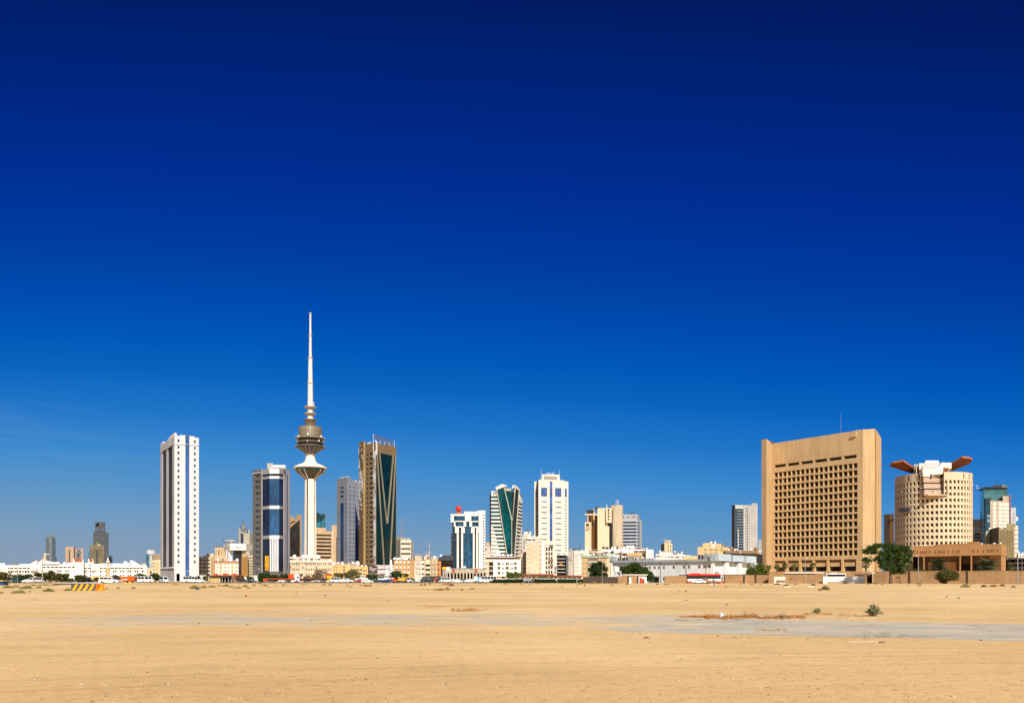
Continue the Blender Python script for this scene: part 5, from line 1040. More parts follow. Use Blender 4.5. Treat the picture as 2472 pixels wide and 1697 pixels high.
 th,f = simple('brown_roof_flats','cream flats with an orange stair strip and brown upper floor left of the white tower','apartment block',367.5,640,392,642,1351,M('cream_flat',(.70,.58,.42)),[(369,371),(373,375)],rows(1358,7.4,5,3.6),16,.4,BRW)
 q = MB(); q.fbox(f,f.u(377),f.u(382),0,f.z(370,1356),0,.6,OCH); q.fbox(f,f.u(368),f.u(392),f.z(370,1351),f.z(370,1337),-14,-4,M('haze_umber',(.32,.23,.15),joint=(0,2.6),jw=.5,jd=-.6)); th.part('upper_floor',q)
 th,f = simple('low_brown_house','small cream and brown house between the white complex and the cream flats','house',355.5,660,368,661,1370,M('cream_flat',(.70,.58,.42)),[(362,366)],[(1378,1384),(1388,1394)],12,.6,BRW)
far_left()
def white_complex():
 d = 690; WW = M('bright_white',(.86,.84,.82),streak=.08); rd = M('roof_red',(.45,.15,.075),joint=(0,.8),jw=.15,jd=.2)
 def wing(name,label,pa,pb,yt,upper,lower,ylow,depth=18):
  f = fr(pa,d,pb,d); th = Th(name,label,'public building',f.P(f.L / 2,0)); z = lambda y: Z(y,d)
  uo = [(f.u(a),f.u(b),z(upper[0] + 3.0),z(upper[0])) for a,b in upper[1]]; lo = [(f.u(a),f.u(b),z(y + 4.6),z(y)) for y in ylow for a,b in lower]
  P_ = f.back(depth); zm = z(1376); g = f.off(-.9)
  mb = MB(); mb.holes(f,zm,z(yt),uo,.7,WW); mb.holes(g,0,zm,lo,.5,WW); mb.poly([f.P(0,zm),f.P(0,zm,-1),f.P(f.L,zm,-1),f.P(f.L,zm)],WW)
  for i in (1,2,3): mb.holes(Fr(P_[i],P_[(i + 1) % 4]),0,z(yt),[],0,WW)
  mb.poly([(*p,z(yt) - .5) for p in P_],WW); th.part('wall',mb); th.wins(f,uo,.7,BRW,DKM,.1,2); th.wins(g,lo,.5,BRW,DKM,.1,1)
  return th,f,z
 th,f,z = wing('white_west_wing','white public building wing with sloping red edged roofs at the left edge',-12,101,1364,(1370,[(18,23),(24,33),(34.5,43),(44.5,53),(54.5,63),(64.5,73)]),[(18,20),(21,23.5),(24.5,29),(30.5,33),(34.5,36.5),(38,42.5),(44.5,49.5),(51,53),(54.5,56.5),(58,63),(64.5,69),(70.5,72),(74,76)],(1377.6,1387))
 q = MB(); q.fbox(f,f.u(-12),f.u(11),z(1364),z(1359),-10,-.5,WW); q.fbox(f,f.u(46),f.u(72),z(1364),z(1361),-10,-.5,WW); th.part('raised_roof',q)
 for pp in ([(70,1364),(92,1364),(88.5,1351.3),(87,1351),(71,1360)],[(89,1364),(107,1364),(105,1347.5),(90,1357)],[(106,1364),(143,1364),(143,1356),(126,1356),(110.5,1352)]):
  q = MB(); q.fpx(f,pp,-8,0,WW,True); th.part('gable',q)
 q = MB(); q.fpx(f,[(70,1361),(71,1361),(88,1351.8),(87.8,1350.6)],-8,.3,rd,True); q.fpx(f,[(89.5,1357.5),(90.5,1357.5),(105,1347.8),(104.6,1346.4)],-8,.3,rd,True); th.part('roof_edge',q)
 q = MB(); q.fbox(f,f.u(104.8),f.u(110.2),z(1357),z(1335),-6,-.5,M('chimney_cream',(.60,.52,.38))); th.part('chimney',q)
 q = MB(); q.fbox(f,f.u(76),f.u(90),z(1377),z(1366),.2,2.2,WW); th.part('bay',q)
 th,f,z = wing('white_centre_wing','white public building wing with paired windows left of the red roofed entrance tower',101,180.5,1361.5,(1367.5,[(103,110),(112,120.5),(122,131),(132,141),(142.5,151),(152.5,161),(162.5,171),(172.5,180)]),[(116,120),(122,125.6),(136.5,140),(142.5,146),(157,160.5),(163,166),(177,180)],(1375.8,1385))
 q = MB(); q.fbox(f,f.u(102),f.u(143),z(1361.5),z(1356.2),-12,-1,WW); q.fbox(f,f.u(134),f.u(141),z(1359.6),z(1358.6),-1,-.8,CRM); q.fbox(f,f.u(161),f.u(178),z(1361.5),z(1357.5),-12,-2,WW); q.fpx(f,[(151,1361.5),(161,1361.5),(154.5,1356),(151.5,1357)],-9,-1,WW,True); q.fbox(f,f.u(163),f.u(177),z(1399),z(1395.3),-.5,.1,DRK); th.part('raised_roof',q)
 f = fr(180,d - 3,202,d - 3); th = Th('entrance_tower','white entrance block with a sloping red tile roof and a line of small dark lettering','public building',f.P(f.L / 2,0)); z = lambda y: Z(y,d - 3)
 shell(th,f.back(14),0,z(1356),WW); q = MB(); q.poly([f.P(f.u(180.5),z(1356),.3),f.P(f.u(200),z(1356),.3),f.P(f.u(198.5),z(1347.4),-5),f.P(f.u(180.5),z(1347.4),-5)],rd); th.part('tiled_roof',q)
 for pp in ([(177,1361),(180.8,1361),(180.8,1356),(179,1347),(177,1347.5)],[(199.6,1356),(202,1356),(202.8,1354),(198.8,1347)]): q = MB(); q.fpx(f,pp,-5,.4,WW,True); th.part('gable',q)
 text(th,f,'\ufe94\ufef3\ufeae\ufea0\ufedf\ufe8d',f.u(192),z(1367),1.7,DKM,w=f.u(198.5) - f.u(185.5))
 th,f,z = wing('white_east_wing','long white public building wing with two saw-tooth roofs behind the small mosque',202,355,1364.5,(1369.6,[(202.3,210),(212,220),(240,247.5),(249,256),(267,275),(276,284),(285,293),(294,301.5),(303,311),(312,319.5),(321,328),(329,336.5),(338,345)]),[(202.5,205.5),(216,219.5),(240,243.3),(253,256),(271,274.2),(276.5,279.6),(289,292),(294,297.5),(306.5,309.6),(312,315),(324,327),(329,332),(341,345)],(1377,1386.2))
 q = MB(); q.fbox(f,f.u(202),f.u(214),z(1364.5),z(1358.5),-10,-.5,WW); q.fbox(f,f.u(239),f.u(300),z(1364.5),z(1359.5),-14,-1,WW); q.fbox(f,f.u(226),f.u(240),z(1364.5),z(1360.5),-14,-1,WW); q.fbox(f,f.u(222),f.u(230),z(1377),z(1363),.05,1.2,WW); th.part('raised_roof',q)
 for a,b in ((265,269),(270.5,272),(252,255),(291,292.5),(315,317.5)): q = MB(); q.fbox(f,f.u(a),f.u(b),z(1363.9),z(1362.2),-.98,-.8,DRK); th.part('vent',q)
 for pp,mm in (([(298,1364.5),(318,1364.5),(303.5,1354),(299,1354)],WW),([(312,1364.5),(340,1364.5),(338,1363),(319,1352.2),(314,1352)],WW)): q = MB(); q.fpx(f,pp,-9,-.3,mm,True); th.part('saw_tooth_roof',q)
 q = MB(); q.poly([f.P(f.u(214.8),z(1356.5),.3),f.P(f.u(225.5),z(1356.5),.3),f.P(f.u(223),z(1348.4),-5),f.P(f.u(216),z(1348.4),-5)],rd); th.part('tiled_roof',q)
 q = MB(); q.fpx(f,[(212.5,1362),(226.5,1362),(226.5,1356.4),(216.5,1356.4),(215,1348),(213,1348.5)],-5,.2,WW,True); q.fpx(f,[(225,1357),(227,1357),(224.2,1348.2),(222.6,1348.2)],-5,.4,WW,True); th.part('gable',q)
 q = MB(); q.fbox(f,f.u(340),f.u(348),z(1364.5),z(1359.5),-9,-3,CRM); th.part('roof_room',q)
 c = f.P(f.u(15),0,-30); m_ = Th('radio_mast','thin grey lattice radio mast far left above the white wing','mast',c); mast(m_,c[0] + 6,c[1],0,Z(1347,d + 30),.5,P('haze_steel',(.25,.25,.22)),'mast',9); mast(m_,c[0] + 9,c[1] + 5,0,Z(1356,d + 30),.3,P('haze_steel',(.25,.25,.22)),'second_mast',6)
 # small mosque and minaret
 d2 = 560; f = fr(203,d2,254,d2); th = Th('mosque','low yellow mosque with a gabled porch in front of the white wing','mosque',f.P(f.L / 2,0)); z = lambda y: Z(y,d2); ye = M('mosque_yellow',(.72,.52,.24))
 shell(th,f.back(14),0,z(1389.5),ye,{0: [(f.u(a),f.u(a + 3),1,z(1396)) for a in (229,238,246)]},.5,BRW)
 q = MB(); q.fpx(f,[(209,1394.2),(217.5,1389.6),(226.5,1394.2),(226.5,1395.5),(217.5,1391.2),(209,1395.5)],-3,1,WHT,True); q.fpx(f,[(211,1395),(217.5,1391.3),(225,1395)],-2,.2,BRW,True); th.part('porch_gable',q)
 c = pt(260.7,d2 - 4); mn = Th('minaret','slim minaret with a yellow shaft, white balcony and small onion dome','minaret',c); k = d2 / F
 q = MB(); q.lathe(c,[(3.6 * k,0),(3.4 * k,z(1374))],ye,12,False); mn.part('shaft',q)
 q = MB(); q.lathe(c,[(3.4 * k,z(1375)),(5.6 * k,z(1372.5)),(5.8 * k,z(1369.5)),(5.4 * k,z(1369.4)),(3 * k,z(1371))],ye,12,False); mn.part('balcony',q)
 q = MB(); q.lathe(c,[(2.4 * k,z(1371)),(2.4 * k,z(1357.8)),(5 * k,z(1357.4)),(4.8 * k,z(1356.4)),(3.2 * k,z(1354.8)),(2.0 * k,z(1352.5)),(1.3 * k,z(1351)),(2.3 * k,z(1349.4)),(1.6 * k,z(1347.8)),(.4 * k,z(1346.6)),(.3 * k,z(1343))],WHT,16); mn.part('dome',q)
white_complex()
def low_mid():
 cf = M('cream_flat',(.70,.58,.42))
 th,f = simple('cream_flats','cream flats with a raised stair block directly right of the tall white slab tower','apartment block',479,545,510,547,1345,cf,[(481.5,487),(489,497),(498.6,507)],rows(1349.8,8.9,5,4.0),14,.8,BRW,WHF,1)
 q = MB(); q.fbox(f,f.u(498),f.u(516),f.z(490,1346),f.z(490,1335),-14,-6,cf); q.fbox(f,f.u(510.5),f.u(518),0,f.z(490,1345),-10,-.6,M('tan_strip',(.56,.38,.2))); th.part('stair_house',q)
 for px in (488,498): q = MB(); q.fbox(f,f.u(px),f.u(px) + .3,4,f.z(490,1348),0,.3,WHT); th.part('pilaster',q)
 roofkit(th,f,f.z(490,1345.4),479,498,2,12,6,1,'ca')
 d = 500; rw = M('rust_trim',(.50,.19,.075)); th,f = simple('rust_trimmed_hostel','cream white hostel with a rust red roof band and two ochre pilaster strips','hostel',517,d,576,d + 2,1357.3,M('pale_cream',(.74,.68,.60)),[(522,526),(530,533.4),(541,545.4),(549,553.6),(557.3,560.5),(568,572.7)],rows(1360,8.35,4,2.7),16,.35,BRW,WHF,1)
 q = MB(); q.fbox(f,-.2,f.L + .2,f.z(530,1357.3),f.z(530,1354.2),-16,.5,rw); th.part('roof_band',q); q = MB(); q.fbox(f,0,.5,0,f.z(530,1357.3),0,.2,rw); th.part('corner_strip',q)
 for a in (532.4,560.2): q = MB(); q.fbox(f,f.u(a),f.u(a + 2.6),0,f.z(530,1357.3),0,.25,OCH); th.part('ochre_strip',q)
 roofkit(th,f,f.z(530,1354.4),517,573,9,21,6,1.15,'dcas')
 th,f = simple('slit_tower','tan blocky tower with tall slit windows and an open roof frame behind the hostel','office tower',518.5,740,549,742,1321,M('sand_tower',(.62,.46,.29)),[(521,522.3),(527.3,529.6),(535,536.3),(543,544.3)],[(1327,1340)],18,.5,BRW)
 q = MB()
 for k in range(6): q.tube(f.P(f.u(523 + 5 * k),f.z(520,1322),-6),f.P(f.u(523 + 5 * k),f.z(520,1316),-6),.25,.2,DKM,4)
 q.fbox(f,f.u(523),f.u(549),f.z(520,1321),f.z(520,1319.6),-8,-5,P('rust_red',(.28,.075,.02),.6)); th.part('roof_frame',q)
 d = 680; L = fr(540,702,555.5,d); f = fr(555.5,d,594,d + 3); th = Th('cantilever_office','white office with a big overhanging top box over dark glass and a round roof crown','office building',f.P(f.L / 2,0)); z = lambda y: Z(y,d)
 wo = [(f.u(a),f.u(a + 1.2),z(1322.6),z(1318.8)) for a in (561,566.2,568.5,570.8,573.1,575.4,577.7,580,586.2)]
 P_ = [L.A,f.A,f.B,f.B + Vector((0,22)),L.A + Vector((0,14))]; shell(th,P_,z(1327.5),z(1311.5),M('bright_white',(.86,.84,.82),streak=.08),{1: wo},.4,DKW,name='top_box')
 q = MB(); q.poly([(*p,z(1327.5)) for p in reversed(P_)],WHT); q.fbox(L,1,L.L - 1,z(1324),z(1318),0,.1,M('pale_grey_trim',(.55,.57,.54))); th.part('soffit',q)
 g = fr(563,d + 5,584,d + 6); q = MB(); q.prism(g.back(14),0,z(1327.6),G('ink_glass',(.018,.022,.03),(2,3.4),.1,.4,line=1.6,lw=.15)); th.part('dark_glass',q)
 for a,b in ((546,548),(551.5,560.5),(583,593.8)): q = MB(); q.prism(fr(a,d + 6,b,d + 6).back(10),0,z(1327.6),M('bright_white',(.86,.84,.82),streak=.08) if a < 580 else M('mushroom_render',(.50,.42,.32))); th.part('pillar',q)
 text(th,f,'\ufe8e\ufee7\ufeaa\ufea0\ufedf\ufe8d',f.u(587.5),z(1316.3),1.6,DKM,w=f.u(591.5) - f.u(583.5))
 c = f.P(f.u(556.5),0,-12); q = MB(); q.lathe(c,[(2.2,z(1311.5)),(2.2,z(1306)),(5.2,z(1305)),(5.4,z(1302.8)),(4.8,z(1302.6)),(2,z(1303.5))],WHT,16)
 for k in range(14): a = k * math.pi / 7; q.tube((c[0] + 5.6 * math.cos(a),c[1] + 5.6 * math.sin(a),z(1307)),(c[0] + 6.3 * math.cos(a),c[1] + 6.3 * math.sin(a),z(1302)),.2,.2,P('rust_dark',(.12,.07,.06)),4)
 th.part('round_crown',q)
 d = 1150; m = M('haze_cream',(.52,.51,.46)); L = fr(576.5,d + 8,588,d); f = fr(588,d,602.5,d + 8); th = Th('peaked_tower','pale distant tower with a pointed glass peak and a tall dark blue recess','skyscraper',f.P(0,0)); z = lambda y: Z(y,d)
 q = MB(); q.prism([L.A,L.B,f.B,f.B + Vector((0,20)),L.A + Vector((0,20))],0,z(1286),m); q.fbox(L,0,L.u(581),z(1286),z(1273),-6,0,m); q.fbox(f,f.u(599.5),f.L,z(1286),z(1277.5),-8,0,m); th.part('wall',q)
 q = MB(); q.fbox(L,L.u(581.5),L.L - .3,0,z(1289),0,.3,G('haze_dusk',(.06,.09,.16),(3,4),.12,.3)); th.part('dark_recess',q)
 q = MB(); q.fpx(f,[(586,1286),(599,1286),(599,1279),(591,1266),(587.4,1257.4),(586.4,1258)],-9,-2,G('haze_lattice',(.30,.33,.30),(3,3),.2,.5,line=.5,lw=.6),True); th.part('glass_peak',q)
 q = MB(); q.fbox(L,L.u(581),L.L,z(1287),z(1283.5),0,1.4,m); q.fbox(L,L.u(580.5),L.u(583),z(1276),z(1269),-5,-4,P('haze_dark',(.06,.08,.10))); th.part('balcony',q)
 th,f = simple('lattice_block','narrow orange brown block with a fine lattice facade beside the blue bay tower','office block',583,560,597.5,562,1343,M('lattice_orange',(.46,.24,.07),joint=(1.2,2.6),jw=.35,jd=.35),depth=14)
 q = MB(); q.fbox(f,f.u(595.5),f.u(598.5),0,f.z(590,1340),-8,.5,BRN); th.part('edge_fin',q)
 th,f = simple('terraced_flats','small cream flats squeezed between the orange lattice block and the blue bay tower','apartment block',598,570,614,571,1341,cf,[(599.5,602),(603,605.5),(606.5,609.5)],rows(1345,6.6,7,3.4),12,.5,BRW)
 roofkit(th,f,f.z(600,1341.5),598,612,3,8,4,1,'ad')
 # site compound in front of the hostel
 f = fr(507,330,532,331); th = Th('gatehouse','low yellow gatehouse with a dark canopy below the hostel','gatehouse',f.P(f.L / 2,0)); q = MB(); q.fbox(f,0,f.L,0,f.z(520,1391.5),-5,0,M('gate_yellow',(.66,.47,.22))); q.fbox(f,f.L,f.u(550),f.z(520,1395.2),f.z(520,1391.5),-5,-1,M('gate_yellow',(.66,.47,.22))); th.part('wall',q)
 q = MB(); q.fbox(f,-1,f.u(560),f.z(520,1391),f.z(520,1389),-7,1,P('canopy_dark',(.06,.035,.025))); th.part('canopy',q); q = MB(); q.fbox(f,f.u(533),f.u(549),.3,f.z(520,1395.4),-4.5,-4,DRK); th.part('opening',q)
 for px in (536,543,551,558): q = MB(); q.tube(f.P(f.u(px),0,-.6),f.P(f.u(px),f.z(520,1391),-.6),.12,.12,STL,5); th.part('post',q)
 for nm,lb,a,b,y in (('white_shed','plain white site shed below the cream flats',481,497,1388),('white_shed','white site shed with a blue side left of the flatbed lorries',612,632,1389)):
  th,f = simple(nm,lb,'shed',a,345,b,346,y,M('shed_white',(.78,.77,.74)),depth=5); q = MB(); q.fbox(f,-.2,f.L + .2,f.z(a,y),f.z(a,y - .8),-5.2,.2,WHF); th.part('roof',q)
 th,f = simple('cream_shed','low cream workshop behind the small trees right of the gatehouse','shed',588,380,614,381,1392,M('shed_white',(.78,.77,.74)),depth=6)
 # flats at the foot of the telecom tower
 d = 470; f = fr(701,d,801.5,d + 3); th = Th('dish_roofed_flats','long cream flats crowded with white dishes on the roof below the telecom tower','apartment block',f.P(f.L / 2,0)); z = lambda y: Z(y,d)
 wc = [(704,708),(709,713),(714.5,718),(719.5,723),(729.5,732),(735,737.5),(739,742.5),(744.5,748),(749.5,753),(755,758.5),(760,763),(764.5,767.5),(769,772),(773.5,776.5),(779,782),(784,787),(792.5,795.5),(797,800)]
 shell(th,f.back(14),0,z(1352.3),M('biscuit_render',(.70,.56,.40)),{0: opx(f,wc,[(1359.5,1365.2),(1371.8,1377.6),(1384,1389)],750)},.45,BRW,WHF,.1,1)
 q = MB(); q.fbox(f,-.3,f.L + .2,z(1357),z(1351.8),-.05,.5,M('pale_cream',(.74,.68,.60))); th.part('parapet',q)
 q = MB(); q.fbox(f,0,f.u(773),z(1352.3),z(1347.3),-13,-5,cf); q.fbox(f,-.4,f.u(773.5),z(1347.3),z(1343.2),-13.4,-3.6,M('pale_cream',(.74,.68,.60))); th.part('roof_storey',q)
 for k,px in enumerate((717,731,740,757.5,764,736,749,702)): q = MB(); p = f.P(f.u(px),0,.15); q.box((p[0],p[1],z((1358,1370,1358)[k % 3])),(.8,.6,.7),P('unit_rust',(.25,.14,.10))); th.part('cooling_unit',q)
 for u_,px in enumerate((711,732,740,764,768)): q = MB(); p = f.P(f.u(px),0,-6); q.ball((p[0],p[1],z(1342)),1.15,P('dish_white',(.82,.82,.8)),10); q.tube((p[0],p[1],z(1344)),(p[0],p[1],z(1342)),.4,.3,STL,6); th.part('radome',q)
 for px in (711,717,723,730,736,742,746,757,764,776,796): q = MB(); p = f.P(f.u(px),0,-2); dish(q,p[0],p[1],z(1352.8),.6,P('dish_white',(.82,.82,.8))); th.part('satellite_dish',q)
 p = f.P(f.u(777),0,-3); mast(th,p[0],p[1],z(1352),z(1337),.1,DKM)
 d = 460; f = fr(802,d + 6,866,d + 6); oy = M('apricot_render',(.70,.47,.21)); th = Th('apricot_flats','run down apricot flats with a stepped front and a big white roof dish','apartment block',f.P(f.L / 2,0)); z = lambda y: Z(y,d)
 shell(th,f.back(12),0,z(1362),oy,{0: opx(f,[(804,807),(810,813),(828,833)],[(1368,1372),(1375,1379),(1386,1390)],820)},.5,BRW,WHF)
 g = fr(834,d,888,d + 1); go = opx(g,[(845,852),(853,859.5),(860.5,867),(868,874)],[(1373,1377.5),(1383,1387)],850) + opx(g,[(876,880),(882,885)],[(1376,1380),(1385,1389)],850)
 shell(th,g.back(8),0,g.z(850,1368),oy,{0: go},.7,BRW,WHF,.1,1,name='front_block')
 q = MB(); q.fbox(f,f.u(806),f.u(858),z(1362),z(1358.5),-10,-3,M('plant_grime',(.4,.33,.25))); th.part('roof_room',q)
 roofkit(th,f,z(1362.4),803,860,9,31,5,1.15,'ddac'); roofkit(th,g,g.z(850,1368.5),836,886,7,33,4,1,'dda')
 q = MB(); p = f.P(f.u(861.5),0,-2); q.ball((p[0],p[1],z(1359)),1.4,P('dish_white',(.82,.82,.8)),12,(1,.5,1)); q.tube((p[0],p[1],z(1363)),(p[0],p[1],z(1359)),.2,.2,STL,5); th.part('satellite_dish',q)
 # right of the green tower
 d = 640; L = fr(957.5,d + 8,967,d); f = fr(967,d,992,d + 2); th = Th('white_banded_office','cream white office with dark window bands just right of the green glass tower','office block',f.P(0,0)); z = lambda y: Z(y,d); m = M('pale_stone',(.76,.69,.58))
 wo = [(f.u(968),f.u(991.5),z(y + 4.8),z(y)) for y in (1310,1322,1334,1346)]; E = L.A + Vector((2,16)); shell(th,[L.A,f.A,f.B,f.B + Vector((0,16)),E],0,z(1302.5),m,{1: wo},.6,BRW,WHF,.1,5,wname='window_band')
 q = MB(); q.prism([L.A,L.B,L.B + Vector((1,8)),L.A + Vector((1,8))],0,z(1294.5),m); th.part('stair_tower',q); p = L.P(L.L * .5,0,-3); mast(th,p[0],p[1],z(1295),z(1250),.3,P('mast_rust',(.3,.2,.17)),rungs=9); roofkit(th,f,z(1302.5),968,990,3,4,6,1.3,'aac')
 d = 450; th,f = simple('orange_striped_flats','four storey flats with upright orange stripes between pale window bays','apartment block',950.5,d,1000,d + 2,1352,M('orange_stripe',(.60,.31,.11)),[(954.7,959.8),(965,968.8),(975.3,977.8),(984,988),(993.5,997)],[(1360.3,1365.5),(1372.5,1377.5),(1384.5,1389.5)],14,.4,BRW,WHF,1,970)
 for a,b in ((954,960.4),(964,969.4),(973.8,979),(983,988.7)): q = MB(); zz = [(1366,1372),(1378,1384),(1353,1359.8)]; [q.fbox(f,f.u(a),f.u(b),f.z(970,y1),f.z(970,y0),0,.12,M('pale_cream',(.74,.68,.60))) for y0,y1 in zz]; th.part('spandrel',q)
 roofkit(th,f,f.z(960,1352.3),951,998,9,41,5,1.2,'ddda'); q = MB(); q.fbox(f,f.u(962),f.u(1014),f.z(970,1352),f.z(970,1346),-14,-8,cf); q.fbox(f,f.u(961),f.u(1015),f.z(970,1346),f.z(970,1345),-15,-6,cf); th.part('roof_storey',q)
 th,f = simple('pale_patched_flats','pale flats with a blank patched wall next to the orange striped flats','apartment block',1000.2,d + 1,1026,d + 2,1353,M('patched_cream',(.74,.66,.56),streak=.35),[(1005,1008),(1010.3,1014.5),(1017.5,1024.3)],[(1359.5,1364),(1371,1376),(1383,1388)],14,.4,BRW,WHF,1,1010)
 roofkit(th,f,f.z(1010,1353.3),1001,1025,5,43,6,1.3,'dacs')
 th,f = simple('balcony_flats','cream flats with deep shaded balcony bays between pale flats and narrow tan flats','apartment block',1026.2,d,1039.8,d + .6,1350.5,cf,[(1027,1038.6)],[(1361.5,1366.8),(1372.4,1377.6),(1384,1389)],13,1.2,DKW,None,0,1030)
 roofkit(th,f,f.z(1030,1351),1027,1039,3,47,6,1.4,'dcs')
 th,f = simple('narrow_tan_flats','narrow tan flats with dark grooves and small windows beside a brick block','apartment block',1040,d,1055.6,d + .6,1348.5,M('tan_flat',(.64,.49,.28)),[(1042.5,1045.3),(1049.5,1053)],[(1361,1366),(1372.5,1377),(1384,1388)],13,.4,BRW,WHF,0,1045)
 q = MB(); [q.fbox(f,f.u(a),f.u(a) + .35,0,f.z(1045,1350),0,.1,P('groove_grey',(.2,.17,.13))) for a in (1040.3,1047)]; q.fbox(f,f.u(1042),f.u(1055),f.z(1045,1348.5),f.z(1045,1342.5),-10,-4,M('plant_olive',(.22,.22,.16))); th.part('groove',q); roofkit(th,f,f.z(1045,1349),1041,1055,3,49,5,1.2,'ac')
 th,f = simple('brick_flats','small brick red flats with pale window panels left of the dark curved building','apartment block',1055.8,d,1064.8,d + .4,1354,M('brick_orange',(.50,.22,.085)),[(1056.8,1059)],[(1360,1365),(1371.5,1377),(1384,1390)],13,.5,BRW,None,0,1058)
 d = 540; f = fr(1058,d,1093,d); th = Th('dark_curved_hall','dark glass hall with a rounded charcoal roof left of the red ball tower','hall',f.P(f.L / 2,0)); q = MB(); q.prism(f.back(20),0,f.z(1070,1352),G('brown_hall_glass',(.035,.022,.018),(3,3),.12,.4)); th.part('wall',q)
 q = MB(); pr = [(f.u(1057),f.z(1070,1352.5))] + [(f.u(1094),f.z(1070,1352.5)),(f.u(1094),f.z(1070,1340.5)),(f.u(1072),f.z(1070,1340.3)),(f.u(1066),f.z(1070,1342)),(f.u(1061),f.z(1070,1345.5))]; q.fpoly(f,pr,-20,.8,M('charcoal_roof',(.06,.065,.07),.5),True); th.part('rounded_roof',q)
 q = MB(); p = f.P(f.u(1064),0,-2); dish(q,p[0],p[1],f.z(1070,1345),1.0,P('dish_white',(.82,.82,.8))); th.part('satellite_dish',q)
 for nm,lb,a,b,c_ in (('billboard','yellow and grey billboard at the corner of the dark curved hall',1068,1077,P('board_yellow',(.75,.45,.01))),('billboard','plain white billboard next to the yellow one',1077.5,1087,P('board_white',(.78,.78,.76)))):
  g = fr(a,490,b,490); t2 = Th(nm,lb,'billboard',g.P(g.L / 2,0)); q = MB(); q.fbox(g,0,g.L,g.z(a,1374),g.z(a,1368),0,.2,c_); t2.part('panel',q); q = MB(); q.fbox(g,0,g.L,g.z(a,1378),g.z(a,1374.2),0,.2,P('board_grey',(.2,.22,.25)) if a == 1068 else c_); [q.tube(g.P(u,0,-.2),g.P(u,g.z(a,1374),-.2),.15,.15,STL,5) for u in (.4,g.L - .4)]; t2.part('stand',q)
 c = pt(1036.3,950); m_ = Th('red_white_mast','tall thin red and white banded radio mast over the flats','mast',c); z = lambda y: Z(y,950)
 ys = [1397,1345,1337,1329,1321,1313,1304]
 for k in range(6): q = MB(); q.tube((*c,z(ys[k])),(*c,z(ys[k + 1])),.55 - .06 * k,.5 - .06 * k,P('mast_red',(.5,.16,.13)) if k % 2 else P('mast_pale',(.72,.7,.68)),4); m_.part('section',q)
low_mid()
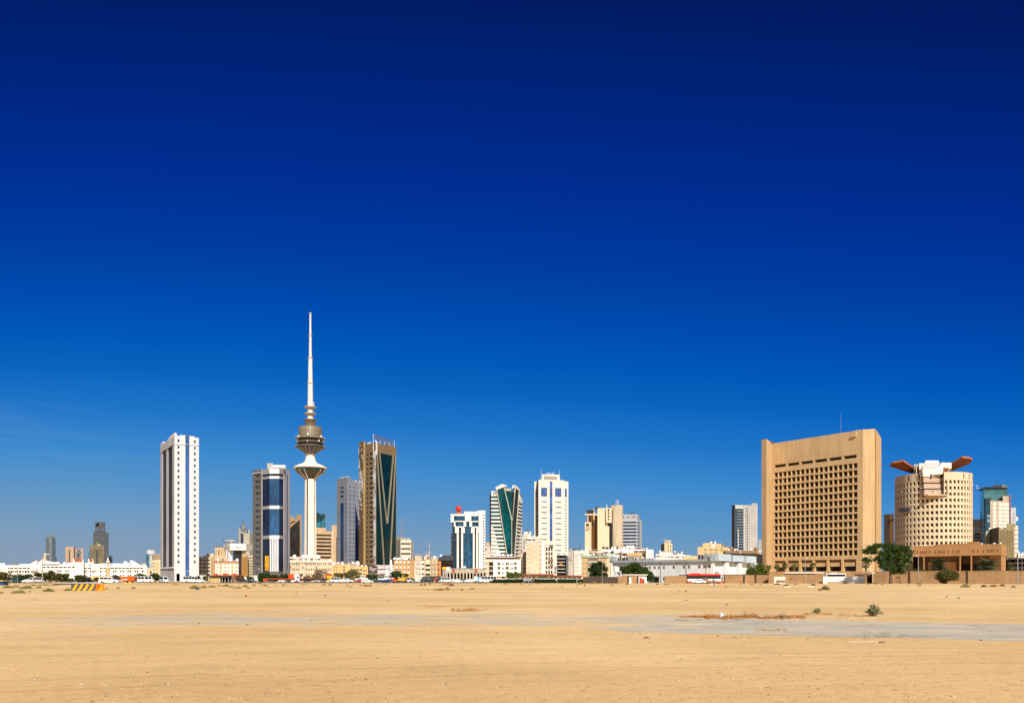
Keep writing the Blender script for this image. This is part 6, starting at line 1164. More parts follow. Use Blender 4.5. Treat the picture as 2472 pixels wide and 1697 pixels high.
# ================================================================ low buildings right of centre
def low_right():
 cf = M('cream_flat',(.70,.58,.42)); BW = M('bright_white',(.86,.84,.82),streak=.08); pc = M('pale_cream',(.74,.68,.60))
 d = 560; th,f = simple('pink_block','narrow pinkish cream block with a tan roof tank right of the red ball tower','apartment block',1172.5,d,1184,d,1316,M('pink_cream',(.74,.60,.50)),[(1172.6,1175.5)],[(1324,1328.5)],14,.4,BRW)
 q = MB(); q.fbox(f,0,f.L,f.z(1175,1319),f.z(1175,1317.8),0,.15,P('brick_trim',(.35,.14,.1))); q.fbox(f,f.u(1174),f.u(1182),f.z(1175,1316),f.z(1175,1308),-8,-2,TAN); th.part('roof_tank',q); q = MB(); q.fbox(f,0,f.L,f.z(1175,1332),f.z(1175,1331),0,.15,WHF); [q.fbox(f,f.u(1176) + k * 1.2,f.u(1176) + k * 1.2 + .5,f.z(1175,1340),f.z(1175,1332),0,.15,P('pink_trim',(.6,.42,.36))) for k in range(3)]; th.part('ledge',q)
 d = 455; L = fr(1172,d,1191,d); f = fr(1191,d,1257.5,d + 1); th = Th('balcony_apartments','white three storey apartments with cluttered balconies and shops below','apartment block',f.P(f.L / 2,0)); z = lambda y: Z(y,d)
 pt_ = [L.A,f.B,f.B + Vector((0,14)),L.A + Vector((0,14))]; W_ = Fr(pt_[0],pt_[1])
 bal = opx(W_,[(1201,1207.5),(1221,1228),(1241,1247.5)],[(1356.8,1365.3),(1367.6,1376.5),(1379,1387.5)],1220); small = opx(W_,[(1211,1214),(1215,1217.5),(1231.6,1234),(1235.2,1238)],[(1359,1362.5),(1370,1374),(1381,1384.5)],1220); dark = opx(W_,[(1180.5,1191)],[(1356.3,1365.5),(1367.4,1376.3),(1378.8,1388.3)],1185); side = opx(W_,[(1172.3,1174.7)],[(1358.5,1362.5),(1370,1374),(1382,1387)],1185); shop = [(W_.u(1177.5),W_.u(1222),.2,z(1390.6))]
 mb = MB(); mb.holes(W_,0,z(1349.8),bal + small + dark + side + shop,1.2,BW)
 for i in (1,2,3): mb.holes(Fr(pt_[i],pt_[(i + 1) % 4]),0,z(1349.8),[],0,BW)
 mb.poly([(*p,z(1350.3)) for p in pt_],BW); th.part('wall',mb); q = MB(); q.fbox(W_,0,W_.u(1191),z(1390),z(1352),0,.0,cf)
 q = MB(); q.holes(W_.off(.1),z(1390),z(1351.5),dark + side,0,cf,0,W_.u(1191)); th.part('cream_bay',q)
 th.wins(W_,small + side,1.2,BRW,WHF,.1); th.wins(W_,dark,1.2,DKW,None,name='balcony_recess')
 r = random.Random(5); ju = [P('clutter_white',(.72,.7,.66)),P('clutter_rust',(.42,.18,.1)),P('clutter_grey',(.36,.36,.35)),P('clutter_tan',(.55,.42,.26))]
 for o in bal:
  q = MB(); wb(q,W_,*o,1.2,BRW,None,.1,0,0); hh = o[3] - o[2]; wd = o[1] - o[0]
  q.fbox(W_,o[0] + .02,o[1] - .02,o[2],o[2] + hh * .3,-.25,-.1,ju[r.choice((0,0,3,1))])
  for k in range(4): u = o[0] + wd * r.uniform(.05,.7); zz = o[2] + hh * r.uniform(.1,.6); q.fbox(W_,u,u + wd * r.uniform(.15,.3),zz,zz + hh * r.uniform(.15,.35),-1.0 + k * .15,-.8 + k * .15,r.choice(ju))
  th.part('balcony',q)
 q = MB(); a,b,c,e = shop[0]; q.poly([W_.P(a,c,-1.1),W_.P(b,c,-1.1),W_.P(b,e,-1.1),W_.P(a,e,-1.1)],G('shop_front_dark',(.05,.025,.02),(2.4,4),.12,.6)); [q.fbox(W_,a + (b - a) * k / 7 - .2,a + (b - a) * k / 7 + .2,0,e,-1.05,-.3,WHF) for k in range(1,7)]; [q.fbox(W_,a + (b - a) * (k + .3) / 7,a + (b - a) * (k + .8) / 7,e - 1.2,e - .4,-1.0,-.7,r.choice([P('shop_red',(.5,.05,.03)),WHF,P('shop_tan',(.6,.45,.25))])) for k in range(7)]; th.part('shop_front',q)
 q = MB(); q.fbox(W_,0,f.L + L.L - .5,z(1348.3),z(1345),-13,-3,M('rust_trim2',(.30,.10,.05),joint=(1.2,0),jw=.4,jd=.5)); q.fbox(W_,-.2,W_.u(1243),z(1345),z(1343.3),-13.4,-2,pc); q.fbox(W_,W_.u(1178),W_.u(1214),z(1343),z(1338.5),-12,-7,TAN); th.part('roof_storey',q)
 for px,y,s in ((1180,1341.5,1),(1188,1341.5,1),(1196,1341,1.1),(1200,1341,1.3),(1207,1341,1.3),(1214,1341,1.6),(1227,1341,1.3),(1235,1341,1.5),(1190,1337,1),(1201,1335,1.4),(1205,1334,1.4)):
  q = MB(); p = W_.P(W_.u(px),0,-5); dish(q,p[0],p[1],z(y + 2),.55 * s,P('dish_white',(.82,.82,.8))); th.part('satellite_dish',q)
 q = MB(); q.fbox(W_,W_.u(1218),W_.u(1223),z(1343),z(1339),-6,-4,P('tank_rust',(.25,.13,.1))); q.tube(W_.P(W_.u(1203.5),z(1336),-8),W_.P(W_.u(1203.5),z(1325),-8),.12,.1,STL,4); q.fbox(W_,W_.u(1185),W_.u(1192),z(1343),z(1340),-6,-4,P('tank_brown',(.28,.24,.2))); th.part('roof_plant',q)
 # drum topped flats, cream slab
 d = 640; f = fr(1261,d,1284,d); th = Th('rounded_white_flats','white flats with rounded top and roof antenna behind the cream slab','apartment block',f.P(f.L / 2,0)); z = lambda y: Z(y,d); shell(th,f.back(14),0,z(1295),pc,{0: [(f.u(1263),f.u(1264.2),z(1345),z(1300)),(f.u(1266),f.u(1267),z(1345),z(1302))]},.6,BLW)
 q = MB(); q.fbox(f,f.u(1263),f.u(1282),z(1295),z(1288),-12,-2,pc); q.fbox(f,f.u(1270),f.u(1281),z(1288),z(1286),-10,-3,TAN); th.part('roof_storey',q); p = f.P(f.u(1274),0,-5); mast(th,p[0],p[1],z(1288),z(1274),.3,DKM,rungs=3); roofkit(th,f,z(1288),1263,1282,3,53,5,1.4,'dda')
 d = 600; f = fr(1268,d,1309,d); th = Th('bowed_window_flats','cream flats with one bowed band of windows above the cream slab','apartment block',f.P(f.L / 2,0)); z = lambda y: Z(y,d); wo = [(f.u(1268.3),f.u(1283),z(1305),z(1301)),(f.u(1284.3),f.u(1292),z(1305),z(1301))] + [(f.u(1293 + 3 * k),f.u(1294.6 + 3 * k),z(1306),z(1300.5)) for k in range(5)]
 shell(th,f.back(16),0,z(1296),pc,{0: wo},.7,DKW,WHF,.1,2); q = MB(); q.fbox(f,-.3,f.L + .3,z(1307.6),z(1306),0,1.2,WHT); th.part('ledge',q); roofkit(th,f,z(1296.5),1270,1300,5,57,5,1.2,'aacd')
 d = 520; f = fr(1270.5,d,1306,d); th = Th('cream_slab','plain cream slab block with rows of tiny square windows and a white rounded corner','apartment block',f.P(f.L / 2,0)); z = lambda y: Z(y,d)
 ty = [y for y in (1314.5,1325.5,1336.5,1347.5,1358.3,1369.2,1380)]; wo = opx(f,[(1272.2,1273.6),(1276.7,1278),(1280.7,1282)],[(y,y + 1.9) for y in ty],1280) + opx(f,[(1302,1303.8)],[(y + 2,y + 4.6) for y in ty],1280)
 shell(th,f.back(14),0,z(1308.5),M('plain_sand',(.69,.575,.42),streak=.12),{0: wo},.4,BRW)
 g = fr(1306,d - .5,1338,d - .2); zg = Z(1305.5,d); gw = opx(g,[(1317,1321.6),(1323.2,1328),(1329.4,1334)],[(1321.5 + 11 * k,1329.8 + 11 * k) for k in range(7)],1320) + opx(g,[(1317,1322)],[(1314,1316.3)],1320)
 shell(th,g.back(13),0,zg,pc,{0: gw},.5,W('bronze_window',(.045,.036,.028),(.12,.10,.08)),WHF,.12,0,name='white_bay'); q = MB(); q.lathe(g.P(g.u(1310.5),0,-1.2),[(1.75,0),(1.75,zg - .05)],WHT,20); th.part('rounded_corner',q)
 for a,b,y0,y1,c_ in ((1326,1335,1315,1321,P('board_dark',(.09,.08,.07))),(1324,1335.7,1350,1354.2,P('board_brown',(.32,.12,.06))),(1327.5,1336,1362.5,1366,P('board_grey2',(.22,.2,.2))),(1316.8,1325,1317,1320.5,WHF)): q = MB(); q.fbox(g,g.u(a),g.u(b),g.z(1330,y1),g.z(1330,y0),.05,.5,c_); th.part('sign_board',q)
 q = MB(); q.fbox(f,f.u(1271),f.u(1289),z(1308.5),z(1307.5),-6,-1,P('unit_grey',(.42,.42,.4))); th.part('roof_plant',q)
 th,f = simple('narrow_balcony_flats','narrow cream flats with dark stacked balconies against the left side of the cream slab','apartment block',1257.6,540,1270.4,540,1331,cf,[(1263,1269.5)],[(1334.5 + 8.4 * k,1341 + 8.4 * k) for k in range(6)],13,.8,BRW,WHF,1,1262)
 q = MB(); q.fbox(f,0,f.u(1262),f.z(1260,1334),f.z(1260,1328.5),-.5,.1,P('board_red',(.50,.10,.05))); q.fbox(f,f.u(1262.5),f.u(1270),f.z(1262,1331),f.z(1262,1327),-8,-2,WHT); th.part('roof_box',q)
 d = 610; f = fr(1344,d,1367.5,d); S = Fr(f.B,pt(1372.5,d + 22)); th = Th('dark_banded_offices','low office with black glass floors parted by thin pale slabs and one orange sign','office building',f.P(f.L / 2,0)); z = lambda y: Z(y,d); bg = G('black_glass',(.014,.014,.016),(1.6,2.7),.08,.5)
 q = MB(); q.prism([f.A,f.B,S.B,f.A + Vector((2,22))],0,z(1340),bg); th.part('glass_wall',q)
 for k in range(6): q = MB(); y = 1347.5 + 8.25 * k; q.fbox(f,-.1,f.L - 1,z(y + 1.2),z(y),0,.5,WHT); th.part('floor_edge',q)
 q = MB(); q.fbox(f,f.u(1350),f.u(1357.7),z(1364.2),z(1360.2),.5,.7,P('sign_amber',(.75,.28,.01),.5)); th.part('sign_board',q); q = MB(); q.fbox(f,-.3,S.L * .0 + f.L,z(1340),z(1338.6),-14,.2,pc); th.part('roof_edge',q); roofkit(th,f,z(1338.6),1345,1370,5,61,6,1.2,'aad')
 th,f = simple('grille_annex','small cream annex with a dark barred window left of the black banded offices','annex',1335.5,580,1344.5,580,1358,pc,[(1336.3,1343.5)],[(1368,1376),(1379,1384)],10,.5,DKW,WHF,4,1338)
 d = 540; L = fr(1372.3,d + 3,1384,d); f = fr(1384,d,1406,d + 2); th = Th('white_groove_block','white block with a deep brown vertical groove and tiny window slits','apartment block',f.P(0,0)); z = lambda y: Z(y,d)
 wl = opx(L,[(1380.6,1381.6)],[(1342,1344.5),(1354,1356.5),(1366,1368.5),(1378,1380.5)],1380); wf = opx(f,[(1388.6,1389.6),(1392,1392.8),(1394.4,1395.4)],[(1340 + 9 * k,1343 + 9 * k) for k in range(5)],1390) + opx(f,[(1397.7 + 2.3 * k,1398.8 + 2.3 * k) for k in range(5)],[(1336,1339.5)],1390)
 E = L.A + Vector((3,14)); shell(th,[L.A,L.B,f.B,f.B + Vector((0,14)),E],0,z(1329.5),M('soft_white',(.77,.73,.66)),{0: wl,1: wf},.4,BRW)
 q = MB(); q.fbox(f,f.u(1384),f.u(1385.2),0,z(1332),0,.08,P('groove_umber',(.16,.08,.05))); th.part('groove',q); q = MB(); q.fbox(L,L.u(1373),L.u(1380),z(1351.5),z(1350),.02,.1,P('sign_dark',(.06,.06,.065))); q.fbox(L,L.u(1374),L.u(1379),z(1346.6),z(1346),.02,.1,P('bracket_brown',(.3,.22,.18))); th.part('sign_board',q)
 g = fr(1404,d + 3,1427,d + 4); q = MB(); q.prism(g.back(13),0,z(1327.5),pc); q.prism(fr(1415.5,d + 4,1427,d + 4).back(10),z(1327.5),z(1322.5),pc); th.part('rear_wing',q); q = MB(); q.fbox(L,L.u(1384),L.u(1393.5),z(1329.5),z(1322.3),-10,-6,P('brick_umber',(.14,.08,.06))); th.part('roof_room',q); roofkit(th,f,z(1329.8),1374,1404,5,67,5,1,'aaca'); p = f.P(f.u(1400),0,-6); mast(th,p[0],p[1],z(1329),z(1311),.2,DKM,rungs=3)
 # long dark red canopy
 for nm,lb,a,b,y0,y1 in (('canopy_arcade','low cream shop row under a long dark red canopy below the cream slab',1256,1336,1385,1391),('canopy_arcade','low cream shop row with a lower dark red canopy below the black banded offices',1336.2,1402,1388.3,1392.5)):
  f = fr(a,430,b,430); th = Th(nm,lb,'arcade',f.P(f.L / 2,0)); q = MB(); q.fbox(f,0,f.L - .05,0,f.z(a,y1 - .5),-6,0,pc); th.part('wall',q); q = MB(); pr = [(-.5,f.z(a,y1)),(f.L + (.0 if a < 1300 else .5),f.z(a,y1)),(f.L + (.0 if a < 1300 else .5),f.z(a,y0)),(-.5 if a > 1300 else 1.5,f.z(a,y0))]; q.fpoly(f,pr,-7,2.0,M('canopy_red',(.22,.055,.035),.6),True); th.part('canopy',q)
  n = 14 if a > 1300 else 9; q = MB(); [q.fbox(f,f.L * (k + .3) / n,f.L * (k + .3) / n + 1.0,1.2,f.z(a,y1 + 1.2),0,.06,BRW) for k in range(n)]; th.part('window',q)
  q = MB(); [q.tube(f.P(f.L * k / 6,0,1.6),f.P(f.L * k / 6,f.z(a,y1),1.6),.15,.15,WHF,5) for k in range(7)]; th.part('post',q)
 f = fr(1190,395,1400,385); th = Th('white_boundary_wall','low white boundary wall showing above the clipped hedge','wall',f.P(f.L / 2,0)); q = MB(); q.fbox(f,0,f.L,0,f.z(1300,1396.4),-.3,0,M('soft_white',(.77,.73,.66))); q.fbox(f,-.1,f.L + .1,f.z(1300,1396.4),f.z(1300,1395.9),-.4,.1,WHF); th.part('wall',q)
 # brown and green block
 d = 430; f = fr(1404,d,1464.5,d + 4); th = Th('green_edged_block','brown block with pale green floor bands and white framed mesh panels behind the big tree','apartment block',f.P(f.L / 2,0)); z = lambda y: f.z(1410,y)
 m = M('caramel_render',(.56,.36,.19)); ba = [(f.u(1420),f.u(1446.5),z(y + 9.3),z(y)) for y in (1346.6,1359.6,1372.6,1385.6)]
 shell(th,f.back(15),0,z(1341),m,{0: ba},.5); gn = M('verdigris',(.30,.39,.28))
 th.wins(f,ba,.5,M('mesh_panel',(.36,.26,.20),joint=(.5,.5),jw=.16,jd=.5),WHF,.3,0,'mesh_panel')
 q = MB(); q.fbox(f,-.3,f.L + .3,z(1346),z(1340.8),-.1,.5,gn); q.fbox(f,f.L,f.L + 5,z(1342),z(1336),-12,-5,M('pale_verdigris',(.5,.62,.55))); th.part('roof_band',q)
 for y in (1356.6,1369.6,1382.6): q = MB(); q.fbox(f,0,f.u(1419.3),z(y + 2.2),z(y),0,.2,gn); q.fbox(f,f.u(1420),f.u(1464),z(y + 1.4),z(y),0,.2,gn); th.part('floor_band',q)
 q = MB(); q.fbox(f,f.u(1418.6),f.u(1419.6),0,z(1346),0,.35,P('groove_umber',(.16,.08,.05))); q.fbox(f,f.u(1419.7),f.u(1420.2),0,z(1346),0,.4,WHF); q.fbox(f,f.u(1446.6),f.u(1447.3),0,z(1346),0,.4,WHF); th.part('frame_post',q)
 q = MB(); q.fbox(f,f.L,f.u(1476),0,z(1347.5),-9,-1.5,cf); th.part('cream_wing',q); roofkit(th,f,z(1341),1418,1462,6,71,6,1.1,'ddad')
 # white terrace of houses with clutter
 d = 480
 def house(name,lab,a,b,y,mat,wc,wr,dd=0,kit=(0,0),dep=12,gl=BRW,rec=.6,extra=None):
  th,f = simple(name,lab,'house',a,d + dd,b,d + dd + 1,y,mat,wc,wr,dep,rec,gl,None,0,a + 1)
  if kit[0]: roofkit(th,f,f.z(a,y + .4),a,b,kit[0],kit[1],6,1.2,'ddcas')
  return th,f
 th,f = house('tin_roof_house','rusty roofed house with a shaded terrace between the cream fin tower and the white terraces',1428,1470,1338,M('rust_shack',(.34,.17,.10)),[(1431,1446)],[(1340,1345)],20,(4,73)); q = MB(); q.fbox(f,-.5,f.L + .5,f.z(1430,1334.5),f.z(1430,1333),-10,1.2,M('tin_cream',(.66,.52,.40))); [q.tube(f.P(f.u(px),f.z(1430,1339),.8),f.P(f.u(px),f.z(1430,1334),.8),.12,.12,STL,4) for px in (1429,1440,1450,1462)]; th.part('tin_roof',q)
 th,f = house('white_terrace_house','white terrace house with a slanting brown awning left of the balcony house',1452,1501,1325.5,BW,[(1456,1468)],[(1331,1335)],34,(5,75)); q = MB(); q.fpx(f,[(1482,1336),(1501,1336),(1501,1331),(1494,1334)],0,1,M('rust_shack',(.34,.17,.10)),True); th.part('awning',q)
 for k,(px,w_) in enumerate(((1459,8),(1467,7),(1478,11))):
  p = f.P(f.u(px),0,-2 if k < 2 else .5); yb = 1325 if k < 2 else 1336; sh = Th('rooftop_shrub',('dark green potted shrub on the roof of the white terrace house, left one','dark green potted shrub on the roof of the white terrace house, right one','grey brown round bush on the lower roof of the white terrace house')[k],'shrub',p,f.z(1460,yb)); q = MB(); rr = random.Random(k); lf = LF('roof_leaf',(.05,.06,.035),(.12,.12,.09)); ww = w_ * d / F / 2
  for j in range(160): v = Vector((rr.gauss(0,.45),rr.gauss(0,.4),rr.gauss(0,.4))); c = Vector((p[0] + v.x * ww,p[1] + v.y * ww,f.z(1460,yb) + ww * .8 + v.z * ww)); a = Vector((rr.uniform(-1,1),rr.uniform(-1,1),rr.uniform(-1,1))) * .35; b = Vector((rr.uniform(-1,1),rr.uniform(-1,1),rr.uniform(-1,1))) * .35; q.poly([c - a,c + b,c + a],lf)
  sh.part('foliage',q); q = MB(); q.tube((p[0],p[1],f.z(1460,yb) - .02),(p[0],p[1],f.z(1460,yb) + ww * .7),.15,.1,BRN,5); sh.part('stem',q)
 th,f = house('balcony_house','long white house with rust red recesses and an ochre boarded balcony',1501,1558,1326,BW,[(1530,1541),(1542,1558)],[(1329,1333.5)],30,(0,0),12,W('rust_recess_wall',(.26,.09,.045),(.36,.13,.06)),1.2)
 q = MB(); q.fbox(f,f.u(1512),f.u(1549),f.z(1520,1342.5),f.z(1520,1334.2),0,1.5,M('ochre_board',(.52,.36,.18))); q.fbox(f,f.u(1502),f.u(1511),f.z(1520,1341),f.z(1520,1335),0,.2,DRK); q.fbox(f,f.u(1549),f.u(1558),f.z(1520,1343),f.z(1520,1334),0,.1,P('shade_olive',(.10,.10,.07))); q.fbox(f,f.u(1557.5),f.u(1559.5),0,f.z(1520,1324.5),-.5,1.6,WHT); th.part('balcony',q)
 g = fr(1484,d + 44,1560,d + 44); q = MB(); [q.fbox(g,g.u(a),g.u(b),f.z(1520,1327),f.z(1520,y),-8,0,mm) for a,b,y,mm in ((1484,1501,1317.5,WHT),(1488,1500,1315,TAN),(1502,1510,1316.5,pc),(1508,1537,1320.5,WHT))]; th.part('roof_storey',q)
 for px in (1515.3,1522.6,1529): q = MB(); p = g.P(g.u(px),0,-2); q.ball((p[0],p[1],f.z(1520,1318)),1.25,P('dish_white',(.82,.82,.8)),12); q.tube((p[0],p[1],f.z(1520,1326)),(p[0],p[1],f.z(1520,1318)),.9,.9,WHT,10); th.part('dome',q)
 roofkit(th,f,f.z(1520,1326),1504,1558,8,77,8,1.1,'acad')
 th,f = house('white_end_house','plain white end house of the terrace with two faint blind windows',1560,1577.5,1326,BW,[(1564,1566.3),(1571.5,1574)],[(1335,1341)],26,(1,79),12,W('blind_window',(.55,.45,.36),(.6,.5,.4)),.15)
 f = fr(1583,540,1668,575); th = Th('stepped_white_houses','white stepped house row with a line of small dark windows behind the long metal shed','house row',f.P(f.L / 2,0)); z = lambda y: f.z(1600,y)
 wo = opx(f,[(1584,1595),(1597,1601),(1605,1608),(1612,1618),(1619,1627),(1630,1641),(1647,1656)],[(1342,1344.3)],1600); shell(th,f.back(16),0,z(1337),BW,{0: wo},.8,DKW)
 q = MB(); [q.fbox(f,f.u(a),f.u(b),z(1337),z(y),-15,o,BW) for a,b,y,o in ((1595,1625,1331.3,-1),(1625,1652,1333.5,-2),(1652,1660,1335.5,-3))]; th.part('upper_storey',q); roofkit(th,f,z(1332),1600,1650,9,81,6,.8,'aaac'); q = MB(); [q.fbox(f,f.u(a),f.u(a + 2),z(1336),z(1333.5),-1.8,-1.7,BRW) for a in (1633,1637)]; th.part('window',q)
 d2 = 720; L = fr(1595.5,d2 + 14,1604,d2); f = fr(1604,d2,1623,d2 + 3); th = Th('cream_logo_block','small cream tower block with a shaded side and a curved red emblem','apartment block',f.P(0,0)); z = lambda y: Z(y,d2); mm = M('butter_render',(.74,.62,.42))
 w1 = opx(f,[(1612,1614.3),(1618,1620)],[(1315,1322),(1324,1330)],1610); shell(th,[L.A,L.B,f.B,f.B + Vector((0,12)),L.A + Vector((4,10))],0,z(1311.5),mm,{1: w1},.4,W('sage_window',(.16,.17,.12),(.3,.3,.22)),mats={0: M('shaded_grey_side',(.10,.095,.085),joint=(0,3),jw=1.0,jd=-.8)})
 q = MB(); q.fpx(f,[(1604,1311.6),(1619,1311.6),(1619,1303),(1604,1307)],-9,.05,mm,True); th.part('raked_parapet',q); q = MB()
 for k in range(6): a = k / 5; x0 = 1605.2 + a * 5.5; q.fbox(f,f.u(x0),f.u(x0 + 1.4),z(1310 - 2.2 * math.sin(a * 2)),z(1309.2 - 2.2 * math.sin(a * 2)),.06,.15,P('sign_red',(.55,.028,.012),.4))
 q.fbox(f,f.u(1612),f.u(1617.5),z(1308),z(1305.8),.06,.15,BRN); q.fbox(f,f.u(1607),f.u(1617.5),z(1311.2),z(1310),.06,.15,P('sign_tan',(.42,.34,.22))); th.part('emblem',q); q = MB(); q.tube(f.P(f.u(1602),z(1300.8),-4),f.P(f.u(1617),z(1305),-4),.2,.2,STL,4); th.part('roof_pole',q)
 d2 = 540; f = fr(1684,d2,1762,d2 + 8); th = Th('yellow_arched_flats','yellow flats with grouped narrow arched windows behind the long metal shed','apartment block',f.P(f.L / 2,0)); z = lambda y: f.z(1690,y); ye = M('maize_render',(.74,.54,.28))
 wo = [(f.u(x),f.u(x + 1.8),z(y1),z(y0)) for x0 in (1699.3,1712.3,1724.8) for x in (x0,x0 + 3,x0 + 6) for y0,y1 in ((1324,1330),(1333,1338))]; pn = [(f.u(1739),f.u(1745),z(1330),z(1322.5))]
 shell(th,f.back(14),0,z(1319.8),ye,{0: wo + pn},.4); th.wins(f,wo,.4,BRW,WHF,.1); th.wins(f,pn,.4,M('blind_brick',(.55,.36,.2)))
 q = MB(); q.fbox(f,f.u(1699),f.u(1744),z(1320),z(1311),-12,-1.5,ye); q.fbox(f,f.u(1707),f.u(1720),z(1311),z(1309.3),-9,-3,ye); th.part('upper_storey',q)
 for px in (1716.5,1726): q = MB(); p = f.P(f.u(px),0,-5); q.ball((p[0],p[1],z(1308.3)),.95,P('dish_white',(.82,.82,.8)),10); q.tube((p[0],p[1],z(1311)),(p[0],p[1],z(1308)),.2,.2,STL,5); th.part('satellite_dish',q)
 q = MB(); q.fbox(f,f.u(1718),f.u(1727),z(1319.5),z(1314),-1.5,-.8,WHT); q.fbox(f,f.u(1745),f.u(1754),z(1319.8),z(1314),-6,-2,P('tank_brown',(.28,.24,.2))); th.part('roof_unit',q)
 for a,b,y,mm,nm,lb in ((1652,1686,1341.5,ye,'low_yellow_house','low yellow house roof showing between the white houses and the yellow flats'),):
  th,f = simple(nm,lb,'house',a,500,b,500,y,mm,depth=10)
 # brown vaulted hall left of the beige block
 d = 395; f = fr(1746,d,1841,d + 6); th = Th('vaulted_hall','dark brown hall with barrel shaped roof vents left of the beige block','hall',f.P(f.L / 2,0)); z = lambda y: f.z(1790,y); mv = M('vault_brown',(.27,.165,.095));
 q = MB(); q.fbox(f,0,f.L,0,z(1337),-14,0,M('hall_dark',(.035,.03,.028))); th.part('wall',q)
 for a,b in ((1752,1786),(1793,1830)):
  q = MB(); r_ = 5 * d / F; q.tube(f.P(f.u(a),z(1333.5),-1.5),f.P(f.u(b),z(1333.5),-1.5),r_,r_,mv,18); o = th.part('barrel_vent',q); q = MB(); q.tube(f.P(f.u(b) + .02,z(1333.5),-1.5),f.P(f.u(b) + 1.4,z(1333.5),-1.5),r_ * 1.1,r_ * 1.1,M('vault_tan',(.50,.34,.19)),18); th.part('end_cap',q,o)
 for a in (1759,1820): q = MB(); r_ = 5.2 * d / F; p = f.P(f.u(a + 3.5),0,-6); q.tube((p[0],p[1] - .6,z(1323.5)),(p[0] + 1.6,p[1] + 3,z(1323.5)),r_,r_,M('vault_tan',(.50,.34,.19)),16); q.box((p[0],p[1],z(1333)),(1,1,1.8),mv); q.tube((p[0] - .02,p[1] - .68,z(1323.5)),(p[0],p[1] - .6,z(1323.5)),r_ * .78,r_ * .78,mv,16); th.part('fan_cowl',q)
 for px,y in ((1762,1327.5),(1777,1327),(1783,1326),(1816,1326.5),(1837,1330)): q = MB(); p = f.P(f.u(px),0,-1.2); q.ball((p[0],p[1],z(y)),.62,P('dish_white',(.82,.82,.8)),10); q.tube((p[0],p[1],z(1331)),(p[0],p[1],z(y)),.1,.1,STL,4); th.part('satellite_dish',q)
low_right()
def shed():
 a = fr(1478,338,1722,309); b = fr(1722,309,1814,333); th = Th('metal_shed','long white corrugated metal shed with a grey blue fascia and small brown windows','warehouse',a.P(a.L * .6,0))
 cw = M('corrugated_white',(.86,.87,.87),joint=(.55,0),jw=.16,jd=.22,streak=.16); cg = M('corrugated_grey',(.40,.44,.48),joint=(.6,0),jw=.2,jd=.25,streak=.1); cb = M('corrugated_blue',(.52,.62,.70),joint=(.0,0),streak=.1)
 zb = a.z(1722,1354.2); zt = a.z(1722,1349.0); zw = zb - .05; wi = []
 for x0,x1,y0,y1 in ((1566,1570.4,1366.5,1373.5),(1577.5,1582.5,1366.5,1373.5),(1588,1592.6,1366.3,1373.3),(1599.7,1604.7,1366,1373),(1623.5,1628.7,1365.2,1372.4),(1648,1653,1364.5,1372),(1660.2,1665.5,1364.5,1372),(1685,1690.6,1364,1371.4),(1697.4,1703,1363.7,1371.2),(1710,1715.7,1363.3,1370.8),(1566,1571,1394,1402),(1600,1604,1393,1401)): wi.append((a.u(x0),a.u(x1),a.z(x0,y1),a.z(x0,y0)))
 door = (a.u(1579),a.u(1591),0,a.z(1585,1393.5)); w2 = [(b.u(1726.5),b.u(1730),2.2,b.z(1728,1379)),(b.u(1732),b.u(1735),2.2,b.z(1734,1379)),(b.u(1779.3),b.u(1782.6),b.z(1780,1373),b.z(1780,1366.3))]
 A = a.off(-1.2); B_ = b.off(-1.2); mb = MB(); mb.holes(a,0,zw,wi + [door],.25,cw); mb.holes(b,0,zw,w2,.25,M('smooth_white',(.82,.83,.84),streak=.1)); e = b.B + Vector((10,22)); g = a.A + Vector((8,26)); mb.holes(Fr(b.B,e),0,zw,[],0,cw); mb.holes(Fr(e,g),0,zw,[],0,cw); mb.holes(Fr(g,a.A),0,zw,[],0,cw); mb.poly([(*p,zw) for p in (a.A,a.B,b.B,e,g)],cg); th.part('wall',mb)
 th.wins(a,wi,.25,W('shed_window',(.09,.045,.035),(.20,.22,.20)),P('shed_frame',(.22,.10,.07)),.14,1); th.wins(b,w2,.25,DKW,P('shed_frame',(.22,.10,.07)),.1); th.wins(a,[door],.25,DKW,DKM,.1,3,'door')
 q = MB(); q.fbox(a,-.6,a.L,zb,zt,-.3,1.1,cg); th.part('fascia',q); q = MB(); q.fbox(a,-.6,a.u(1482),zb,a.z(1480,1343),-3,1.1,cg); th.part('fascia_end',q)
 for (xa,xb,yt) in ((1722,1752,1336.5),(1757,1783.5,1340),(1789,1814,1342)):
  q = MB(); q.fbox(b,b.u(xa),b.u(xb),b.z(xa,1353.5 if xa == 1722 else 1355 if xa == 1757 else 1357.8),b.z(xa,yt),-.3,2.2,cb); th.part('blue_fascia',q); q = MB(); q.fbox(b,b.u(xb) - 3.2,b.u(xb) - .4,0,zb - .3,.02,1.6,M('smooth_white',(.82,.83,.84),streak=.1)); th.part('buttress',q)
 q = MB(); q.fbox(b,-.5,b.L,zb - .02,b.z(1722,1338),-2,.9,cg); q.fbox(a,a.L - .6,a.L + .3,zb,b.z(1722,1337),-1,2.0,cg); th.part('fascia_core',q)
 q = MB(); q.fbox(a,a.u(1578),a.u(1592),a.z(1585,1392.5),a.z(1585,1390.8),0,2.2,P('canopy_dark',(.06,.035,.025))); q.fbox(a,a.u(1580),a.u(1590),a.z(1585,1390.8),a.z(1585,1389),.2,1.6,WHF); th.part('door_canopy',q)
 for px in (1595.2,1656.5,1704.5): q = MB(); q.fbox(a,a.u(px),a.u(px) + .22,0,zb,0,.2,P('pipe_grey',(.35,.36,.37))); th.part('down_pipe',q)
 q = MB(); q.fbox(b,b.u(1784.3),b.u(1786.3),0,zb,0,.3,P('pipe_grey',(.35,.36,.37))); th.part('down_pipe',q)
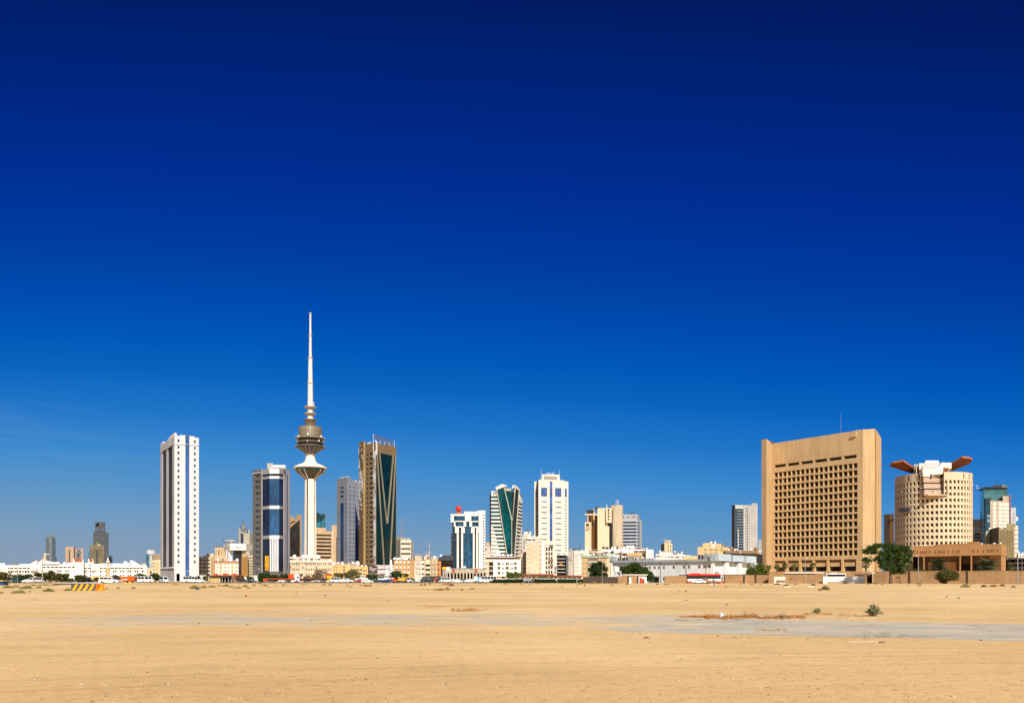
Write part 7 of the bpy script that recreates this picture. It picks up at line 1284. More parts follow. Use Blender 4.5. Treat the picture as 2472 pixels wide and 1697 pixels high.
 r = random.Random(8)
 for x0,x1,y,mm in ((1482,1489,1343.5,'w'),(1493,1499.5,1344,'c'),(1502,1521,1343.5,'g'),(1523,1537,1344,'w'),(1539,1550,1346,'c'),(1553,1561,1346.5,'w'),(1564,1577,1346,'w'),(1684.5,1705,1338,'g'),(1710,1719,1340,'b')):
  q = MB(); mt = {'w': WHT,'c': CRM,'g': M('roof_grey_box',(.40,.40,.38)),'b': P('tank_rust',(.25,.13,.1))}[mm]; q.fbox(a,a.u(x0),a.u(x1),zb,a.z(x0,y),-6 - r.random() * 2,-2.2,mt); q.fbox(a,a.u(x0) + .6,a.u(x0) + 1.3,zb,a.z(x0,y + 3),-2.18,-2.1,BRW); th.part('roof_cabin',q)
shed()
# ================================================================ boundary walls, gates, fence
def walls():
 sw = M('sand_wall',(.38,.23,.115),streak=.16,var=.2,big=.3); db = P('fence_brown',(.085,.055,.042),.6)
 gap = P('joint_dark',(.05,.03,.02))
 def wall(name,lab,pa,da,pb,db_,ytop,piers=(),cap=False,ref=None,cat='wall',thick=.25,mat=None):
  f = fr(pa,da,pb,db_); z = f.z(ref or pa,ytop); th = Th(name,lab,cat,f.P(f.L / 2,0)); q = MB(); q.fbox(f,0,f.L,-.2,z,-thick,0,mat or sw); th.part('wall',q)
  for px in piers: q = MB(); q.fbox(f,f.u(px),f.u(px) + .55,-.2,z + .02,0,.12,gap); th.part('joint',q)
  return th,f,z
 f = fr(1408,268,1492,262); th = Th('panel_fence','dark brown corrugated panel fence with pale post tips left of the sand wall','fence',f.P(f.L / 2,0)); z = f.z(1408,1392); q = MB(); n = 90
 q.grid([[f.P(f.L * k / n,zz,.05 * (k % 2)) for k in range(n + 1)] for zz in (-.2,z)],db,sm=False); th.part('panel',q)
 for k in range(13): u = f.L * (k + .3) / 13; q = MB(); q.tube(f.P(u,0,-.15),f.P(u,z + .25,-.1),.05,.05,P('post_pale',(.6,.55,.5)),5); th.part('post',q)
 th,f,z = wall('sand_wall','short sand coloured wall with a narrow white door right of the brown panel fence',1492,262,1541,262,1390,(1514.3,1537.5)); q = MB(); q.fbox(f,f.u(1518.5),f.u(1524),0,f.z(1520,1393.5),.02,.1,WHF); q.fbox(f,f.u(1523.2),f.u(1523.6),1.0,1.2,.1,.16,DKM); th.part('door',q); q = MB(); q.fbox(f,f.u(1517.5),f.u(1525),f.z(1520,1393.5),f.z(1520,1392.6),0,.16,P('pipe_grey',(.35,.36,.37))); th.part('lintel',q)
 f = fr(1503,276,1563,276); th = Th('guard_cabin','low white guard cabin with a flat overhanging roof behind the white door','cabin',f.P(f.L / 2,0)); z = f.z(1503,1387.6); q = MB(); q.fbox(f,.5,f.L - .3,0,z,-4,0,M('smooth_white',(.82,.83,.84),streak=.1)); th.part('wall',q); q = MB(); q.fbox(f,-.2,f.L,z,z + .25,-4.6,.8,WHF); th.part('roof',q)
 f = fr(1543.5,264,1556,264); th = Th('red_sheet_fence','bright red stepped metal panel beside the short sand wall','fence',f.P(f.L / 2,0)); q = MB(); q.fpx(f,[(1543.5,1409),(1556,1409),(1556,1397),(1549,1397),(1549,1394),(1543.5,1394)],-.1,0,P('panel_red',(.45,.045,.02),.5),True); th.part('sheet',q); q = MB(); [q.tube(f.P(u,0,-.2),f.P(u,1.5,-.2),.05,.05,DKM,5) for u in (.3,f.L - .3)]; th.part('stay',q)
 th,f,z = wall('sand_wall','plain sand coloured wall between the shed entrance and the red bus',1604.5,272,1660.5,272,1389.5)
 th,f,z = wall('sand_wall','sand coloured wall running right from behind the red bus with two dark joints',1660.5,278,1858,270,1387.5,(1746,1794,1822),ref=1750)
 p = fr(1638,279,1858,270.5); t2 = Th('black_pipe','long black pipe lying along the top of the sand wall above the red bus','pipe',p.P(p.L / 2,0),z); q = MB(); q.tube(p.P(0,z - .1,-.15),p.P(p.L,z + .14,-.12),.15,.15,P('pipe_black',(.012,.012,.012),.5),8); t2.part('tube',q)
 for px in (1620,1632,1644,1656,1668.5,1681.5,1693.5): q = MB()
 th,f,z = wall('sand_wall','sand coloured wall with a cream double gate below the beige block',1858,268,1990,264,1386.5,(),ref=1900); q = MB(); q.fbox(f,f.u(1854.5),f.u(1860),-.1,z,.02,1.4,sw); th.part('pier',q)
 q = MB(); q.fbox(f,f.u(1868),f.u(1896),0,f.z(1870,1391.5),.02,.2,P('gate_cream',(.72,.64,.50))); o = th.part('gate',q); q = MB()
 for k in range(3): q.fbox(f,f.u(1869.5 + 8.8 * k),f.u(1876.8 + 8.8 * k),1.5,f.z(1870,1392.5),.2,.26,P('gate_pale',(.78,.72,.60)))
 q.fbox(f,f.u(1873.5),f.u(1895.5),f.z(1880,1405),f.z(1880,1400.5),.2,.28,P('gate_dark',(.16,.13,.11))); th.part('gate_panel',q,o)
 f = fr(1896,290,1994,288); th = Th('bus_shelter','long low shelter with a thin pale roof and dark opening behind the sand wall','shelter',f.P(f.L / 2,0)); zt = f.z(1900,1380.3); q = MB(); q.fbox(f,0,f.L,0,zt - .6,-4,-2.6,DRK); q.fbox(f,0,f.L,0,f.z(1900,1386),-2.5,-2.2,M('sandstone',(.50,.265,.115),joint=(0,2.2),jw=.06,jd=.12,streak=.10)); q.fbox(f,f.u(1969),f.L,0,f.z(1900,1384.5),-2,.2,M('mosque_yellow',(.72,.52,.24))); th.part('wall',q); q = MB(); q.fbox(f,-.4,f.L - 1,zt - .55,zt,-4.4,.6,P('roof_pale',(.6,.57,.48))); th.part('roof',q)
 f = fr(1987,262,2086,258); th = Th('white_gate_wall','bright white sliding gate wall in two leaves below the beige block','gate',f.P(f.L / 2,0)); z = f.z(2030,1391); q = MB(); q.fbox(f,0,f.u(2023),-.1,z,-.2,0,M('bright_white',(.86,.84,.82),streak=.08)); th.part('leaf',q); q = MB(); q.fbox(f,f.u(2023.6),f.L,-.1,z,-.2,0,M('bright_white',(.86,.84,.82),streak=.08)); th.part('leaf',q)
 q = MB(); [q.fbox(f,f.u(px),f.u(px) + .08,0,z,0,.05,P('post_pale',(.6,.55,.5))) for px in (2043,2062)]; q.fbox(f,f.u(2023),f.u(2023) + .12,.3,z - .4,0,.04,P('rust_red',(.28,.075,.02),.6)); th.part('rail',q)
 f = fr(1998,258,2057,256); th = Th('kerb_block','long low grey concrete block lying in front of the white gate','kerb',f.P(f.L / 2,0)); q = MB(); q.fbox(f,0,f.L,-.1,.55,-.5,0,M('kerb_grey',(.42,.36,.28))); th.part('block',q)
 f = fr(2085,262,2108,268); th = Th('gate_cabin','shaded gate house with a thin white canopy right of the white gate','gatehouse',f.P(f.L / 2,0)); q = MB(); q.fbox(f,.3,f.L,0,f.z(2095,1385),-3,-.3,M('gate_shade',(.20,.12,.07))); q.fbox(f,0,f.u(2089),0,f.z(2090,1387),-.3,.5,sw); th.part('wall',q); q = MB(); q.tube(f.P(f.u(2106.5),0,.4),f.P(f.u(2106.5),1.6,.4),.06,.06,WHF,5); th.part('bollard',q)
 g = fr(2101,262,2124,264); q = MB(); q.fbox(g,0,g.L,g.z(2110,1384),g.z(2110,1381),-1.5,.8,WHF); th.part('canopy',q)
 th,f,z = wall('sand_wall','tall sand coloured retaining wall running to the right edge behind the big round headed tree',2108,262,2500,240,1378.5,(2192.5,2332),ref=2300,thick=9)
 q = MB(); q.fbox(f,0,f.L,z - .12,z + .12,-.4,.06,M('sand_cap',(.36,.225,.115))); th.part('coping',q)
 # hedge
 f = fr(1180,296,1408,284); th = Th('hedge','long clipped dark green hedge at the far edge of the sand lot','hedge',f.P(f.L / 2,0)); q = MB(); r = random.Random(2); lf = LF('hedge_leaf',(.018,.045,.010),(.05,.10,.02)); hz = f.z(1300,1396.6)
 for k in range(9000):
  u = r.random() * f.L; top = hz * (.9 + .12 * noise.noise((u * .3,0,0))) * (1 - .45 * max(0,1 - u / 7)); z_ = r.random() ** .7 * top; o = -r.random() * 1.8 + .25 * noise.noise((u * .7,z_,1)); c = Vector(f.P(u,z_,o)); a = Vector((r.uniform(-1,1),r.uniform(-1,1),r.uniform(-1,1))) * .17; b = Vector((r.uniform(-1,1),r.uniform(-1,1),r.uniform(-1,1))) * .17; q.poly([c - a,c + b,c + a],lf)
 q.fbox(f,1.5,f.L,0,hz * .86,-1.6,-.3,P('hedge_core',(.012,.02,.006),.9)); th.part('foliage',q)
 # low white kerb wall, left
 f = fr(128,228,244,226); th = Th('kerb_wall','long low white topped kerb with shade painted black below at the left','kerb',f.P(f.L / 2,0)); q = MB(); q.fbox(f,0,f.L,-.1,.32,-.4,0,P('kerb_shade',(.015,.015,.015))); q.fbox(f,-.02,f.L + .02,.32,.5,-.45,.05,WHF); th.part('block',q)  # black lower strip is the kerb's shadow, painted as a solid base
 f = fr(-14,190,9,190); th = Th('blue_kiosk','blue kiosk with a yellow roof edge at the left edge of the photo','kiosk',f.P(f.L / 2,0)); z = f.z(0,1402.5); q = MB(); q.fbox(f,0,f.u(8),0,z,-2,0,P('kiosk_blue',(.015,.06,.19))); th.part('wall',q); q = MB(); q.fbox(f,-.2,f.L + .1,z,f.z(0,1400),-2.3,.4,P('kiosk_yellow',(.62,.42,.12))); th.part('roof',q)
walls()
# ================================================================ vegetation
def rv(r): return Vector((r.uniform(-1,1),r.uniform(-1,1),r.uniform(-1,1)))
BARK = M('bark',(.16,.11,.07),streak=.3); PALMT = M('palm_trunk',(.26,.19,.12),joint=(0,.35),jw=.1,jd=.4)
def clump_tree(px,d,w,ybase,ytop,name,label,leaf,seed,group=None,leaves=900,ls=.34,trunk=.25,crown_lo=.18,rad=.16,z0=0,flat=1.0,lean=0,lobes=None,cat='tree',core=True):
 """tapered trunk, a few limbs, a crown of leaf clumps with gaps; sizes come from the real height and width"""
 r = random.Random(seed); x,y = X(px,d),d; H = Z(ytop,d) - z0; Wd = w * d / F / 2
 th = Th(name,label,cat,(x,y),z0,group); lo = H * crown_lo; ch = H - lo; cz = z0 + lo + ch / 2
 cs = []
 if lobes:
  for lx,lz,lr,n in lobes:
   for k in range(n):
    v = rv(r).normalized() * r.random() ** .4; cs.append((Vector((x + lx * Wd + v.x * lr * Wd,y + v.y * lr * Wd * .8,z0 + H * lz + v.z * lr * Wd * .62)),rad * Wd * 1.1 * r.uniform(.7,1.3)))
 else:
  n = 26
  for k in range(n):
   v = rv(r).normalized() * (.55 + .4 * r.random()); cs.append((Vector((x + v.x * Wd * .85,y + v.y * Wd * .85,cz + v.z * ch * .43 * flat)),Wd * r.uniform(.24,.42)))
 q = MB(); per = max(4,leaves // len(cs))
 for c,cr in cs:
  for j in range(per):
   v = rv(r).normalized() * cr * r.random() ** .45; p = c + Vector((v.x,v.y,v.z * .75))
   if p.z < z0 + .1: continue
   a,b = rv(r) * ls,rv(r) * ls; q.poly([p - a,p + b,p + a * .8,p - b * .5],leaf)
 th.part('crown',q)
 q = MB(); top = Vector((x + lean * Wd,y,z0 + lo + ch * .25)); q.tube((x,y,z0 - .2),top,trunk,trunk * .6,BARK,8)
 for c,cr in (r.sample(cs,min(7,len(cs)))): q.tube(top,c,trunk * .42,trunk * .12,BARK,5)
 th.part('trunk',q); return th
OLV = LF('leaf_olive',(.035,.048,.012),(.11,.115,.03),(.13,.09,.03)); DGR = LF('leaf_dark',(.016,.036,.008),(.065,.105,.026)); BGR = LF('leaf_bright',(.05,.085,.010),(.16,.20,.03)); DRY = LF('leaf_dry',(.16,.10,.05),(.30,.21,.12)); MIX = LF('leaf_mixed',(.05,.075,.018),(.17,.18,.05),(.22,.15,.065)); RST = LF('leaf_rusty',(.16,.055,.03),(.26,.12,.06))
def trees():
 g = 'olive green trees lining the car park in front of the white building'
 for k,(px,d,w,yb,yt,lab) in enumerate((
  (3,330,22,1400,1377,'brownish tree cut off by the left edge above the blue kiosk'),(24,318,44,1407,1382,'broad olive tree in the car park right of the blue kiosk'),(63,320,33,1406,1387,'rounded olive tree between the two double armed lamp posts'),(98,316,28,1407,1380,'tall olive tree standing directly behind the tall street lamp'),(121,318,26,1407,1378,'tallest olive tree of the car park row right of the street lamp'),(146,314,34,1407,1384,'wide dark olive tree at the end of the car park row'),(195,316,27,1407,1388,'round dark tree below the red roofed entrance tower'),(171,330,12,1407,1399,'very small round bush like tree under the white centre wing'),(234,320,13,1406,1394,'small clipped round tree in front of the yellow mosque'),(274,330,30,1404,1390,'low spreading tree behind the white four wheel drive car'),(341,330,32,1404,1386,'dark green tree behind the white minibuses'),(372,324,27,1406,1382,'dense dark green tree at the foot of the cream flats'))):
  clump_tree(px,d,w * 1.2,yb,yt - 1,'olive_tree',lab,OLV if k not in (11,10,2) else DGR,100 + k,None,2600 if w > 20 else 600,.30,.2,.02)
 for k,(px,d,w,yt,lab,lf,cl,nl) in enumerate((
  (460,325,19,1388,'small green tree at the foot of the tall white slab tower',MIX,.15,800),(477,322,14,1390,'small dark round tree in front of the cream flats',DGR,.2,500),(495,318,10,1389,'slender tree with a bare thin trunk beside the white shed',MIX,.42,380),(577,330,22,1386,'thin rusty leaved tree in front of the hostel',RST,.25,420),(603,318,18,1391,'small round green tree with a short clear trunk before the cream workshop',DGR,.28,700),(640,345,40,1381,'large dark bushy tree behind the orange flatbed trailer',DGR,.05,1900),(664,348,24,1385,'dark bushy tree behind the middle of the orange trailer',DGR,.05,900),(689,348,22,1384,'green bushy tree behind the orange trailer headboard',DGR,.05,900),(724,355,14,1382,'narrow green tree behind the white lorry cab',MIX,.05,520),(746,352,26,1388,'low dry bush like tree between the two lorries',DRY,.05,480),(776,352,42,1370,'tall bare dry tree behind the second lorry',DRY,.2,700),(765,358,28,1382,'green bushy tree at the foot of the bare dry tree',MIX,.05,800),(817,350,26,1379,'half dry tree with brown twigs right of the yellow lorry cab',MIX,.12,650),(850,340,44,1376,'big loose tree in front of the apricot flats',MIX,.1,2000),(894,345,28,1385,'rounded tree before the brown mosaic podium',DGR,.08,950),(919,348,16,1387,'small tree behind the blue and white boat',MIX,.1,500),(953,338,38,1377,'dense dark tree right of the boat mast',DGR,.06,1800),(980,342,17,1383,'slim green tree behind the yellow digger',DGR,.1,600),(1242,400,44,1380,'rounded bright tree in front of the balcony apartments',BGR,.06,1800),(1215,415,9,1389,'small clipped green tree left of the rounded bright tree',DGR,.1,260),(1312,396,28,1389,'low sparse olive bush tree above the white boundary wall',MIX,.1,420))):
  clump_tree(px,d,w * 1.1,1405,yt - .5,'tree',lab,lf,200 + k,None,int(nl * 1.7),.29,.14 if w < 16 else .22,cl * .6)
 clump_tree(1447,300,50,1402,1352.5,'big_tree','tall dense dark green tree before the green edged block',DGR,301,None,7500,.30,.3,.06,flat=1.1)
 clump_tree(1532,296,84,1402,1357,'wide_tree','wide drooping green tree in front of the left end of the metal shed',LF('leaf_mid',(.016,.042,.007),(.075,.115,.022)),302,None,10500,.30,.3,.1,lobes=[(-.55,.62,.42,14),(-.1,.7,.44,16),(.3,.62,.42,16),(.62,.40,.30,9),(.86,.25,.2,6),(-.3,.35,.4,10),(.2,.35,.4,10)],rad=.22)
 clump_tree(1828,296,56,1400,1355,'round_tree','bright green dome shaped tree at the left corner of the beige block',BGR,303,None,6500,.27,.25,.03)
 d = 246
 clump_tree(2150,d,128,1411,1306,'spreading_tree','big round headed tree with a thick bare trunk between the beige block and the pavilion',LF('leaf_acacia',(.013,.034,.006),(.065,.115,.022)),304,None,14000,.24,.55,.27,lobes=[(.1,.62,.55,34),(.45,.78,.36,20),(.0,.86,.26,13),(-.78,.80,.24,13),(-.5,.86,.2,8),(-.8,.56,.2,7),(-.35,.65,.35,14),(.6,.58,.32,13),(.2,.38,.34,13),(-.25,.40,.28,10),(.42,.28,.13,4)],rad=.12,z0=gz(X(2150,d),d))
 clump_tree(2218,318,44,1400,1372,'low_shrub_mass','dark green shrub mass under the big round headed tree',DGR,305,None,2600,.27,.2,.05,cat='shrub')
 d = 244; clump_tree(2285,d,62,1405,1374.5,'large_bush','large rounded olive green bush against the retaining wall',LF('leaf_bush',(.045,.05,.012),(.15,.13,.04)),306,None,8000,.19,.14,.02,cat='bush')
trees()
def palm(px,d,yb,yt,w,name,label,seed,kind='date',z0=0,group=None):
 r = random.Random(seed); x,y = X(px,d),d; zt = Z(yt,d); R_ = w * d / F / 2; H = zt - z0
 th = Th(name,label,'palm',(x,y),z0,group); lf = LF('palm_leaf',(.07,.09,.045),(.20,.21,.11)) if kind == 'date' else LF('fan_leaf',(.05,.075,.018),(.16,.18,.05)); hub = Vector((x,y,z0 + H * (.42 if kind == 'date' else .66)))
 q = MB(); q.tube((x,y,z0 - .3),hub,.38 if kind == 'date' else .22,.30 if kind == 'date' else .18,PALMT,8); th.part('trunk',q)
 n = 100 if kind == 'date' else 34
 for k in range(n):
  q = MB(); az = k * 2.4 + r.uniform(-.2,.2); el = r.uniform(-.35,1.45) if kind == 'date' else r.uniform(-.6,1.2); L = R_ * r.uniform(.95,1.2) if kind == 'date' else R_ * .9
  up = Vector((0,0,1)); dr = Vector((math.cos(az),math.sin(az),0)); side = Vector((-dr.y,dr.x,0)); p = hub.copy(); pts = []; e = el
  for s in range(7): pts.append(p.copy()); p = p + (dr * math.cos(e) + up * math.sin(e)) * L / 6; e -= .16 if kind == 'date' else .12
  if kind == 'date':
   for s in range(6):
    a,b = pts[s],pts[s + 1]; wd = R_ * .24 * math.sin(.5 + s / 6 * 2.4)
    for sg in (-1,1):
     for t0 in (0,.33,.66): c = a.lerp(b,t0); tip = c + side * sg * wd * 1.5 + (b - a) * .9 - up * wd * .25; q.poly([c,c + (b - a) * .22,tip],lf)
    q.poly([a - side * .05,a + side * .05,b + side * .04,b - side * .04],lf)
  else:
   a = pts[0]; c = pts[3]; q.poly([a - side * .03,a + side * .03,c + side * .03,c - side * .03],lf); dv = (pts[4] - pts[3]).normalized(); nu = side.cross(dv)
   for s in range(9): t_ = (s - 4) / 4 * 1.35; t2 = t_ + .2; q.poly([c,c + (dv * math.cos(t_) + side * math.sin(t_)) * R_ * .5 - up * abs(t_) * .15,c + (dv * math.cos(t2) + side * math.sin(t2)) * R_ * .42],lf)
  th.part('frond',q)
 if kind == 'fan':
  q = MB()
  for k in range(60): a = r.uniform(0,6.28); c = hub + Vector((math.cos(a) * .35,math.sin(a) * .35,-r.random() * H * .3)); t_ = c + Vector((math.cos(a) * .35,math.sin(a) * .35,-r.uniform(.5,1.1))); s = Vector((-math.sin(a),math.cos(a),0)) * .12; q.poly([c - s,c + s,t_],LF('dead_frond',(.20,.12,.06),(.34,.23,.12)))
  th.part('dry_skirt',q)
palm(2265,304,1378,1343,52,'date_palm','bushy date palm before the left bays of the sandstone pavilion',1,'date',2.2)
palm(2386,300,1378,1341,54,'date_palm','bushy date palm before the right bays of the sandstone pavilion',2,'date',2.2)
palm(2440,320,1378,1356,18,'small_palm','small slender palm right of the sandstone pavilion by the edge lamp',3,'fan',2.2)
for k,(px,yt,w,lb) in enumerate(((1856,1359,17,'leftmost fan palm at the lit corner of the beige block'),(1875,1358,18,'second fan palm from the left before the beige block'),(1895,1354,19,'tallest fan palm before the beige block, third from the left'),(1916,1356,19,'fan palm with a thick dry skirt, fourth from the left before the beige block'),(1962,1354,19,'single slim fan palm standing apart before the middle bays of the beige block'),(2090,1353,24,'dry skirted fan palm half hidden left of the big round headed tree'))):
 palm(px,346,1378,yt,w,'fan_palm',lb,20 + k,'fan',3.6)
# tufts and shrubs on the sand: a few shapes, many individual copies
def tuft_mesh(name,kind,seed):
 r = random.Random(seed); q = MB(); pal = {'green': LF('tuft_green',(.24,.235,.07),(.48,.42,.16)),'dry': LF('tuft_dry',(.36,.24,.085),(.55,.40,.17)),'blue': LF('tuft_blue',(.09,.12,.075),(.22,.24,.14)),'rust': LF('tuft_rust',(.36,.13,.035),(.52,.27,.08)),'brown': LF('tuft_brown',(.11,.085,.035),(.24,.185,.08))}[kind]
 for k in range(520):
  a = r.uniform(0,6.283); rr = r.random() ** .6; b = Vector((math.cos(a) * rr * .75,math.sin(a) * rr * .75,0)); h = (1 - rr * rr * .75) * r.uniform(.55,1.0) * (.75 + .35 * noise.noise((b.x * 2 + seed,b.y * 2,0))); o = Vector((math.cos(a) * rr * .28 + r.uniform(-.12,.12),math.sin(a) * rr * .28 + r.uniform(-.12,.12),h)); s = Vector((r.uniform(-1,1),r.uniform(-1,1),0)).normalized() * .028; m = b + o * .55 + Vector((r.uniform(-.06,.06),r.uniform(-.06,.06),0))
  q.poly([b - s,b + s,m + s,b + o,m - s],pal)
 return q.mesh(name)
TM = {k: [tuft_mesh('tuft',k,s * 7 + i) for i in range(2)] for s,k in enumerate(('green','dry','blue','rust','brown'))}
KIN = {'green': ('grass_tuft','small olive green grass tuft on the sand near the far edge of the lot','green tufts on the sand lot','grass tuft'),'dry': ('dry_tuft','small straw coloured dry tuft on the sand near the far edge of the lot','straw coloured tufts on the sand lot','grass tuft'),'blue': ('saltbush','low grey green saltbush on the sand','grey green saltbushes on the sand lot','shrub'),'rust': ('rusty_tuft','small rust coloured dried tuft on the sand near the far edge of the lot','rust coloured tufts on the sand lot','grass tuft'),'brown': ('brown_bush','round olive brown bush on the sand','brown bushes on the sand lot','shrub')}
def tuft(px,yb,w,h,kind,label=None):
 d = GD(yb - .5); x = X(px,d); nm,lb,g,ct = KIN[kind]
 o = link(nm,R.choice(TM[kind])); o.location = (x,d,gz(x,d) - .03); s = w * d / F / 2; o.scale = (s,s * .8,h * 1.3 * d / F); o.rotation_euler.z = R.uniform(0,6)
 o['label'] = label or lb; o['category'] = ct
 if not label: o['group'] = g
TU = '''20 1420 30 9 g;38 1417 22 7 g;63 1421 34 10 g;93 1420 16 9 g;45 1431 37 11 g;72 1429 9 5 g;117 1428 35 11 g;105 1413 28 5 d;165 1426 28 8 g;258 1422 11 5 g;285 1421 12 6 d;322 1421 15 6 g;3 1432 12 8 d;130 1413 20 4 d;80 1414 22 5 d;470 1421 34 11 g;492 1419 22 9 g;512 1418 20 8 d;545 1416 22 8 g;530 1415 16 6 d;424 1414 18 5 d;560 1418 16 6 d;573 1420 24 7 g;592 1417 18 7 g;600 1420 14 6 d;627 1409 14 4 g;613 1415 10 7 g;632 1413 8 5 d;641 1415 14 7 g;648 1418 7 4 d;665 1413 7 4 d;684 1414 10 5 r;694 1413 8 3 d;730 1412 8 5 d;738 1412 8 5 g;755 1411 5 3 d;782 1413 12 8 g;796 1413 13 6 g;821 1408 9 3 r;838 1414 8 5 g;846 1417 8 5 r;852 1411 6 3 d;872 1414 12 5 d;884 1415 16 7 r;893 1415 14 7 g;910 1414 5 4 g;932 1411 8 4 d;922 1410 8 3 d;1017 1415 9 8 d;1026 1414 10 8 g;1038 1411 8 5 d;1070 1412 9 5 g;1080 1411 13 6 r;1090 1415 15 9 b;1052 1425 14 8 g;1064 1425 20 9 d;1080 1423 17 11 g;1116 1425 11 7 d;1140 1422 18 6 g;1158 1409 12 3 d;1172 1409 8 3 d;1219 1411 14 5 r;1257 1413 5 5 g;1279 1413 7 5 d;1262 1408 10 4 r;1300 1409 10 4 r;1319 1419 5 4 d;1339 1419 4 3 d;1357 1419 4 6 d;1393 1414 5 3 r;1401 1411 18 7 g;1412 1415 8 7 d;1424 1412 6 4 d;1435 1411 19 8 d;1477 1414 8 6 g;1494 1411 6 3 d;1514 1411 11 6 d;1541 1412 6 3 d;1548 1408 8 3 g;1587 1413 10 6 d;1606 1413 12 6 g;1614 1413 6 6 d;1630 1407 8 4 d;1790 1411 9 4 d;1815 1412 11 4 d;1836 1413 8 3 r;1752 1417 8 3 r;1876 1411 22 5 s;1898 1415 17 6 g;1920 1411 11 4 g;1963 1413 18 5 s;1960 1408 16 3 d;1850 1408 5 3 d;1830 1407 6 2 d;2095 1410 14 4 d;2116 1410 10 4 d;2130 1412 9 3 d;2172 1408 8 3 d;2219 1411 15 7 g;2220 1415 10 3 r;2260 1408 10 3 d;2310 1407 8 3 d;2330 1418 31 12 g;2375 1416 18 7 r;2398 1416 22 6 r;2420 1415 18 6 r;2446 1418 15 5 s;2466 1408 15 7 g;2344 1411 9 3 d;2190 1413 8 2 d;2195 1409 7 3 d'''
for k,e in enumerate(TU.split(';')):
 a = e.split(); tuft(float(a[0]),float(a[1]),float(a[2]),float(a[3]),{'g': 'green','d': 'dry','r': 'rust','s': 'blue','b': 'brown'}[a[4]])
tuft(1993,1423,23,14,'brown','round olive brown bush alone on the sand before the white gate')
tuft(1979,1425.5,9,9,'dry','small dry bush touching the left side of the round olive brown bush')
def near_bush(px,yb,w,h,label,seed,n):
 d = GD(yb); x = X(px,d); r = random.Random(seed); th = Th('desert_bush',label,'bush',(x,d),gz(x,d)); z0 = gz(x,d); q = MB(); lf = LF('bush_grey_green',(.16,.18,.08),(.36,.36,.19)); Wd,H = w * d / F / 2,h * d / F; st = MB()
 for k in range(n):
  a = r.uniform(0,6.283); t_ = r.random(); tip = Vector((x + math.cos(a) * Wd * (.25 + .75 * t_) + Wd * .12,d + math.sin(a) * Wd * .7 * t_,z0 + H * (1 - .75 * t_) * r.uniform(.6,1.05))); b = Vector((x + r.uniform(-.15,.15) * Wd,d + r.uniform(-.1,.1),z0)); m = b.lerp(tip,.5) + Vector((0,0,H * .10)); st.tube(b,m,.012,.009,BARK,4,False); st.tube(m,tip,.009,.004,BARK,4,False)
  for j in range(26):
   s = (j + 3) / 29; p = b.lerp(m,s * 2) if s < .5 else m.lerp(tip,s * 2 - 1); v = rv(r) * .055; e = (tip - b).normalized() * .06 + rv(r) * .05; q.poly([p,p + e * .5 + v * .5,p + e + v * .2,p + e * .5 - v * .4],lf)
 th.part('foliage',q); th.part('stems',st)
near_bush(2108,1487,44,34,'feathery grey green bush growing at the far edge of the concrete slab',5,42)
near_bush(1971,1480.5,22,13,'small low grey green bush left of the feathery bush',6,26)
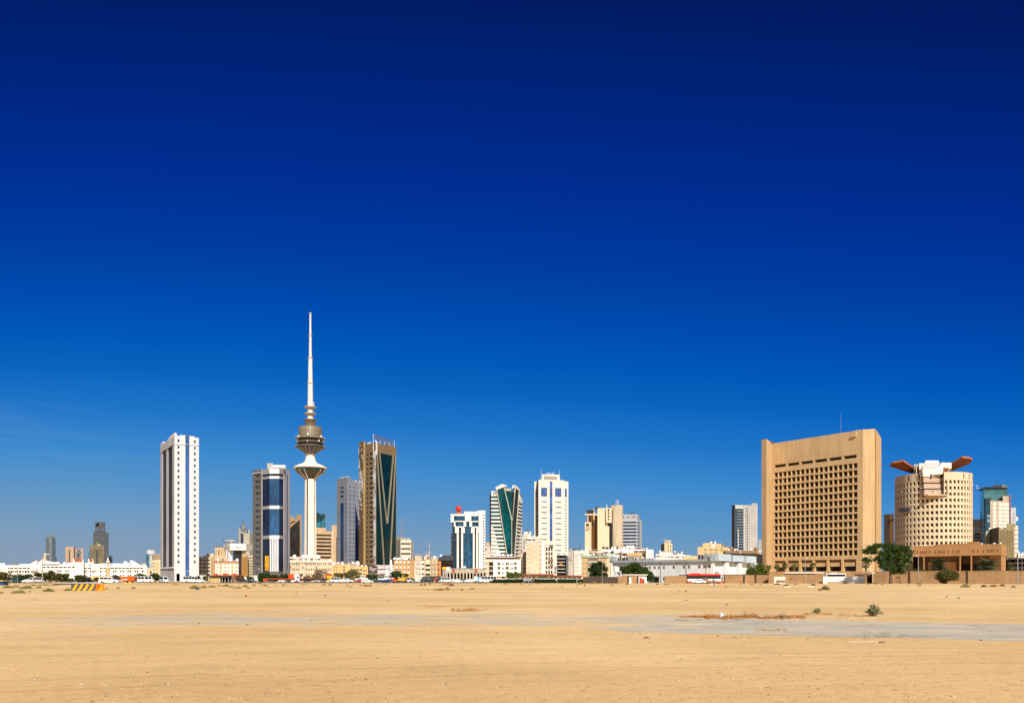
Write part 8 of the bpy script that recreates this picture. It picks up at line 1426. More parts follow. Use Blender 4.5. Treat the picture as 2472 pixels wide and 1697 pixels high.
# dried litter and gravel nobody could count
def litter():
 r = random.Random(11); q = MB(); lf = LF('straw_rust',(.50,.17,.03),(.80,.42,.12)); tw = LF('twig_grey',(.34,.24,.14),(.55,.43,.29))
 def strew(pa,pb,ya,yb,n,s=1.0,m=lf,hmax=.05):
  if m is tw: hmax = .015
  for k in range(n):
   px = r.uniform(pa,pb); f_ = (px - pa) / (pb - pa); py = ya + (yb - ya) * (r.random() if yb - ya > 20 else min(1.1,max(-.1,r.gauss(.5 + .45 * noise.noise((px * .03,ya,2)),.2)))); d = GD(py); x = X(px,d)
   if noise.noise((x * .9,d * .9,4)) < -.3: continue
   c = Vector((x,d,gz(x,d) + r.random() ** 3 * hmax)); v = Vector((r.uniform(-1,1),r.uniform(-1,1),r.uniform(-.1,.45) * (.1 if m is tw else 1))).normalized() * r.uniform(.08,.28) * s; sd_ = Vector((-v.y,v.x,0)).normalized() * .012; q.poly([c - v * .5 - sd_,c - v * .5 + sd_,c + v * .5 + sd_ * .4,c + v * .5 - sd_ * .4],m)
 strew(1640,1800,1486,1492,1500); strew(1700,1945,1485,1496,3400); strew(1795,1825,1482,1490,240,.8,lf,.2); strew(1882,1898,1486,1493,140,.8,lf,.18); strew(1702,1716,1486,1493,120,.8,lf,.15); strew(1940,2010,1479,1486,260); strew(2020,2110,1482,1490,240); strew(1090,1150,1471,1475.5,700,.8,lf,.14); strew(1020,1080,1462,1466,220); strew(1150,1180,1470,1474,120); strew(1820,1900,1516,1525,160,.7,lf,.015); strew(2090,2150,1522,1536,60,1.3,tw); strew(2060,2260,1531,1540,120,1.0,tw); strew(1650,2100,1532,1545,260,.8,tw); strew(1630,1700,1494,1500,160,1,tw); strew(0,2472,1422,1500,2600,.9,tw); strew(0,2472,1422,1490,900,.7,LF('chip_pale',(.55,.5,.42),(.8,.78,.72)),.04); strew(0,2472,1500,1697,520,.5,tw)
 o = link('dry_litter',q.mesh('dry_litter')); o['kind'] = 'stuff'; o['label'] = 'dried straw and twig litter strewn along the concrete'; o['category'] = 'litter'
 q = MB(); ms = [P('pebble_pale',(.62,.46,.27),.9),P('pebble_tan',(.42,.29,.16),.9),P('pebble_dark',(.22,.15,.10),.9)]
 for k in range(4200):
  py = 1412 + 285 * r.random() ** 1.1; d = GD(py); px = r.uniform(-10,2482); x = X(px,d)
  if noise.noise((x * .35,d * .35,8)) < -.05 and r.random() < .75: continue
  s = r.uniform(.006,.021) * (1 + d / 70); c = Vector((x,d,gz(x,d))); m = r.choice((ms[0],ms[1],ms[1],ms[1],ms[2])); a0 = r.uniform(0,6)
  bs = [c + Vector((math.cos(a0 + j * 1.5708) * s * r.uniform(.7,1.3),math.sin(a0 + j * 1.5708) * s,-.003)) for j in range(4)]; t_ = c + Vector((r.uniform(-.3,.3) * s,0,s * r.uniform(.4,.9)))
  for j in range(4): q.poly([bs[j],bs[(j + 1) % 4],t_],m)
 o = link('gravel',q.mesh('gravel')); o['kind'] = 'stuff'; o['label'] = 'scattered small gravel on the sand'; o['category'] = 'gravel'
litter()
def rock_mesh(seed,m):
 r = random.Random(seed); q = MB(); q.ball((0,0,.28),1,m,10,(1,.8,.55)); me = q.mesh('stone')
 for v in me.vertices: v.co *= 1 + .35 * noise.noise(v.co * 1.3 + Vector((seed,0,0)))
 return me
RM = [rock_mesh(k,M(n,c,.95,.25)) for k,(n,c) in enumerate((('stone_grey',(.30,.26,.22)),('stone_tan',(.50,.38,.23)),('stone_pale',(.66,.58,.44)),('stone_brown',(.28,.17,.09))))]
SL = ('dark grey stone lying on the sand','tan stone lying on the sand','pale chalky stone lying on the sand','dark brown clod lying on the sand')
for e in '''912 1589 9 4 0;84 1449 5 3 3;85 1641 9 4 2;76 1671 8 4 1;40 1651 6 4 1;201 1652 8 4 2;195 1651 5 3 2;322 1622 8 4 2;356 1623 6 4 3;256 1657 8 4 2;407 1654 8 4 2;1048 1640 8 4 1;905 1652 6 3 2;884 1640 7 3 3;1069 1651 8 4 2;860 1635 4 3 0;398 1650 5 3 0;715 1433 4 3 3;785 1438 5 4 3;938 1452 5 3 3;480 1505 7 3 3;421 1504 5 4 1;597 1508 7 3 3;807 1433 4 3 1;24 1522 5 3 2;138 1509 4 3 2;1199 1528 6 3 3;1042 1519 6 3 1;1560 1539 9 4 3;1545 1531 5 4 0;1570 1552 6 4 1;1733 1536 6 3 3;1637 1644 8 4 2;1645 1590 4 3 0;2286 1441 5 4 3;2314 1444 7 4 0;2368 1546 8 3 3;1656 1428 5 4 3;1640 1429 4 3 3;1755 1461 8 3 3;1655 1448 10 2 3;2365 1428 6 3 2;1950 1482 5 4 3;1480 1668 4 3 1;2300 1680 12 4 2;1593 1675 6 3 3;1855 1679 4 3 3;223 1694 9 3 3;1729 1588 8 3 2;1252 1433 5 3 2'''.split(';'):
 a = [float(v) for v in e.split()]; d = GD(a[1]); x = X(a[0],d); k = int(a[4]); o = link('stone',RM[k]); s = a[2] * d / F / 2; o.location = (x,d,gz(x,d)); o.scale = (s,s,a[3] * d / F / .9); o.rotation_euler.z = R.uniform(0,6); o['label'] = SL[k]; o['category'] = 'stone'; o['group'] = SL[k].split(' lying')[0] + 's on the sand lot'
def rubbish():
 r = random.Random(4); d = GD(1491); x = X(1742,d); z = gz(x,d); th = Th('plastic_bag','crumpled white plastic bag lying in the dry litter beside the concrete','plastic bag',(x,d),z); q = MB(); q.ball((x,d,z + .09),.105,P('bag_white',(.62,.64,.68),.35),18,(.95,.8,1.0)); o = th.part('film',q)
 for v in o.data.vertices: v.co *= 1 + .28 * noise.noise(v.co * 14)
 for nm,px,py,w,h,dp,col,lab in (('plank',1690,1497.5,60,1.5,.05,(.55,.42,.26),'thin weathered plank lying at the left edge of the concrete slab'),('plank',2080,1492,70,1.6,.08,(.60,.48,.32),'long pale plank lying behind the concrete slab right of the litter'),('plank',2268,1491.5,50,1.5,.08,(.58,.46,.32),'pale plank lying behind the concrete at the right'),('batten',2085,1549,74,1.6,.05,(.68,.58,.42),'long thin pale batten lying on the sand in front of the slab'),('board',1926,1581,86,2.2,.12,(.60,.43,.23),'sand covered board lying in the open sand in front of the slab'),('card',1836,1488,15,2,.2,(.72,.70,.64),'flat white card scrap in the dry litter'),('brick',2130,1551,12,3,.12,(.26,.20,.16),'dark broken block at the end of the thin pale batten'),('pipe_piece',1560,1540.5,16,2,.05,(.30,.13,.07),'short rusty brown stick on the sand left of the slab'),('red_can',594,1441,3,6,.12,(.5,.10,.03),'small upright orange red marker on the sand left of centre'),('blue_scrap',476,1424,8,3,.3,(.05,.14,.28),'small blue cloth scrap on the sand below the white tower'),('grey_lump',1892,1493,9,7,.14,(.16,.16,.16),'dark grey crumpled scrap in the right part of the dry litter'),('white_scrap',1900,1416,14,2,.4,(.75,.74,.70),'flat white scrap before the cream double gate'),('white_scrap',1955,1416,16,2,.5,(.72,.70,.66),'flat pale scrap beside the grey saltbush below the shelter')):
  d = GD(py); x = X(px,d); z = gz(x,d); th = Th(nm,lab,nm.replace('_',' '),(x,d),z); q = MB(); a = r.uniform(-.06,.06); q.box((x,d,z - .005),(w * d / F,dp,max(.012,h * d / F)),M('scrap_%s_%d' % (nm,int(px)),col,.8,.2),a); q.box((x + w * d / F * .2,d,z + max(.012,h * d / F) - .004),(w * d / F * .3,dp * .8,.008),M('scrap_%s_%d' % (nm,int(px)),col,.8,.2),a + .1); th.part('body',q)
rubbish()
# ================================================================ vehicles
TY = P('tyre',(.012,.012,.012),.8); RIM = P('wheel_rim',(.35,.35,.36),.35,.6); GLS = P('car_glass',(.012,.015,.018),.06,0,.6); CHR = P('lamp_clear',(.6,.6,.58),.2); TLR = P('lamp_red',(.35,.015,.01),.3); BUM = P('bumper_black',(.025,.025,.027),.6)
def wheel(th,x,y,r,w,f=None):
 q = MB(); q.tube((x,y - w / 2,r),(x,y + w / 2,r),r,r,TY,16); o = th.part('wheel',q); q = MB(); q.tube((x,y - w / 2 - .012,r),(x,y + w / 2 + .012,r),r * .62,r * .62,RIM,12); th.part('rim',q,o)
def prof(q,pts,y0,y1,m,tap=0.0,zmid=0):
 """side outline (x,z) pushed across the width; upper points lean in by tap"""
 L_ = [(x,y0 + (tap if z > zmid else 0),z) for x,z in pts]; R_ = [(x,y1 - (tap if z > zmid else 0),z) for x,z in pts]; n = len(pts)
 q.poly(L_,m); q.poly(list(reversed(R_)),m)
 for i in range(n): j = (i + 1) % n; q.poly([L_[j],L_[i],R_[i],R_[j]],m)
SH = {   # outlines nose to the right, metres
 'sedan': dict(L=4.5,W=1.75,body=[(-2.2,.3),(2.2,.3),(2.25,.55),(2.15,.78),(1.1,.92),(-1.6,.95),(-2.2,.88),(-2.25,.55)],cab=[(-1.75,.93),(1.15,.91),(.45,1.38),(.1,1.44),(-.75,1.44),(-1.15,1.36)],wh=(-1.35,1.4),r=.32),
 'suv': dict(L=4.9,W=1.9,body=[(-2.4,.45),(2.4,.45),(2.45,.75),(2.35,1.02),(1.3,1.16),(-2.3,1.18),(-2.42,1.0),(-2.45,.6)],cab=[(-2.3,1.16),(1.4,1.14),(.62,1.74),(.3,1.8),(-1.7,1.82),(-2.1,1.72)],wh=(-1.42,1.5),r=.4),
 'van': dict(L=5.0,W=1.85,body=[(-2.45,.35),(2.4,.35),(2.48,.7),(2.35,1.0),(1.75,1.15),(-2.45,1.15)],cab=[(-2.45,1.14),(1.8,1.14),(1.15,1.95),(.8,2.05),(-2.3,2.07),(-2.42,1.95)],wh=(-1.4,1.55),r=.34),
 'minibus': dict(L=6.6,W=2.0,body=[(-3.25,.4),(3.2,.4),(3.28,.8),(3.15,1.25),(2.95,1.32),(-3.25,1.32)],cab=[(-3.25,1.31),(3.0,1.31),(2.45,2.3),(2.1,2.5),(-3.1,2.52),(-3.22,2.4)],wh=(-1.9,2.1),r=.4),
 'pickup': dict(L=5.1,W=1.8,body=[(-2.5,.5),(2.45,.5),(2.5,.8),(2.4,1.02),(1.4,1.12),(-2.5,1.1)],cab=[(-.7,1.1),(1.45,1.1),(.7,1.68),(.4,1.74),(-.45,1.74),(-.65,1.66)],wh=(-1.5,1.55),r=.38)}
def make_car(kind,paint,x,y,z,rz,label,name='parked_car',cat='car',group=None,detail=True,stripe=None):
 s = SH[kind]; hw = s['W'] / 2; th = Th(name,label,cat,(0,0),0,group); q = MB(); prof(q,s['body'],-hw,hw,paint,.06,.9); prof(q,s['cab'],-hw + .06,hw - .06,paint,.14,s['cab'][0][1] + .05); th.part('body',q)
 c = s['cab']; zb,zt = c[0][1] + .08,max(p[1] for p in c) - .12; xf = c[1][0]; xr = c[0][0]; f1 = (c[2][0],c[2][1]); b1 = (c[-1][0],c[-1][1])
 for sg in (-1,1):
  yb,yt = sg * (hw - .05),sg * (hw - .185)
  xfb = xf - (zb - c[1][1]) * (xf - f1[0]) / (f1[1] - c[1][1]) - .18; xft = xf - (zt - c[1][1]) * (xf - f1[0]) / (f1[1] - c[1][1]) - .16; xrb = xr + .16; xrt = b1[0] + .1
  n = {'sedan': 2,'suv': 3,'van': 3,'minibus': 5,'pickup': 1}[kind]
  for k in range(n):
   a,b = k / n + .012,(k + 1) / n - .012; q = MB(); l = lambda t_,u,v: u + (v - u) * t_
   q.poly([(l(a,xrb,xfb),yb,zb),(l(b,xrb,xfb),yb,zb),(l(b,xrt,xft),yt,zt),(l(a,xrt,xft),yt,zt)],GLS); th.part('side_window',q)
 q = MB(); q.poly([(xf + .02,-hw + .22,c[1][1] + .06),(xf + .02,hw - .22,c[1][1] + .06),(f1[0] + .05,hw - .3,f1[1] - .04),(f1[0] + .05,-hw + .3,f1[1] - .04)],GLS); th.part('windscreen',q)
 q = MB(); q.poly([(xr - .02,-hw + .25,zb),(xr - .02,hw - .25,zb),(b1[0] - .03,hw - .3,zt),(b1[0] - .03,-hw + .3,zt)],GLS); th.part('rear_window',q)
 for wx in s['wh']:
  for sg in (-1,1): wheel(th,wx,sg * (hw - .1),s['r'],.22)
 q = MB(); bz = s['body'][0][1]; q.box((0,0,bz - .06),(s['L'] - .3,s['W'] - .25,.14),BUM); th.part('sill',q)
 if detail:
  nx = s['body'][2][0]; tx = s['body'][-1][0]; hz = s['body'][2][1]
  for sg in (-1,1):
   q = MB(); q.box((nx - .06,sg * (hw - .3),hz),(.16,.36,.16),CHR); th.part('headlight',q); q = MB(); q.box((tx + .02,sg * (hw - .16),hz + .1),(.12,.2,.3),TLR); th.part('tail_light',q)
   q = MB(); q.box((xf - .35,sg * (hw + .06),zb + .02),(.14,.18,.13),paint); th.part('door_mirror',q)
 if kind == 'pickup': q = MB(); q.box((-1.6,0,1.02),(1.7,s['W'] - .25,.1),BUM); th.part('load_bed',q)
 if stripe: q = MB(); [q.box((.1,sg * (hw + .005),1.0),(2.3,.02,.07),stripe) for sg in (-1,1)]; th.part('side_stripe',q)
 th.e.location = (x,y,z); th.e.rotation_euler.z = rz; return th
WP = P('paint_white',(.80,.80,.80),.25,0,.5,.04); SP = P('paint_silver',(.45,.46,.47),.3,.3); KP = P('paint_black',(.015,.015,.018),.2,0,.5); NP = P('paint_navy',(.015,.025,.06),.25,0,.5); GP = P('paint_green',(.03,.10,.11),.25,0,.5); RP = P('paint_red',(.36,.02,.015),.25,0,.5); OP = P('paint_orange',(.62,.12,.008),.45,0,.4); YP = P('paint_yellow',(.70,.42,.015),.4,0,.4); BP = P('paint_blue',(.02,.09,.34),.35,0,.4); RO = P('paint_vermilion',(.56,.075,.012),.5,0,.4)
def at(px,d,z=None): x = X(px,d); return x,d,gz(x,d) if z is None else z
def vehicles():
 x,y,z = at(265.5,196); make_car('suv',WP,x,y,z - .05,0,'white four wheel drive car on the sand behind the yellow striped barrier','four_wheel_drive','car',None,True,SP)
 for k,(px,d,kd,pc,rz,lb) in enumerate((
  (20,308,'sedan',KP,1.3,'dark car half hidden under the broad olive tree beside the blue kiosk'),(36,310,'sedan',SP,1.4,'silver car parked right of the dark car by the blue kiosk'),(45,306,'suv',GP,1.45,'dark teal car between the double armed lamps'),(56,310,'sedan',KP,1.5,'dark car parked right of the dark teal car'),(70,306,'sedan',WP,.3,'white car in front of the rounded olive tree'),(79,309,'sedan',WP,.4,'white car parked left of the tall street lamp'),(89,306,'van',WP,1.2,'pale van just left of the tall street lamp'),
  (211,300,'pickup',KP,1.25,'black pickup truck beside the small round tree at the mosque'),
  (332,300,'minibus',WP,.25,'white minibus with dark windows right of the orange crane'),(350,302,'minibus',WP,.2,'second white minibus behind the first, below the low trees'),(395,318,'minibus',WP,-.9,'white minibus turned to the camera at the foot of the tall white tower'),(463,322,'minibus',WP,.05,'white minibus with a cream side below the small green trees'),
  (480,318,'sedan',WP,.2,'white car below the cream flats'),(588,316,'pickup',KP,.2,'dark pickup in front of the cream workshop'),(606,312,'sedan',KP,.2,'black saloon car left of the flatbed lorries'),
  (685,345,'sedan',WP,.1,'white saloon seen under the orange trailer bed'),(705,350,'sedan',WP,.1,'white car seen behind the wheels of the white lorry'),(727,348,'sedan',WP,.1,'white car seen between the two lorries'),(770,348,'sedan',SP,.1,'silver car seen under the dark trailer bed'),
  (814,322,'van',WP,.1,'white van right of the yellow lorry cab'),(826,320,'sedan',WP,.15,'white saloon right of the white van by the yellow cab'),(837,322,'pickup',WP,.1,'white pickup under the big loose tree'),
  (871,318,'sedan',RP,.1,'red car between the white motor boat and the white saloon'),(887,298,'sedan',WP,.05,'white saloon on the near side of the car park below the podium'),(903,322,'sedan',KP,.1,'dark car left of the blue and white boat'),
  (992,318,'van',WP,1.3,'small white van right of the yellow digger'),(991,340,'suv',KP,1.2,'black four wheel drive behind the small white van'),(1000,335,'sedan',WP,.3,'white saloon at the corner of the orange striped flats'),(1007,330,'sedan',SP,.2,'grey saloon left of the dark box lorry'),(1014,334,'sedan',NP,.2,'navy car just left of the dark box lorry'),(1031,296,'suv',KP,.15,'black four wheel drive in front of the dark box lorry'),
  (1065,330,'minibus',WP,1.5,'white minibus right of the dark box lorry'),(1079,326,'van',WP,.1,'white van left of the colonnade columns'),(1091,328,'sedan',GP,.1,'dark green car in front of the colonnade'),(1104,306,'sedan',WP,.1,'white saloon near the blue clad figure by the colonnade'),(1117,318,'sedan',NP,.2,'navy car in front of the middle of the colonnade'),(1126,320,'sedan',KP,.2,'black car right of the navy car before the colonnade'),(1134,316,'sedan',WP,.15,'white saloon left of the blue and white box lorry'),(1141,322,'sedan',WP,.2,'white car just behind the blue and white box lorry'),(1163,312,'sedan',WP,.1,'white saloon right of the blue and white box lorry'),(1178,300,'minibus',WP,3.2,'white minibus at the left end of the clipped hedge'),(1275,290,'sedan',NP,.1,'dark blue car half hidden in the clipped hedge beside the lamp post'),
  (1686,264,'sedan',WP,3.2,'white saloon parked in front of the red bus'),(1700,266,'pickup',P('paint_tan',(.42,.2,.1),.4),0,'tan brown pickup between the white saloon and the walking man'))):
  x,y,z = at(px,d); make_car(kd,pc,x,y,z,rz,lb,{'suv': 'four_wheel_drive','van': 'van','minibus': 'minibus','pickup': 'pickup_truck'}.get(kd,'parked_car'),{'van': 'van','minibus': 'minibus','pickup': 'pickup'}.get(kd,'car'),None,kd in ('minibus','van'))
 for px,kd,pc,lb in ((2245,'sedan',WP,'white car roof showing above the retaining wall before the left date palm'),(2394,'sedan',RP,'red car roof showing above the retaining wall under the right date palm'),(2411,'sedan',WP,'white car roof showing above the retaining wall right of the red one')):
  x,y,z = at(px,300,2.75); make_car(kd,pc,x,y,z,.1,lb,'parked_car','car',None,False)
 f = fr(2110,298,2480,286); q = MB(); q.fbox(f,0,f.L,0,2.76,-22,9,M('terrace_paving',(.40,.28,.16))); o = link('terrace',q.mesh('terrace')); o['kind'] = 'structure'
 # red and white bus
 d = 271; th = Th('city_bus','red and white city bus parked in front of the sand wall','bus',(X(1703.5,d),d)); f = fr(1660,d,1747,d); L = f.L; q = MB(); wt,rd = WP,P('bus_red',(.58,.012,.010),.3,0,.5)
 q.fbox(f,0,L,.95,1.55,-2.5,0,wt); q.fbox(f,0,L,.35,.95,-2.5,0,wt); q.fbox(f,.05,L - .2,1.55,2.62,-2.46,-.04,KP); q.fbox(f,0,L - .6,2.62,3.0,-2.5,0,rd); q.fpoly(f,[(0,3.0),(L - .7,3.0),(L - 1.1,3.2),(.1,3.2)],-2.4,-.1,rd,True); q.fbox(f,L - 1.0,L,1.55,2.7,-2.45,.01,wt); th.part('body',q)
 q = MB(); q.fbox(f,-.01,L + .01,.3,.72,-2.52,.015,rd); th.part('red_skirt',q)
 for k in range(7): q = MB(); a = .25 + k * 1.5; q.fbox(f,a,a + 1.4,1.62,2.55,0,.015,GLS); th.part('side_window',q)
 q = MB(); q.fbox(f,L - .88,L - .1,.6,2.5,.0,.02,P('door_glass',(.25,.22,.18),.2)); th.part('door',q); q = MB(); q.fbox(f,L,L + .02,1.3,2.7,-2.3,-.2,GLS); th.part('windscreen',q)
 q = MB(); q.fbox(f,1.5,4.5,3.2,3.42,-2.0,-.5,rd); th.part('roof_unit',q)
 for u in (2.4,L - 2.8): q = MB(); p = f.P(u,.48,-.1); q.tube(p,(p[0],p[1] - .2,.48),.48,.48,TY,16); o = th.part('wheel',q); q = MB(); q.tube((p[0],p[1] - .19,.48),(p[0],p[1] - .22,.48),.3,.3,RIM,12); th.part('rim',q,o)
 # white coach behind the gate
 d = 276; f = fr(1995,d,2042,d); th = Th('white_coach','white coach with dark windows showing above the white gate','bus',f.P(f.L / 2,0)); L = f.L; q = MB(); zt = f.z(2010,1383.6); q.fbox(f,0,L,.5,zt,-2.5,0,WP); q.fbox(f,L * .25,L * .55,zt,zt + .25,-2,-.4,WP); th.part('body',q); q = MB(); q.fbox(f,.2,L - .2,zt - 1.2,zt - .35,0,.02,GLS); th.part('side_window',q)
 for u in (1.5,L - 1.6): q = MB(); p = f.P(u,.5,-.1); q.tube(p,(p[0],p[1] - .2,.5),.5,.5,TY,14); th.part('wheel',q)
 # two flatbed lorries
 def lorry(pa,pb,d,bed,head,cab,label,cabkind):
  f = fr(pa,d,pb,d); L = f.L; th = Th('flatbed_lorry',label,'lorry',f.P(L / 2,0)); q = MB(); bz = 1.35
  bl = L * .86; q.fbox(f,0,bl,bz,bz + .34,-2.4,0,bed); q.fbox(f,0,L * .1,.62,bz,-2.3,-.1,bed); q.fbox(f,L * .12,L * .9,.95,bz,-1.7,-.7,BUM); th.part('trailer_bed',q)
  q = MB(); hx = L * .69 if cabkind == 'white' else L * .73; q.fbox(f,hx,hx + 2.15,bz + .34,bz + 2.15,-2.3,-.05,head); th.part('headboard_box',q)
  cx = L * .805; q = MB(); cl = L - cx
  if cabkind == 'white': q.fpoly(f,[(cx + 1.0,.55),(L,.55),(L,1.9),(L - .28,2.6),(L - .7,3.3),(L - 1.4,3.75),(L - 1.9,3.7),(L - 2.1,.95)],-2.35,0,cab,True); q.fbox(f,cx + .0,L - 2.1,1.9,3.55,-2.3,-.2,P('sleeper_grey',(.55,.55,.56)))
  else: q.fpoly(f,[(cx + .2,.75),(L,.75),(L,1.65),(L - .25,2.3),(L - .5,2.75),(cx - .5,2.85),(cx - .5,1.7)],-2.35,0,cab,True)
  o = th.part('cab',q); q = MB(); q.fpoly(f,[(L - 1.25,1.75),(L - .35,1.75),(L - .55,2.5),(L - 1.2,2.5)],0,.02,GLS); th.part('side_window',q,o); q = MB(); q.fbox(f,L,L + .08,.5,.85,-2.3,0,BUM); th.part('bumper',q,o); q = MB(); q.fpoly(f,[(L - .02,1.85),(L + .01,1.85),(L - .24,2.55),(L - .27,2.55)],-2.2,-.15,GLS); th.part('windscreen',q,o)
  q = MB(); q.tube(f.P(cx + .5,.75,-.3),f.P(cx + 1.4,.75,-.3),.38,.38,STL,12); th.part('fuel_tank',q)
  for u in (L * .19,L * .275,L * .655,L * .72,L - 1.3):
   q = MB(); p = f.P(u,.52,-.15); q.tube(p,(p[0],p[1] - .3,.52),.52,.52,TY,16); w_ = th.part('wheel',q); q = MB(); q.tube((p[0],p[1] - .28,.52),(p[0],p[1] - .32,.52),.3,.24,RIM,12); th.part('rim',q,w_)
  q = MB(); q.fbox(f,L * .58,L * .60,.1,bz,-.5,-.3,BUM); q.fbox(f,L * .12,L * .16,.5,1.1,-.6,-.1,BUM); th.part('landing_leg',q)
 lorry(635,724,333,RO,P('box_vermilion',(.66,.07,.008),.5),WP,'flatbed lorry with an orange trailer, orange box and white cab','white')
 lorry(722.5,808.5,330,P('bed_maroon',(.14,.035,.02),.6),P('box_brick',(.48,.07,.02),.5),YP,'flatbed lorry with a dark red trailer, brick red box and yellow cab','yellow')
 # boats on the lot
 def boat(pa,pb,d,low,top,label,mastp):
  f = fr(pa,d,pb,d); L = f.L; th = Th('boat',label,'boat',f.P(L / 2,0)); q = MB(); n = 12; hull = lambda z,w_: [f.P(L * (.04 + .96 * k / n) if z > .6 else L * (.08 + .84 * k / n),z + (.35 * (k / n) ** 2 if z > .6 else .15 * (k / n) ** 3),-1.2 + w_ * (1 - (k / n) ** 3)) for k in range(n + 1)]
  for sg in (1,-1): q.grid([hull(.35,.55 * sg),hull(1.15,1.05 * sg)],low,sm=True); q.grid([hull(1.15,1.05 * sg),hull(1.7,1.12 * sg)],top,sm=True)
  a,b = hull(1.7,1.12),hull(1.7,-1.12); q.grid([a,b],top,sm=False); q.poly([f.P(L * .08,.35,-.65),f.P(L * .04,1.7,-.08),f.P(L * .04,1.7,-2.32),f.P(L * .08,.35,-1.75)],low); th.part('hull',q)
  q = MB(); q.fbox(f,L * .45,L * .72,1.7,2.9,-1.9,-.5,top); q.fbox(f,L * .42,L * .76,2.9,3.02,-2.0,-.4,top); o = th.part('cabin',q); q = MB(); [q.fbox(f,L * (.47 + .085 * k),L * (.53 + .085 * k),2.1,2.7,-.5,-.47,GLS) for k in range(3)]; th.part('window',q,o)
  if mastp: q = MB(); q.tube(f.P(L * .56,3.0,-1.2),f.P(L * .56,5.2,-1.2),.28,.22,top,8); q.fbox(f,L * .66,L * .74,2.9,4.3,-1.5,-.9,top); q.fbox(f,L * .02,L * .4,2.6,2.68,-.4,-.32,STL); [q.tube(f.P(L * u,1.7,-.36),f.P(L * u,2.64,-.36),.04,.04,STL,4) for u in (.03,.15,.28,.39)]; th.part('mast',q)
  q = MB(); q.fbox(f,L * .2,L * .8,.0,.4,-1.7,-.7,BUM); th.part('cradle',q)
 boat(910,948.5,318,BP,WP,'wooden boat with a blue hull, white deck and white cabin standing on the lot',True)
 boat(855,886,326,WP,WP,'all white motor boat standing among the parked cars',False)
 # construction machines
 def digger(px,d,col,label,s=1.0,rz=0.0,boom=True):
  x,y,z = at(px,d); th = Th('digger',label,'digger',(0,0),0); q = MB()
  for sg in (-1,1): q.box((0,sg * 1.1,0),(3.4,.5,.75),BUM)
  th.part('track',q); q = MB(); q.box((-.3,0,.9),(2.8,2.3,1.0),col); prof(q,[(-1.7,1.0),(1.0,1.0),(.9,1.9),(-1.2,2.0)],-1.0,1.0,col,.1,1.5); th.part('body',q); q = MB(); prof(q,[(.2,1.9),(1.3,1.9),(1.15,3.0),(.25,3.0)],-1.0,0,col,.08,2.4); o = th.part('cab',q); q = MB(); q.box((.75,-1.0,2.1),(.8,.06,.75),GLS); th.part('window',q,o)
  if boom: q = MB(); q.tube((1.2,.4,1.6),(3.2,.4,3.2),.26,.2,col,6); q.tube((3.2,.4,3.2),(4.6,.4,1.5),.2,.16,col,6); q.box((4.7,.4,.75),(.8,.9,.7),BUM); th.part('boom',q)
  th.e.location = (x,y,z); th.e.rotation_euler.z = rz; th.e.scale = (s,s,s)
 digger(972,312,YP,'yellow digger with its arm lowered right of the boats',.95,0); digger(954,316,RO,'red orange digger half hidden left of the yellow digger',.7,3.0)
 for k,(px,yb,lb,s) in enumerate(((524,1393,'orange machine on the platform above the gatehouse, left of three',.8),(548,1393,'orange machine on the platform above the gatehouse, middle of three',1.0),(570,1393,'orange machine on the platform above the gatehouse, right of three',.85))):
  d = 338; x = X(px,d); th = Th('site_machine',lb,'machine',(x,d),Z(1390.2,d)); z = Z(1390.2,d); q = MB(); q.box((x,d,z),(3.6 * s,1.8,.5),RO); q.box((x - .9 * s,d,z + .5),(1.2 * s,1.4,.7 * s),RO); th.part('body',q); q = MB(); q.tube((x - .8 * s,d,z + .7),(x + .6 * s,d,z + 1.25 * s),.18,.14,RO,6); th.part('boom',q)
 q = MB(); f = fr(506,336,590,336); th = Th('site_platform','low earth platform carrying the orange machines behind the gatehouse','platform',f.P(f.L / 2,0)); q.fbox(f,0,f.L,0,Z(1390.3,336),-6,0,M('earth_brown',(.30,.17,.09))); th.part('bank',q)
 # orange mobile crane, left
 d = 238; f = fr(286,d,323,d); th = Th('mobile_crane','low orange mobile crane with folded boom right of the white four wheel drive','crane',f.P(f.L / 2,0)); L = f.L; q = MB(); q.fbox(f,L * .3,L,.75,1.25,-2.2,0,OP); q.fbox(f,L * .55,L * .95,1.25,1.85,-2.1,-.2,OP); q.fbox(f,L * .78,L,1.0,2.0,-2.1,-.1,OP); th.part('chassis',q); q = MB(); q.tube(f.P(0,1.8,-1),f.P(L * .9,2.15,-1),.3,.38,OP,6); q.tube(f.P(L * .05,1.5,-.7),f.P(L * .6,1.9,-.7),.2,.25,OP,6); th.part('boom',q)
 for u in (.40,.62,.88): q = MB(); p = f.P(L * u,.5,-.1); q.tube(p,(p[0],p[1] - .35,.5),.5,.5,TY,14); th.part('wheel',q)
 for u in (.38,.72): q = MB(); q.fbox(f,L * u,L * u + .9,.1,.7,.25,.7,YP); th.part('outrigger',q)
 # box lorries
 d = 308; f = fr(1017,d,1061,d); th = Th('box_lorry','dark grey box lorry with a red swoosh on its side and a teal cab','lorry',f.P(f.L / 2,0)); L = f.L; q = MB(); q.fbox(f,L * .2,L,.7,2.6,-2.4,0,P('box_charcoal',(.045,.043,.045),.5)); th.part('box',q); q = MB(); q.fpoly(f,[(L * .62,1.0),(L * .74,1.0),(L * .95,2.0),(L * .8,1.9),(L * .7,1.45)],0,.02,P('swoosh_red',(.55,.07,.015),.4)); th.part('swoosh',q); q = MB(); q.fpoly(f,[(0,.6),(L * .19,.6),(L * .19,2.5),(.5,2.5),(.1,1.6)],-2.3,0,P('paint_teal',(.08,.24,.24),.3),True); o = th.part('cab',q); q = MB(); q.fbox(f,.5,1.2,1.5,2.2,0,.02,GLS); th.part('window',q,o)
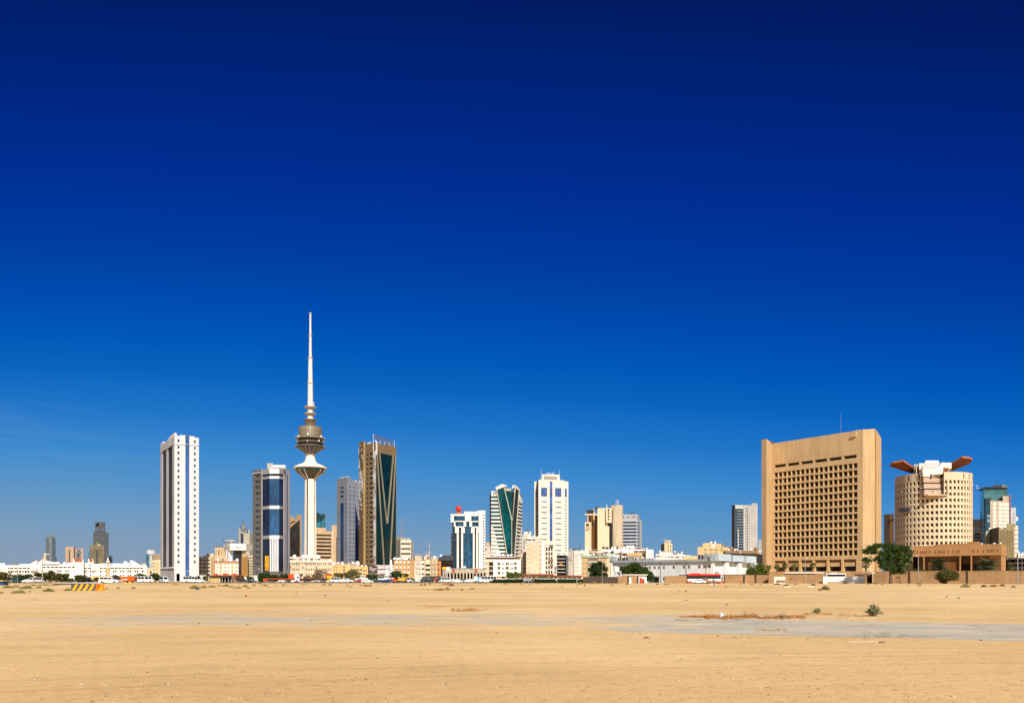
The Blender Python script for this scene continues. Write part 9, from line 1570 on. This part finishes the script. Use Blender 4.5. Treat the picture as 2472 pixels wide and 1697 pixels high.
 for u in (.1,.5,.85): q = MB(); p = f.P(L * u,.48,-.1); q.tube(p,(p[0],p[1] - .2,.48),.48,.48,TY,14); th.part('wheel',q)
 d = 305; f = fr(1145,d,1163,d); th = Th('box_lorry','small box lorry with a white and sky blue box before the colonnade','lorry',f.P(f.L / 2,0)); L = f.L; q = MB(); q.fbox(f,0,L * .42,.6,2.5,-2,0,WP); q.fbox(f,L * .42,L,.6,2.35,-2,0,P('paint_sky',(.05,.30,.52),.4)); th.part('box',q); q = MB(); q.fpoly(f,[(L * .55,1.0),(L * .8,.8),(L * .9,1.9),(L * .6,2.1)],0,.02,P('panel_pale_blue',(.4,.62,.72),.4)); th.part('panel',q)
 for u in (.2,.8): q = MB(); p = f.P(L * u,.42,-.1); q.tube(p,(p[0],p[1] - .2,.42),.42,.42,TY,14); th.part('wheel',q)
vehicles()
def barrier():
 d = 108; ye = P('barrier_yellow',(.80,.40,.012),.6); bk = P('barrier_grey',(.10,.09,.085),.8); og = P('barrier_orange',(.80,.24,.01),.6)
 for pa,pb,lab,n,c0,base in ((173,233.5,'long concrete barrier painted in slanting yellow and dark stripes',9,0,1),(235,250,'short orange yellow barrier end piece beside the long striped barrier',2,0,0)):
  f = fr(pa,d,pb,d - 1.2); L = f.L; x,y = f.P(L / 2,0)[:2]; z0 = gz(x,y) - .05; H = .95; th = Th('striped_barrier',lab,'barrier',(x,y),z0); q = MB(); pr = [(.30,0),(.30,.18),(.13,.42),(.09,H - .05),(.05,H),(-.05,H),(-.09,H - .05),(-.13,.42),(-.30,.18),(-.30,0)]; sl_ = .45
  for k in range(n):
   a,b = L * k / n,L * (k + 1) / n; m = (ye if k % 2 else bk) if n > 2 else (og if k == 0 else ye)
   row = lambda u: [f.P(min(max(u + (h / H - .5) * sl_ * (1 if 0 < u < L - .01 else 0),0),L),z0 + h,o) for o,h in pr]
   q.grid([row(a),row(b if k < n - 1 else L)],m,sm=False)
  q.poly([f.P(0,z0 + h,o) for o,h in pr],bk); q.poly([f.P(L,z0 + h,o) for o,h in reversed(pr)],og); th.part('block',q)
barrier()
# ================================================================ street lamps and signs
def lamp(px,d,ytop,arms,label,thick=.09,z0=None,curve=False,name='street_lamp'):
 x = X(px,d); z0 = gz(x,d) if z0 is None else z0; zt = Z(ytop,d); th = Th(name,label,'street lamp',(x,d),z0); m = P('lamp_post_grey',(.36,.37,.38),.4,.3); q = MB(); q.tube((x,d,z0 - .1),(x,d,zt),thick * 1.25,thick * .65,m,8); q.tube((x,d,z0 - .1),(x,d,z0 + .35),thick * 1.9,thick * 1.7,m,8); th.part('post',q)
 for dx,dz in arms:
  q = MB(); a = Vector((x,d,zt - .05)); p = a
  if curve:
   for k in range(1,7): t_ = k / 6 * 1.5; e = a + Vector((dx * (1 - math.cos(t_)),0,dz * math.sin(t_))); q.tube(p,e,thick * .6,thick * .55,m,6,False); p = e
  else: p = a + Vector((dx,0,dz)); q.tube(a,p,thick * .6,thick * .5,m,6)
  o = th.part('arm',q); q = MB(); s = 1 if dx > 0 else -1; q.box((p.x + s * .25,p.y,p.z - .03),(.75,.3,.13),WHF); q.box((p.x + s * .28,p.y,p.z - .07),(.5,.22,.05),CHR); th.part('lamp_head',q,o)
def lamps():
 lamp(102.6,186,1343,[(1.05,.55)],'tall grey street lamp with one long arm near the left edge',.1)
 lamp(42,290,1366,[(1.6,-.1),(-1.6,-.1)],'pale double armed lamp left of the rounded olive tree',.08); lamp(81.5,290,1364,[(1.4,.1),(-1.4,.1)],'pale double armed lamp right of the rounded olive tree',.08); lamp(208.5,300,1367,[(1.2,.1),(-1.2,.1)],'thin double armed lamp right of the entrance tower',.06); lamp(296.5,300,1366,[(1.0,.1),(-1.0,.1)],'thin double armed lamp before the white east wing',.06)
 lamp(449.5,300,1379,[(.4,.1)],'short lamp at the foot of the tall white tower',.07); lamp(614.8,300,1375,[(1.4,.35)],'pale lamp with one arm at the left foot of the blue bay tower',.07); lamp(569,320,1371,[(-.6,.2)],'thin lamp in front of the rust trimmed hostel',.06)
 lamp(967.2,290,1393,[(.5,.1),(-.5,.1)],'short thin lamp in front of the yellow digger',.05); lamp(1110,310,1369,[(1.2,.4),(2.0,.5)],'slim lamp before the colonnade with its arm to the right',.07); lamp(921.5,290,1399,[(.3,.05)],'very short post in front of the blue and white boat',.04)
 lamp(1276.5,280,1366,[(.5,.15)],'slim lamp standing in front of the clipped hedge',.1); lamp(1453.8,262,1362,[(1.0,.9)],'white lamp with a curved neck in front of the big dark tree',.07,curve=True)
 lamp(1944,258,1347,[(.1,.05)],'slim straight lamp post before the sand wall below the beige block',.1); lamp(2217,250,1343,[(-.3,.25)],'grey lamp post between the big round headed tree and the date palm',.14); lamp(2457,234,1337,[(-.3,.1)],'tall grey lamp post near the right edge',.15)
 lamp(2467.5,430,1345,[(-1.2,.1)],'thin lamp by the dark car deck',.08)
 x,y,z = at(1344.5,275); th = Th('small_sign','small pale sign on a thin post in front of the hedge','sign',(x,y),z); q = MB(); q.tube((x,y,z),(x,y,z + 1.9),.04,.04,STL,5); th.part('post',q); q = MB(); q.box((x - .25,y - .05,z + 1.1),(.5,.04,.6),P('sign_pale',(.5,.52,.5))); th.part('board',q)
 d = 284; f = fr(1488,d,1499,d); th = Th('water_tank','white square water tank on a steel stand before the wide drooping tree','water tank',f.P(f.L / 2,0)); z1,z2 = f.z(1490,1379),f.z(1490,1367.5); q = MB(); q.fbox(f,f.u(1485),f.u(1495),z1,z2,-1.5,0,WP); th.part('tank',q); q = MB()
 for px in (1486.5,1499): [q.fbox(f,f.u(px),f.u(px) + .14,0,z1,o,o + .14,WP) for o in (-1.5,-.1)]
 q.fbox(f,f.u(1486),f.u(1500),z1 - .2,z1 - .02,-1.5,.05,WP); q.tube(f.P(f.u(1487),z1 - 1.6,0),f.P(f.u(1499),z1 - .2,0),.05,.05,WP,5); th.part('stand',q)
lamps()
# ================================================================ people
def person(x,y,z,rz,label,shirt,trousers,hair,skin,stride=.25,carry=None,H=1.72):
 """one continuous skinned body in a walking pose; clothing by area"""
 bm_v = []; bm_e = []; rad = []
 def v(p,r,par=None):
  bm_v.append(p); rad.append(r)
  if par is not None: bm_e.append((par,len(bm_v) - 1))
  return len(bm_v) - 1
 s = stride; pel = v((0,0,.94),.15); wa = v((0,0,1.08),.145,pel); ch = v((.02,0,1.30),.165,wa); nk = v((.03,0,1.46),.062,ch); hd0 = v((.05,0,1.55),.085,nk); hd1 = v((.06,0,1.64),.098,hd0); v((.055,0,1.70),.06,hd1)
 for sg in (-1,1):
  k = s * sg; hip = v((.0,sg * .10,.90),.11,pel); kn = v((k * .55 + .05,sg * .10,.50),.072,hip); an = v((k * 1.0 - .05,sg * .10,.10 + (.05 if sg < 0 else 0)),.048,kn); v((k * 1.0 + .13,sg * .11,.045 + (.02 if sg < 0 else 0)),.040,an)
  shd = v((.01,sg * .19,1.40),.068,ch); el = v((-k * .45 - .03,sg * .25,1.13),.047,shd); wr = v((-k * .8 + .05,sg * .24,.90),.034,el); pm = v((-k * .85 + .07,sg * .235,.83),.036,wr)
  for j in range(4):
   f0 = v((-k * .85 + .05 + .022 * j,sg * .235,.775),.0105,pm); f1 = v((-k * .85 + .055 + .022 * j,sg * .225,.74 - .008 * (j in (1,2))),.0095,f0); v((-k * .85 + .05 + .022 * j,sg * .212,.715 - .01 * (j in (1,2))),.008,f1)
  t0 = v((-k * .85 + .115,sg * .225,.80),.011,pm); v((-k * .85 + .125,sg * .215,.765),.009,t0)
 me = bpy.data.meshes.new('body'); me.from_pydata([Vector(p) * (H / 1.76) for p in bm_v],bm_e,[]); o = bpy.data.objects.new('body_tmp',me); C.objects.link(o); md = o.modifiers.new('skin','SKIN')
 for i,dv in enumerate(me.skin_vertices[0].data): dv.radius = (rad[i],rad[i] * (.95 if i > 6 else 1.12)); dv.use_root = i == 0
 md.use_smooth_shade = True; o.modifiers.new('sub','SUBSURF').levels = 1; o.modifiers['sub'].render_levels = 1
 bpy.context.view_layer.update(); m2 = bpy.data.meshes.new_from_object(o.evaluated_get(bpy.context.evaluated_depsgraph_get())); bpy.data.objects.remove(o); m2.name = 'body'
 m2.materials.clear(); hz = H / 1.76
 for m in (skin,shirt,trousers,P('shoe_dark',(.03,.025,.02),.6)): m2.materials.append(m)
 for p in m2.polygons:
  c = p.center / hz; a = math.hypot(c.x,c.y); arm = abs(c.y) > .17 and c.z < 1.02 and c.z > .6
  p.material_index = 0 if (c.z > 1.44 or (arm and c.z < .93)) else 3 if c.z < .075 else 2 if (c.z < .96 and not arm) else 1
 th = Th('person',label,'person',(0,0),0); b = link('body',m2,th.e)
 q = MB(); q.ball((.045 * hz,0,1.665 * hz),.112 * hz,hair,14,(1,.92,.72)); th.part('hair',q)
 q = MB(); [q.ball((.148 * hz,sg * .035 * hz,1.61 * hz),.012,P('eye_dark',(.02,.015,.01)),6) for sg in (-1,1)]; q.ball((.165 * hz,0,1.575 * hz),.02,skin,8,(1,.8,1.3)); q.box((.148 * hz,0,1.535 * hz),(.012,.045,.01),P('mouth',(.16,.05,.04))); [q.ball((.05 * hz,sg * .105 * hz,1.59 * hz),.03,skin,8,(.7,.35,1)) for sg in (-1,1)]; th.part('face',q)
 th.e.location = (x,y,z); th.e.rotation_euler.z = rz
 return th
def people():
 sk = P('skin_dark',(.12,.06,.035),.6); hr = P('hair_black',(.012,.010,.010),.7)
 d = GD(1416.2); x = X(1722.5,d); z = gz(x,d); person(x,d,z,math.radians(200),'man in a grey shirt and grey trousers walking across the sand with a white bag',P('shirt_grey',(.26,.26,.27),.9),P('trouser_grey',(.22,.21,.19),.9),hr,sk,.34,None,1.72)
 th = Th('carrier_bag','white carrier bag hanging from the hand of the walking man','bag',(x - .34,d - .12),z + .28); q = MB(); bx,by = x - .34,d - .12; w_ = P('bag_white2',(.82,.82,.84),.5); rows_ = [[(bx + a * s,by + b * s2,z + h) for a,b in ((-.17,-.06),(0,-.09),(.17,-.06),(.17,.06),(0,.09),(-.17,.06))] for h,s,s2 in ((.26,.75,.7),(.30,1,1),(.52,.95,1),(.66,.6,.5),(.70,.35,.3))]; q.grid(rows_,w_,True); q.poly(list(reversed(rows_[0])),w_); th.part('sack',q); q = MB(); q.tube((bx,by,z + .68),(bx + .03,by,z + .80),.012,.012,w_,5); th.part('handle',q)
 d = 262; x = X(1393,d); person(x,d,gz(x,d),math.radians(190),'man in a cream shirt and pale blue trousers standing before the end of the hedge',P('shirt_cream',(.70,.64,.50),.9),P('trouser_pale',(.45,.55,.62),.9),hr,sk,.1,None,1.75)
 d = 268; x = X(1288,d); person(x,d,gz(x,d),math.radians(-60),'person in dark grey clothes before the hedge beside the slim lamp',P('shirt_slate',(.16,.17,.18),.9),P('trouser_dark',(.04,.035,.035),.9),hr,sk,.15,None,1.72)
 d = 300; x = X(1091,d); person(x,d,gz(x,d),math.radians(-90),'person in a pale blue top standing before the colonnade',P('shirt_sky',(.35,.5,.68),.9),P('trouser_white',(.6,.6,.62),.9),hr,sk,.12,None,1.7)
people()
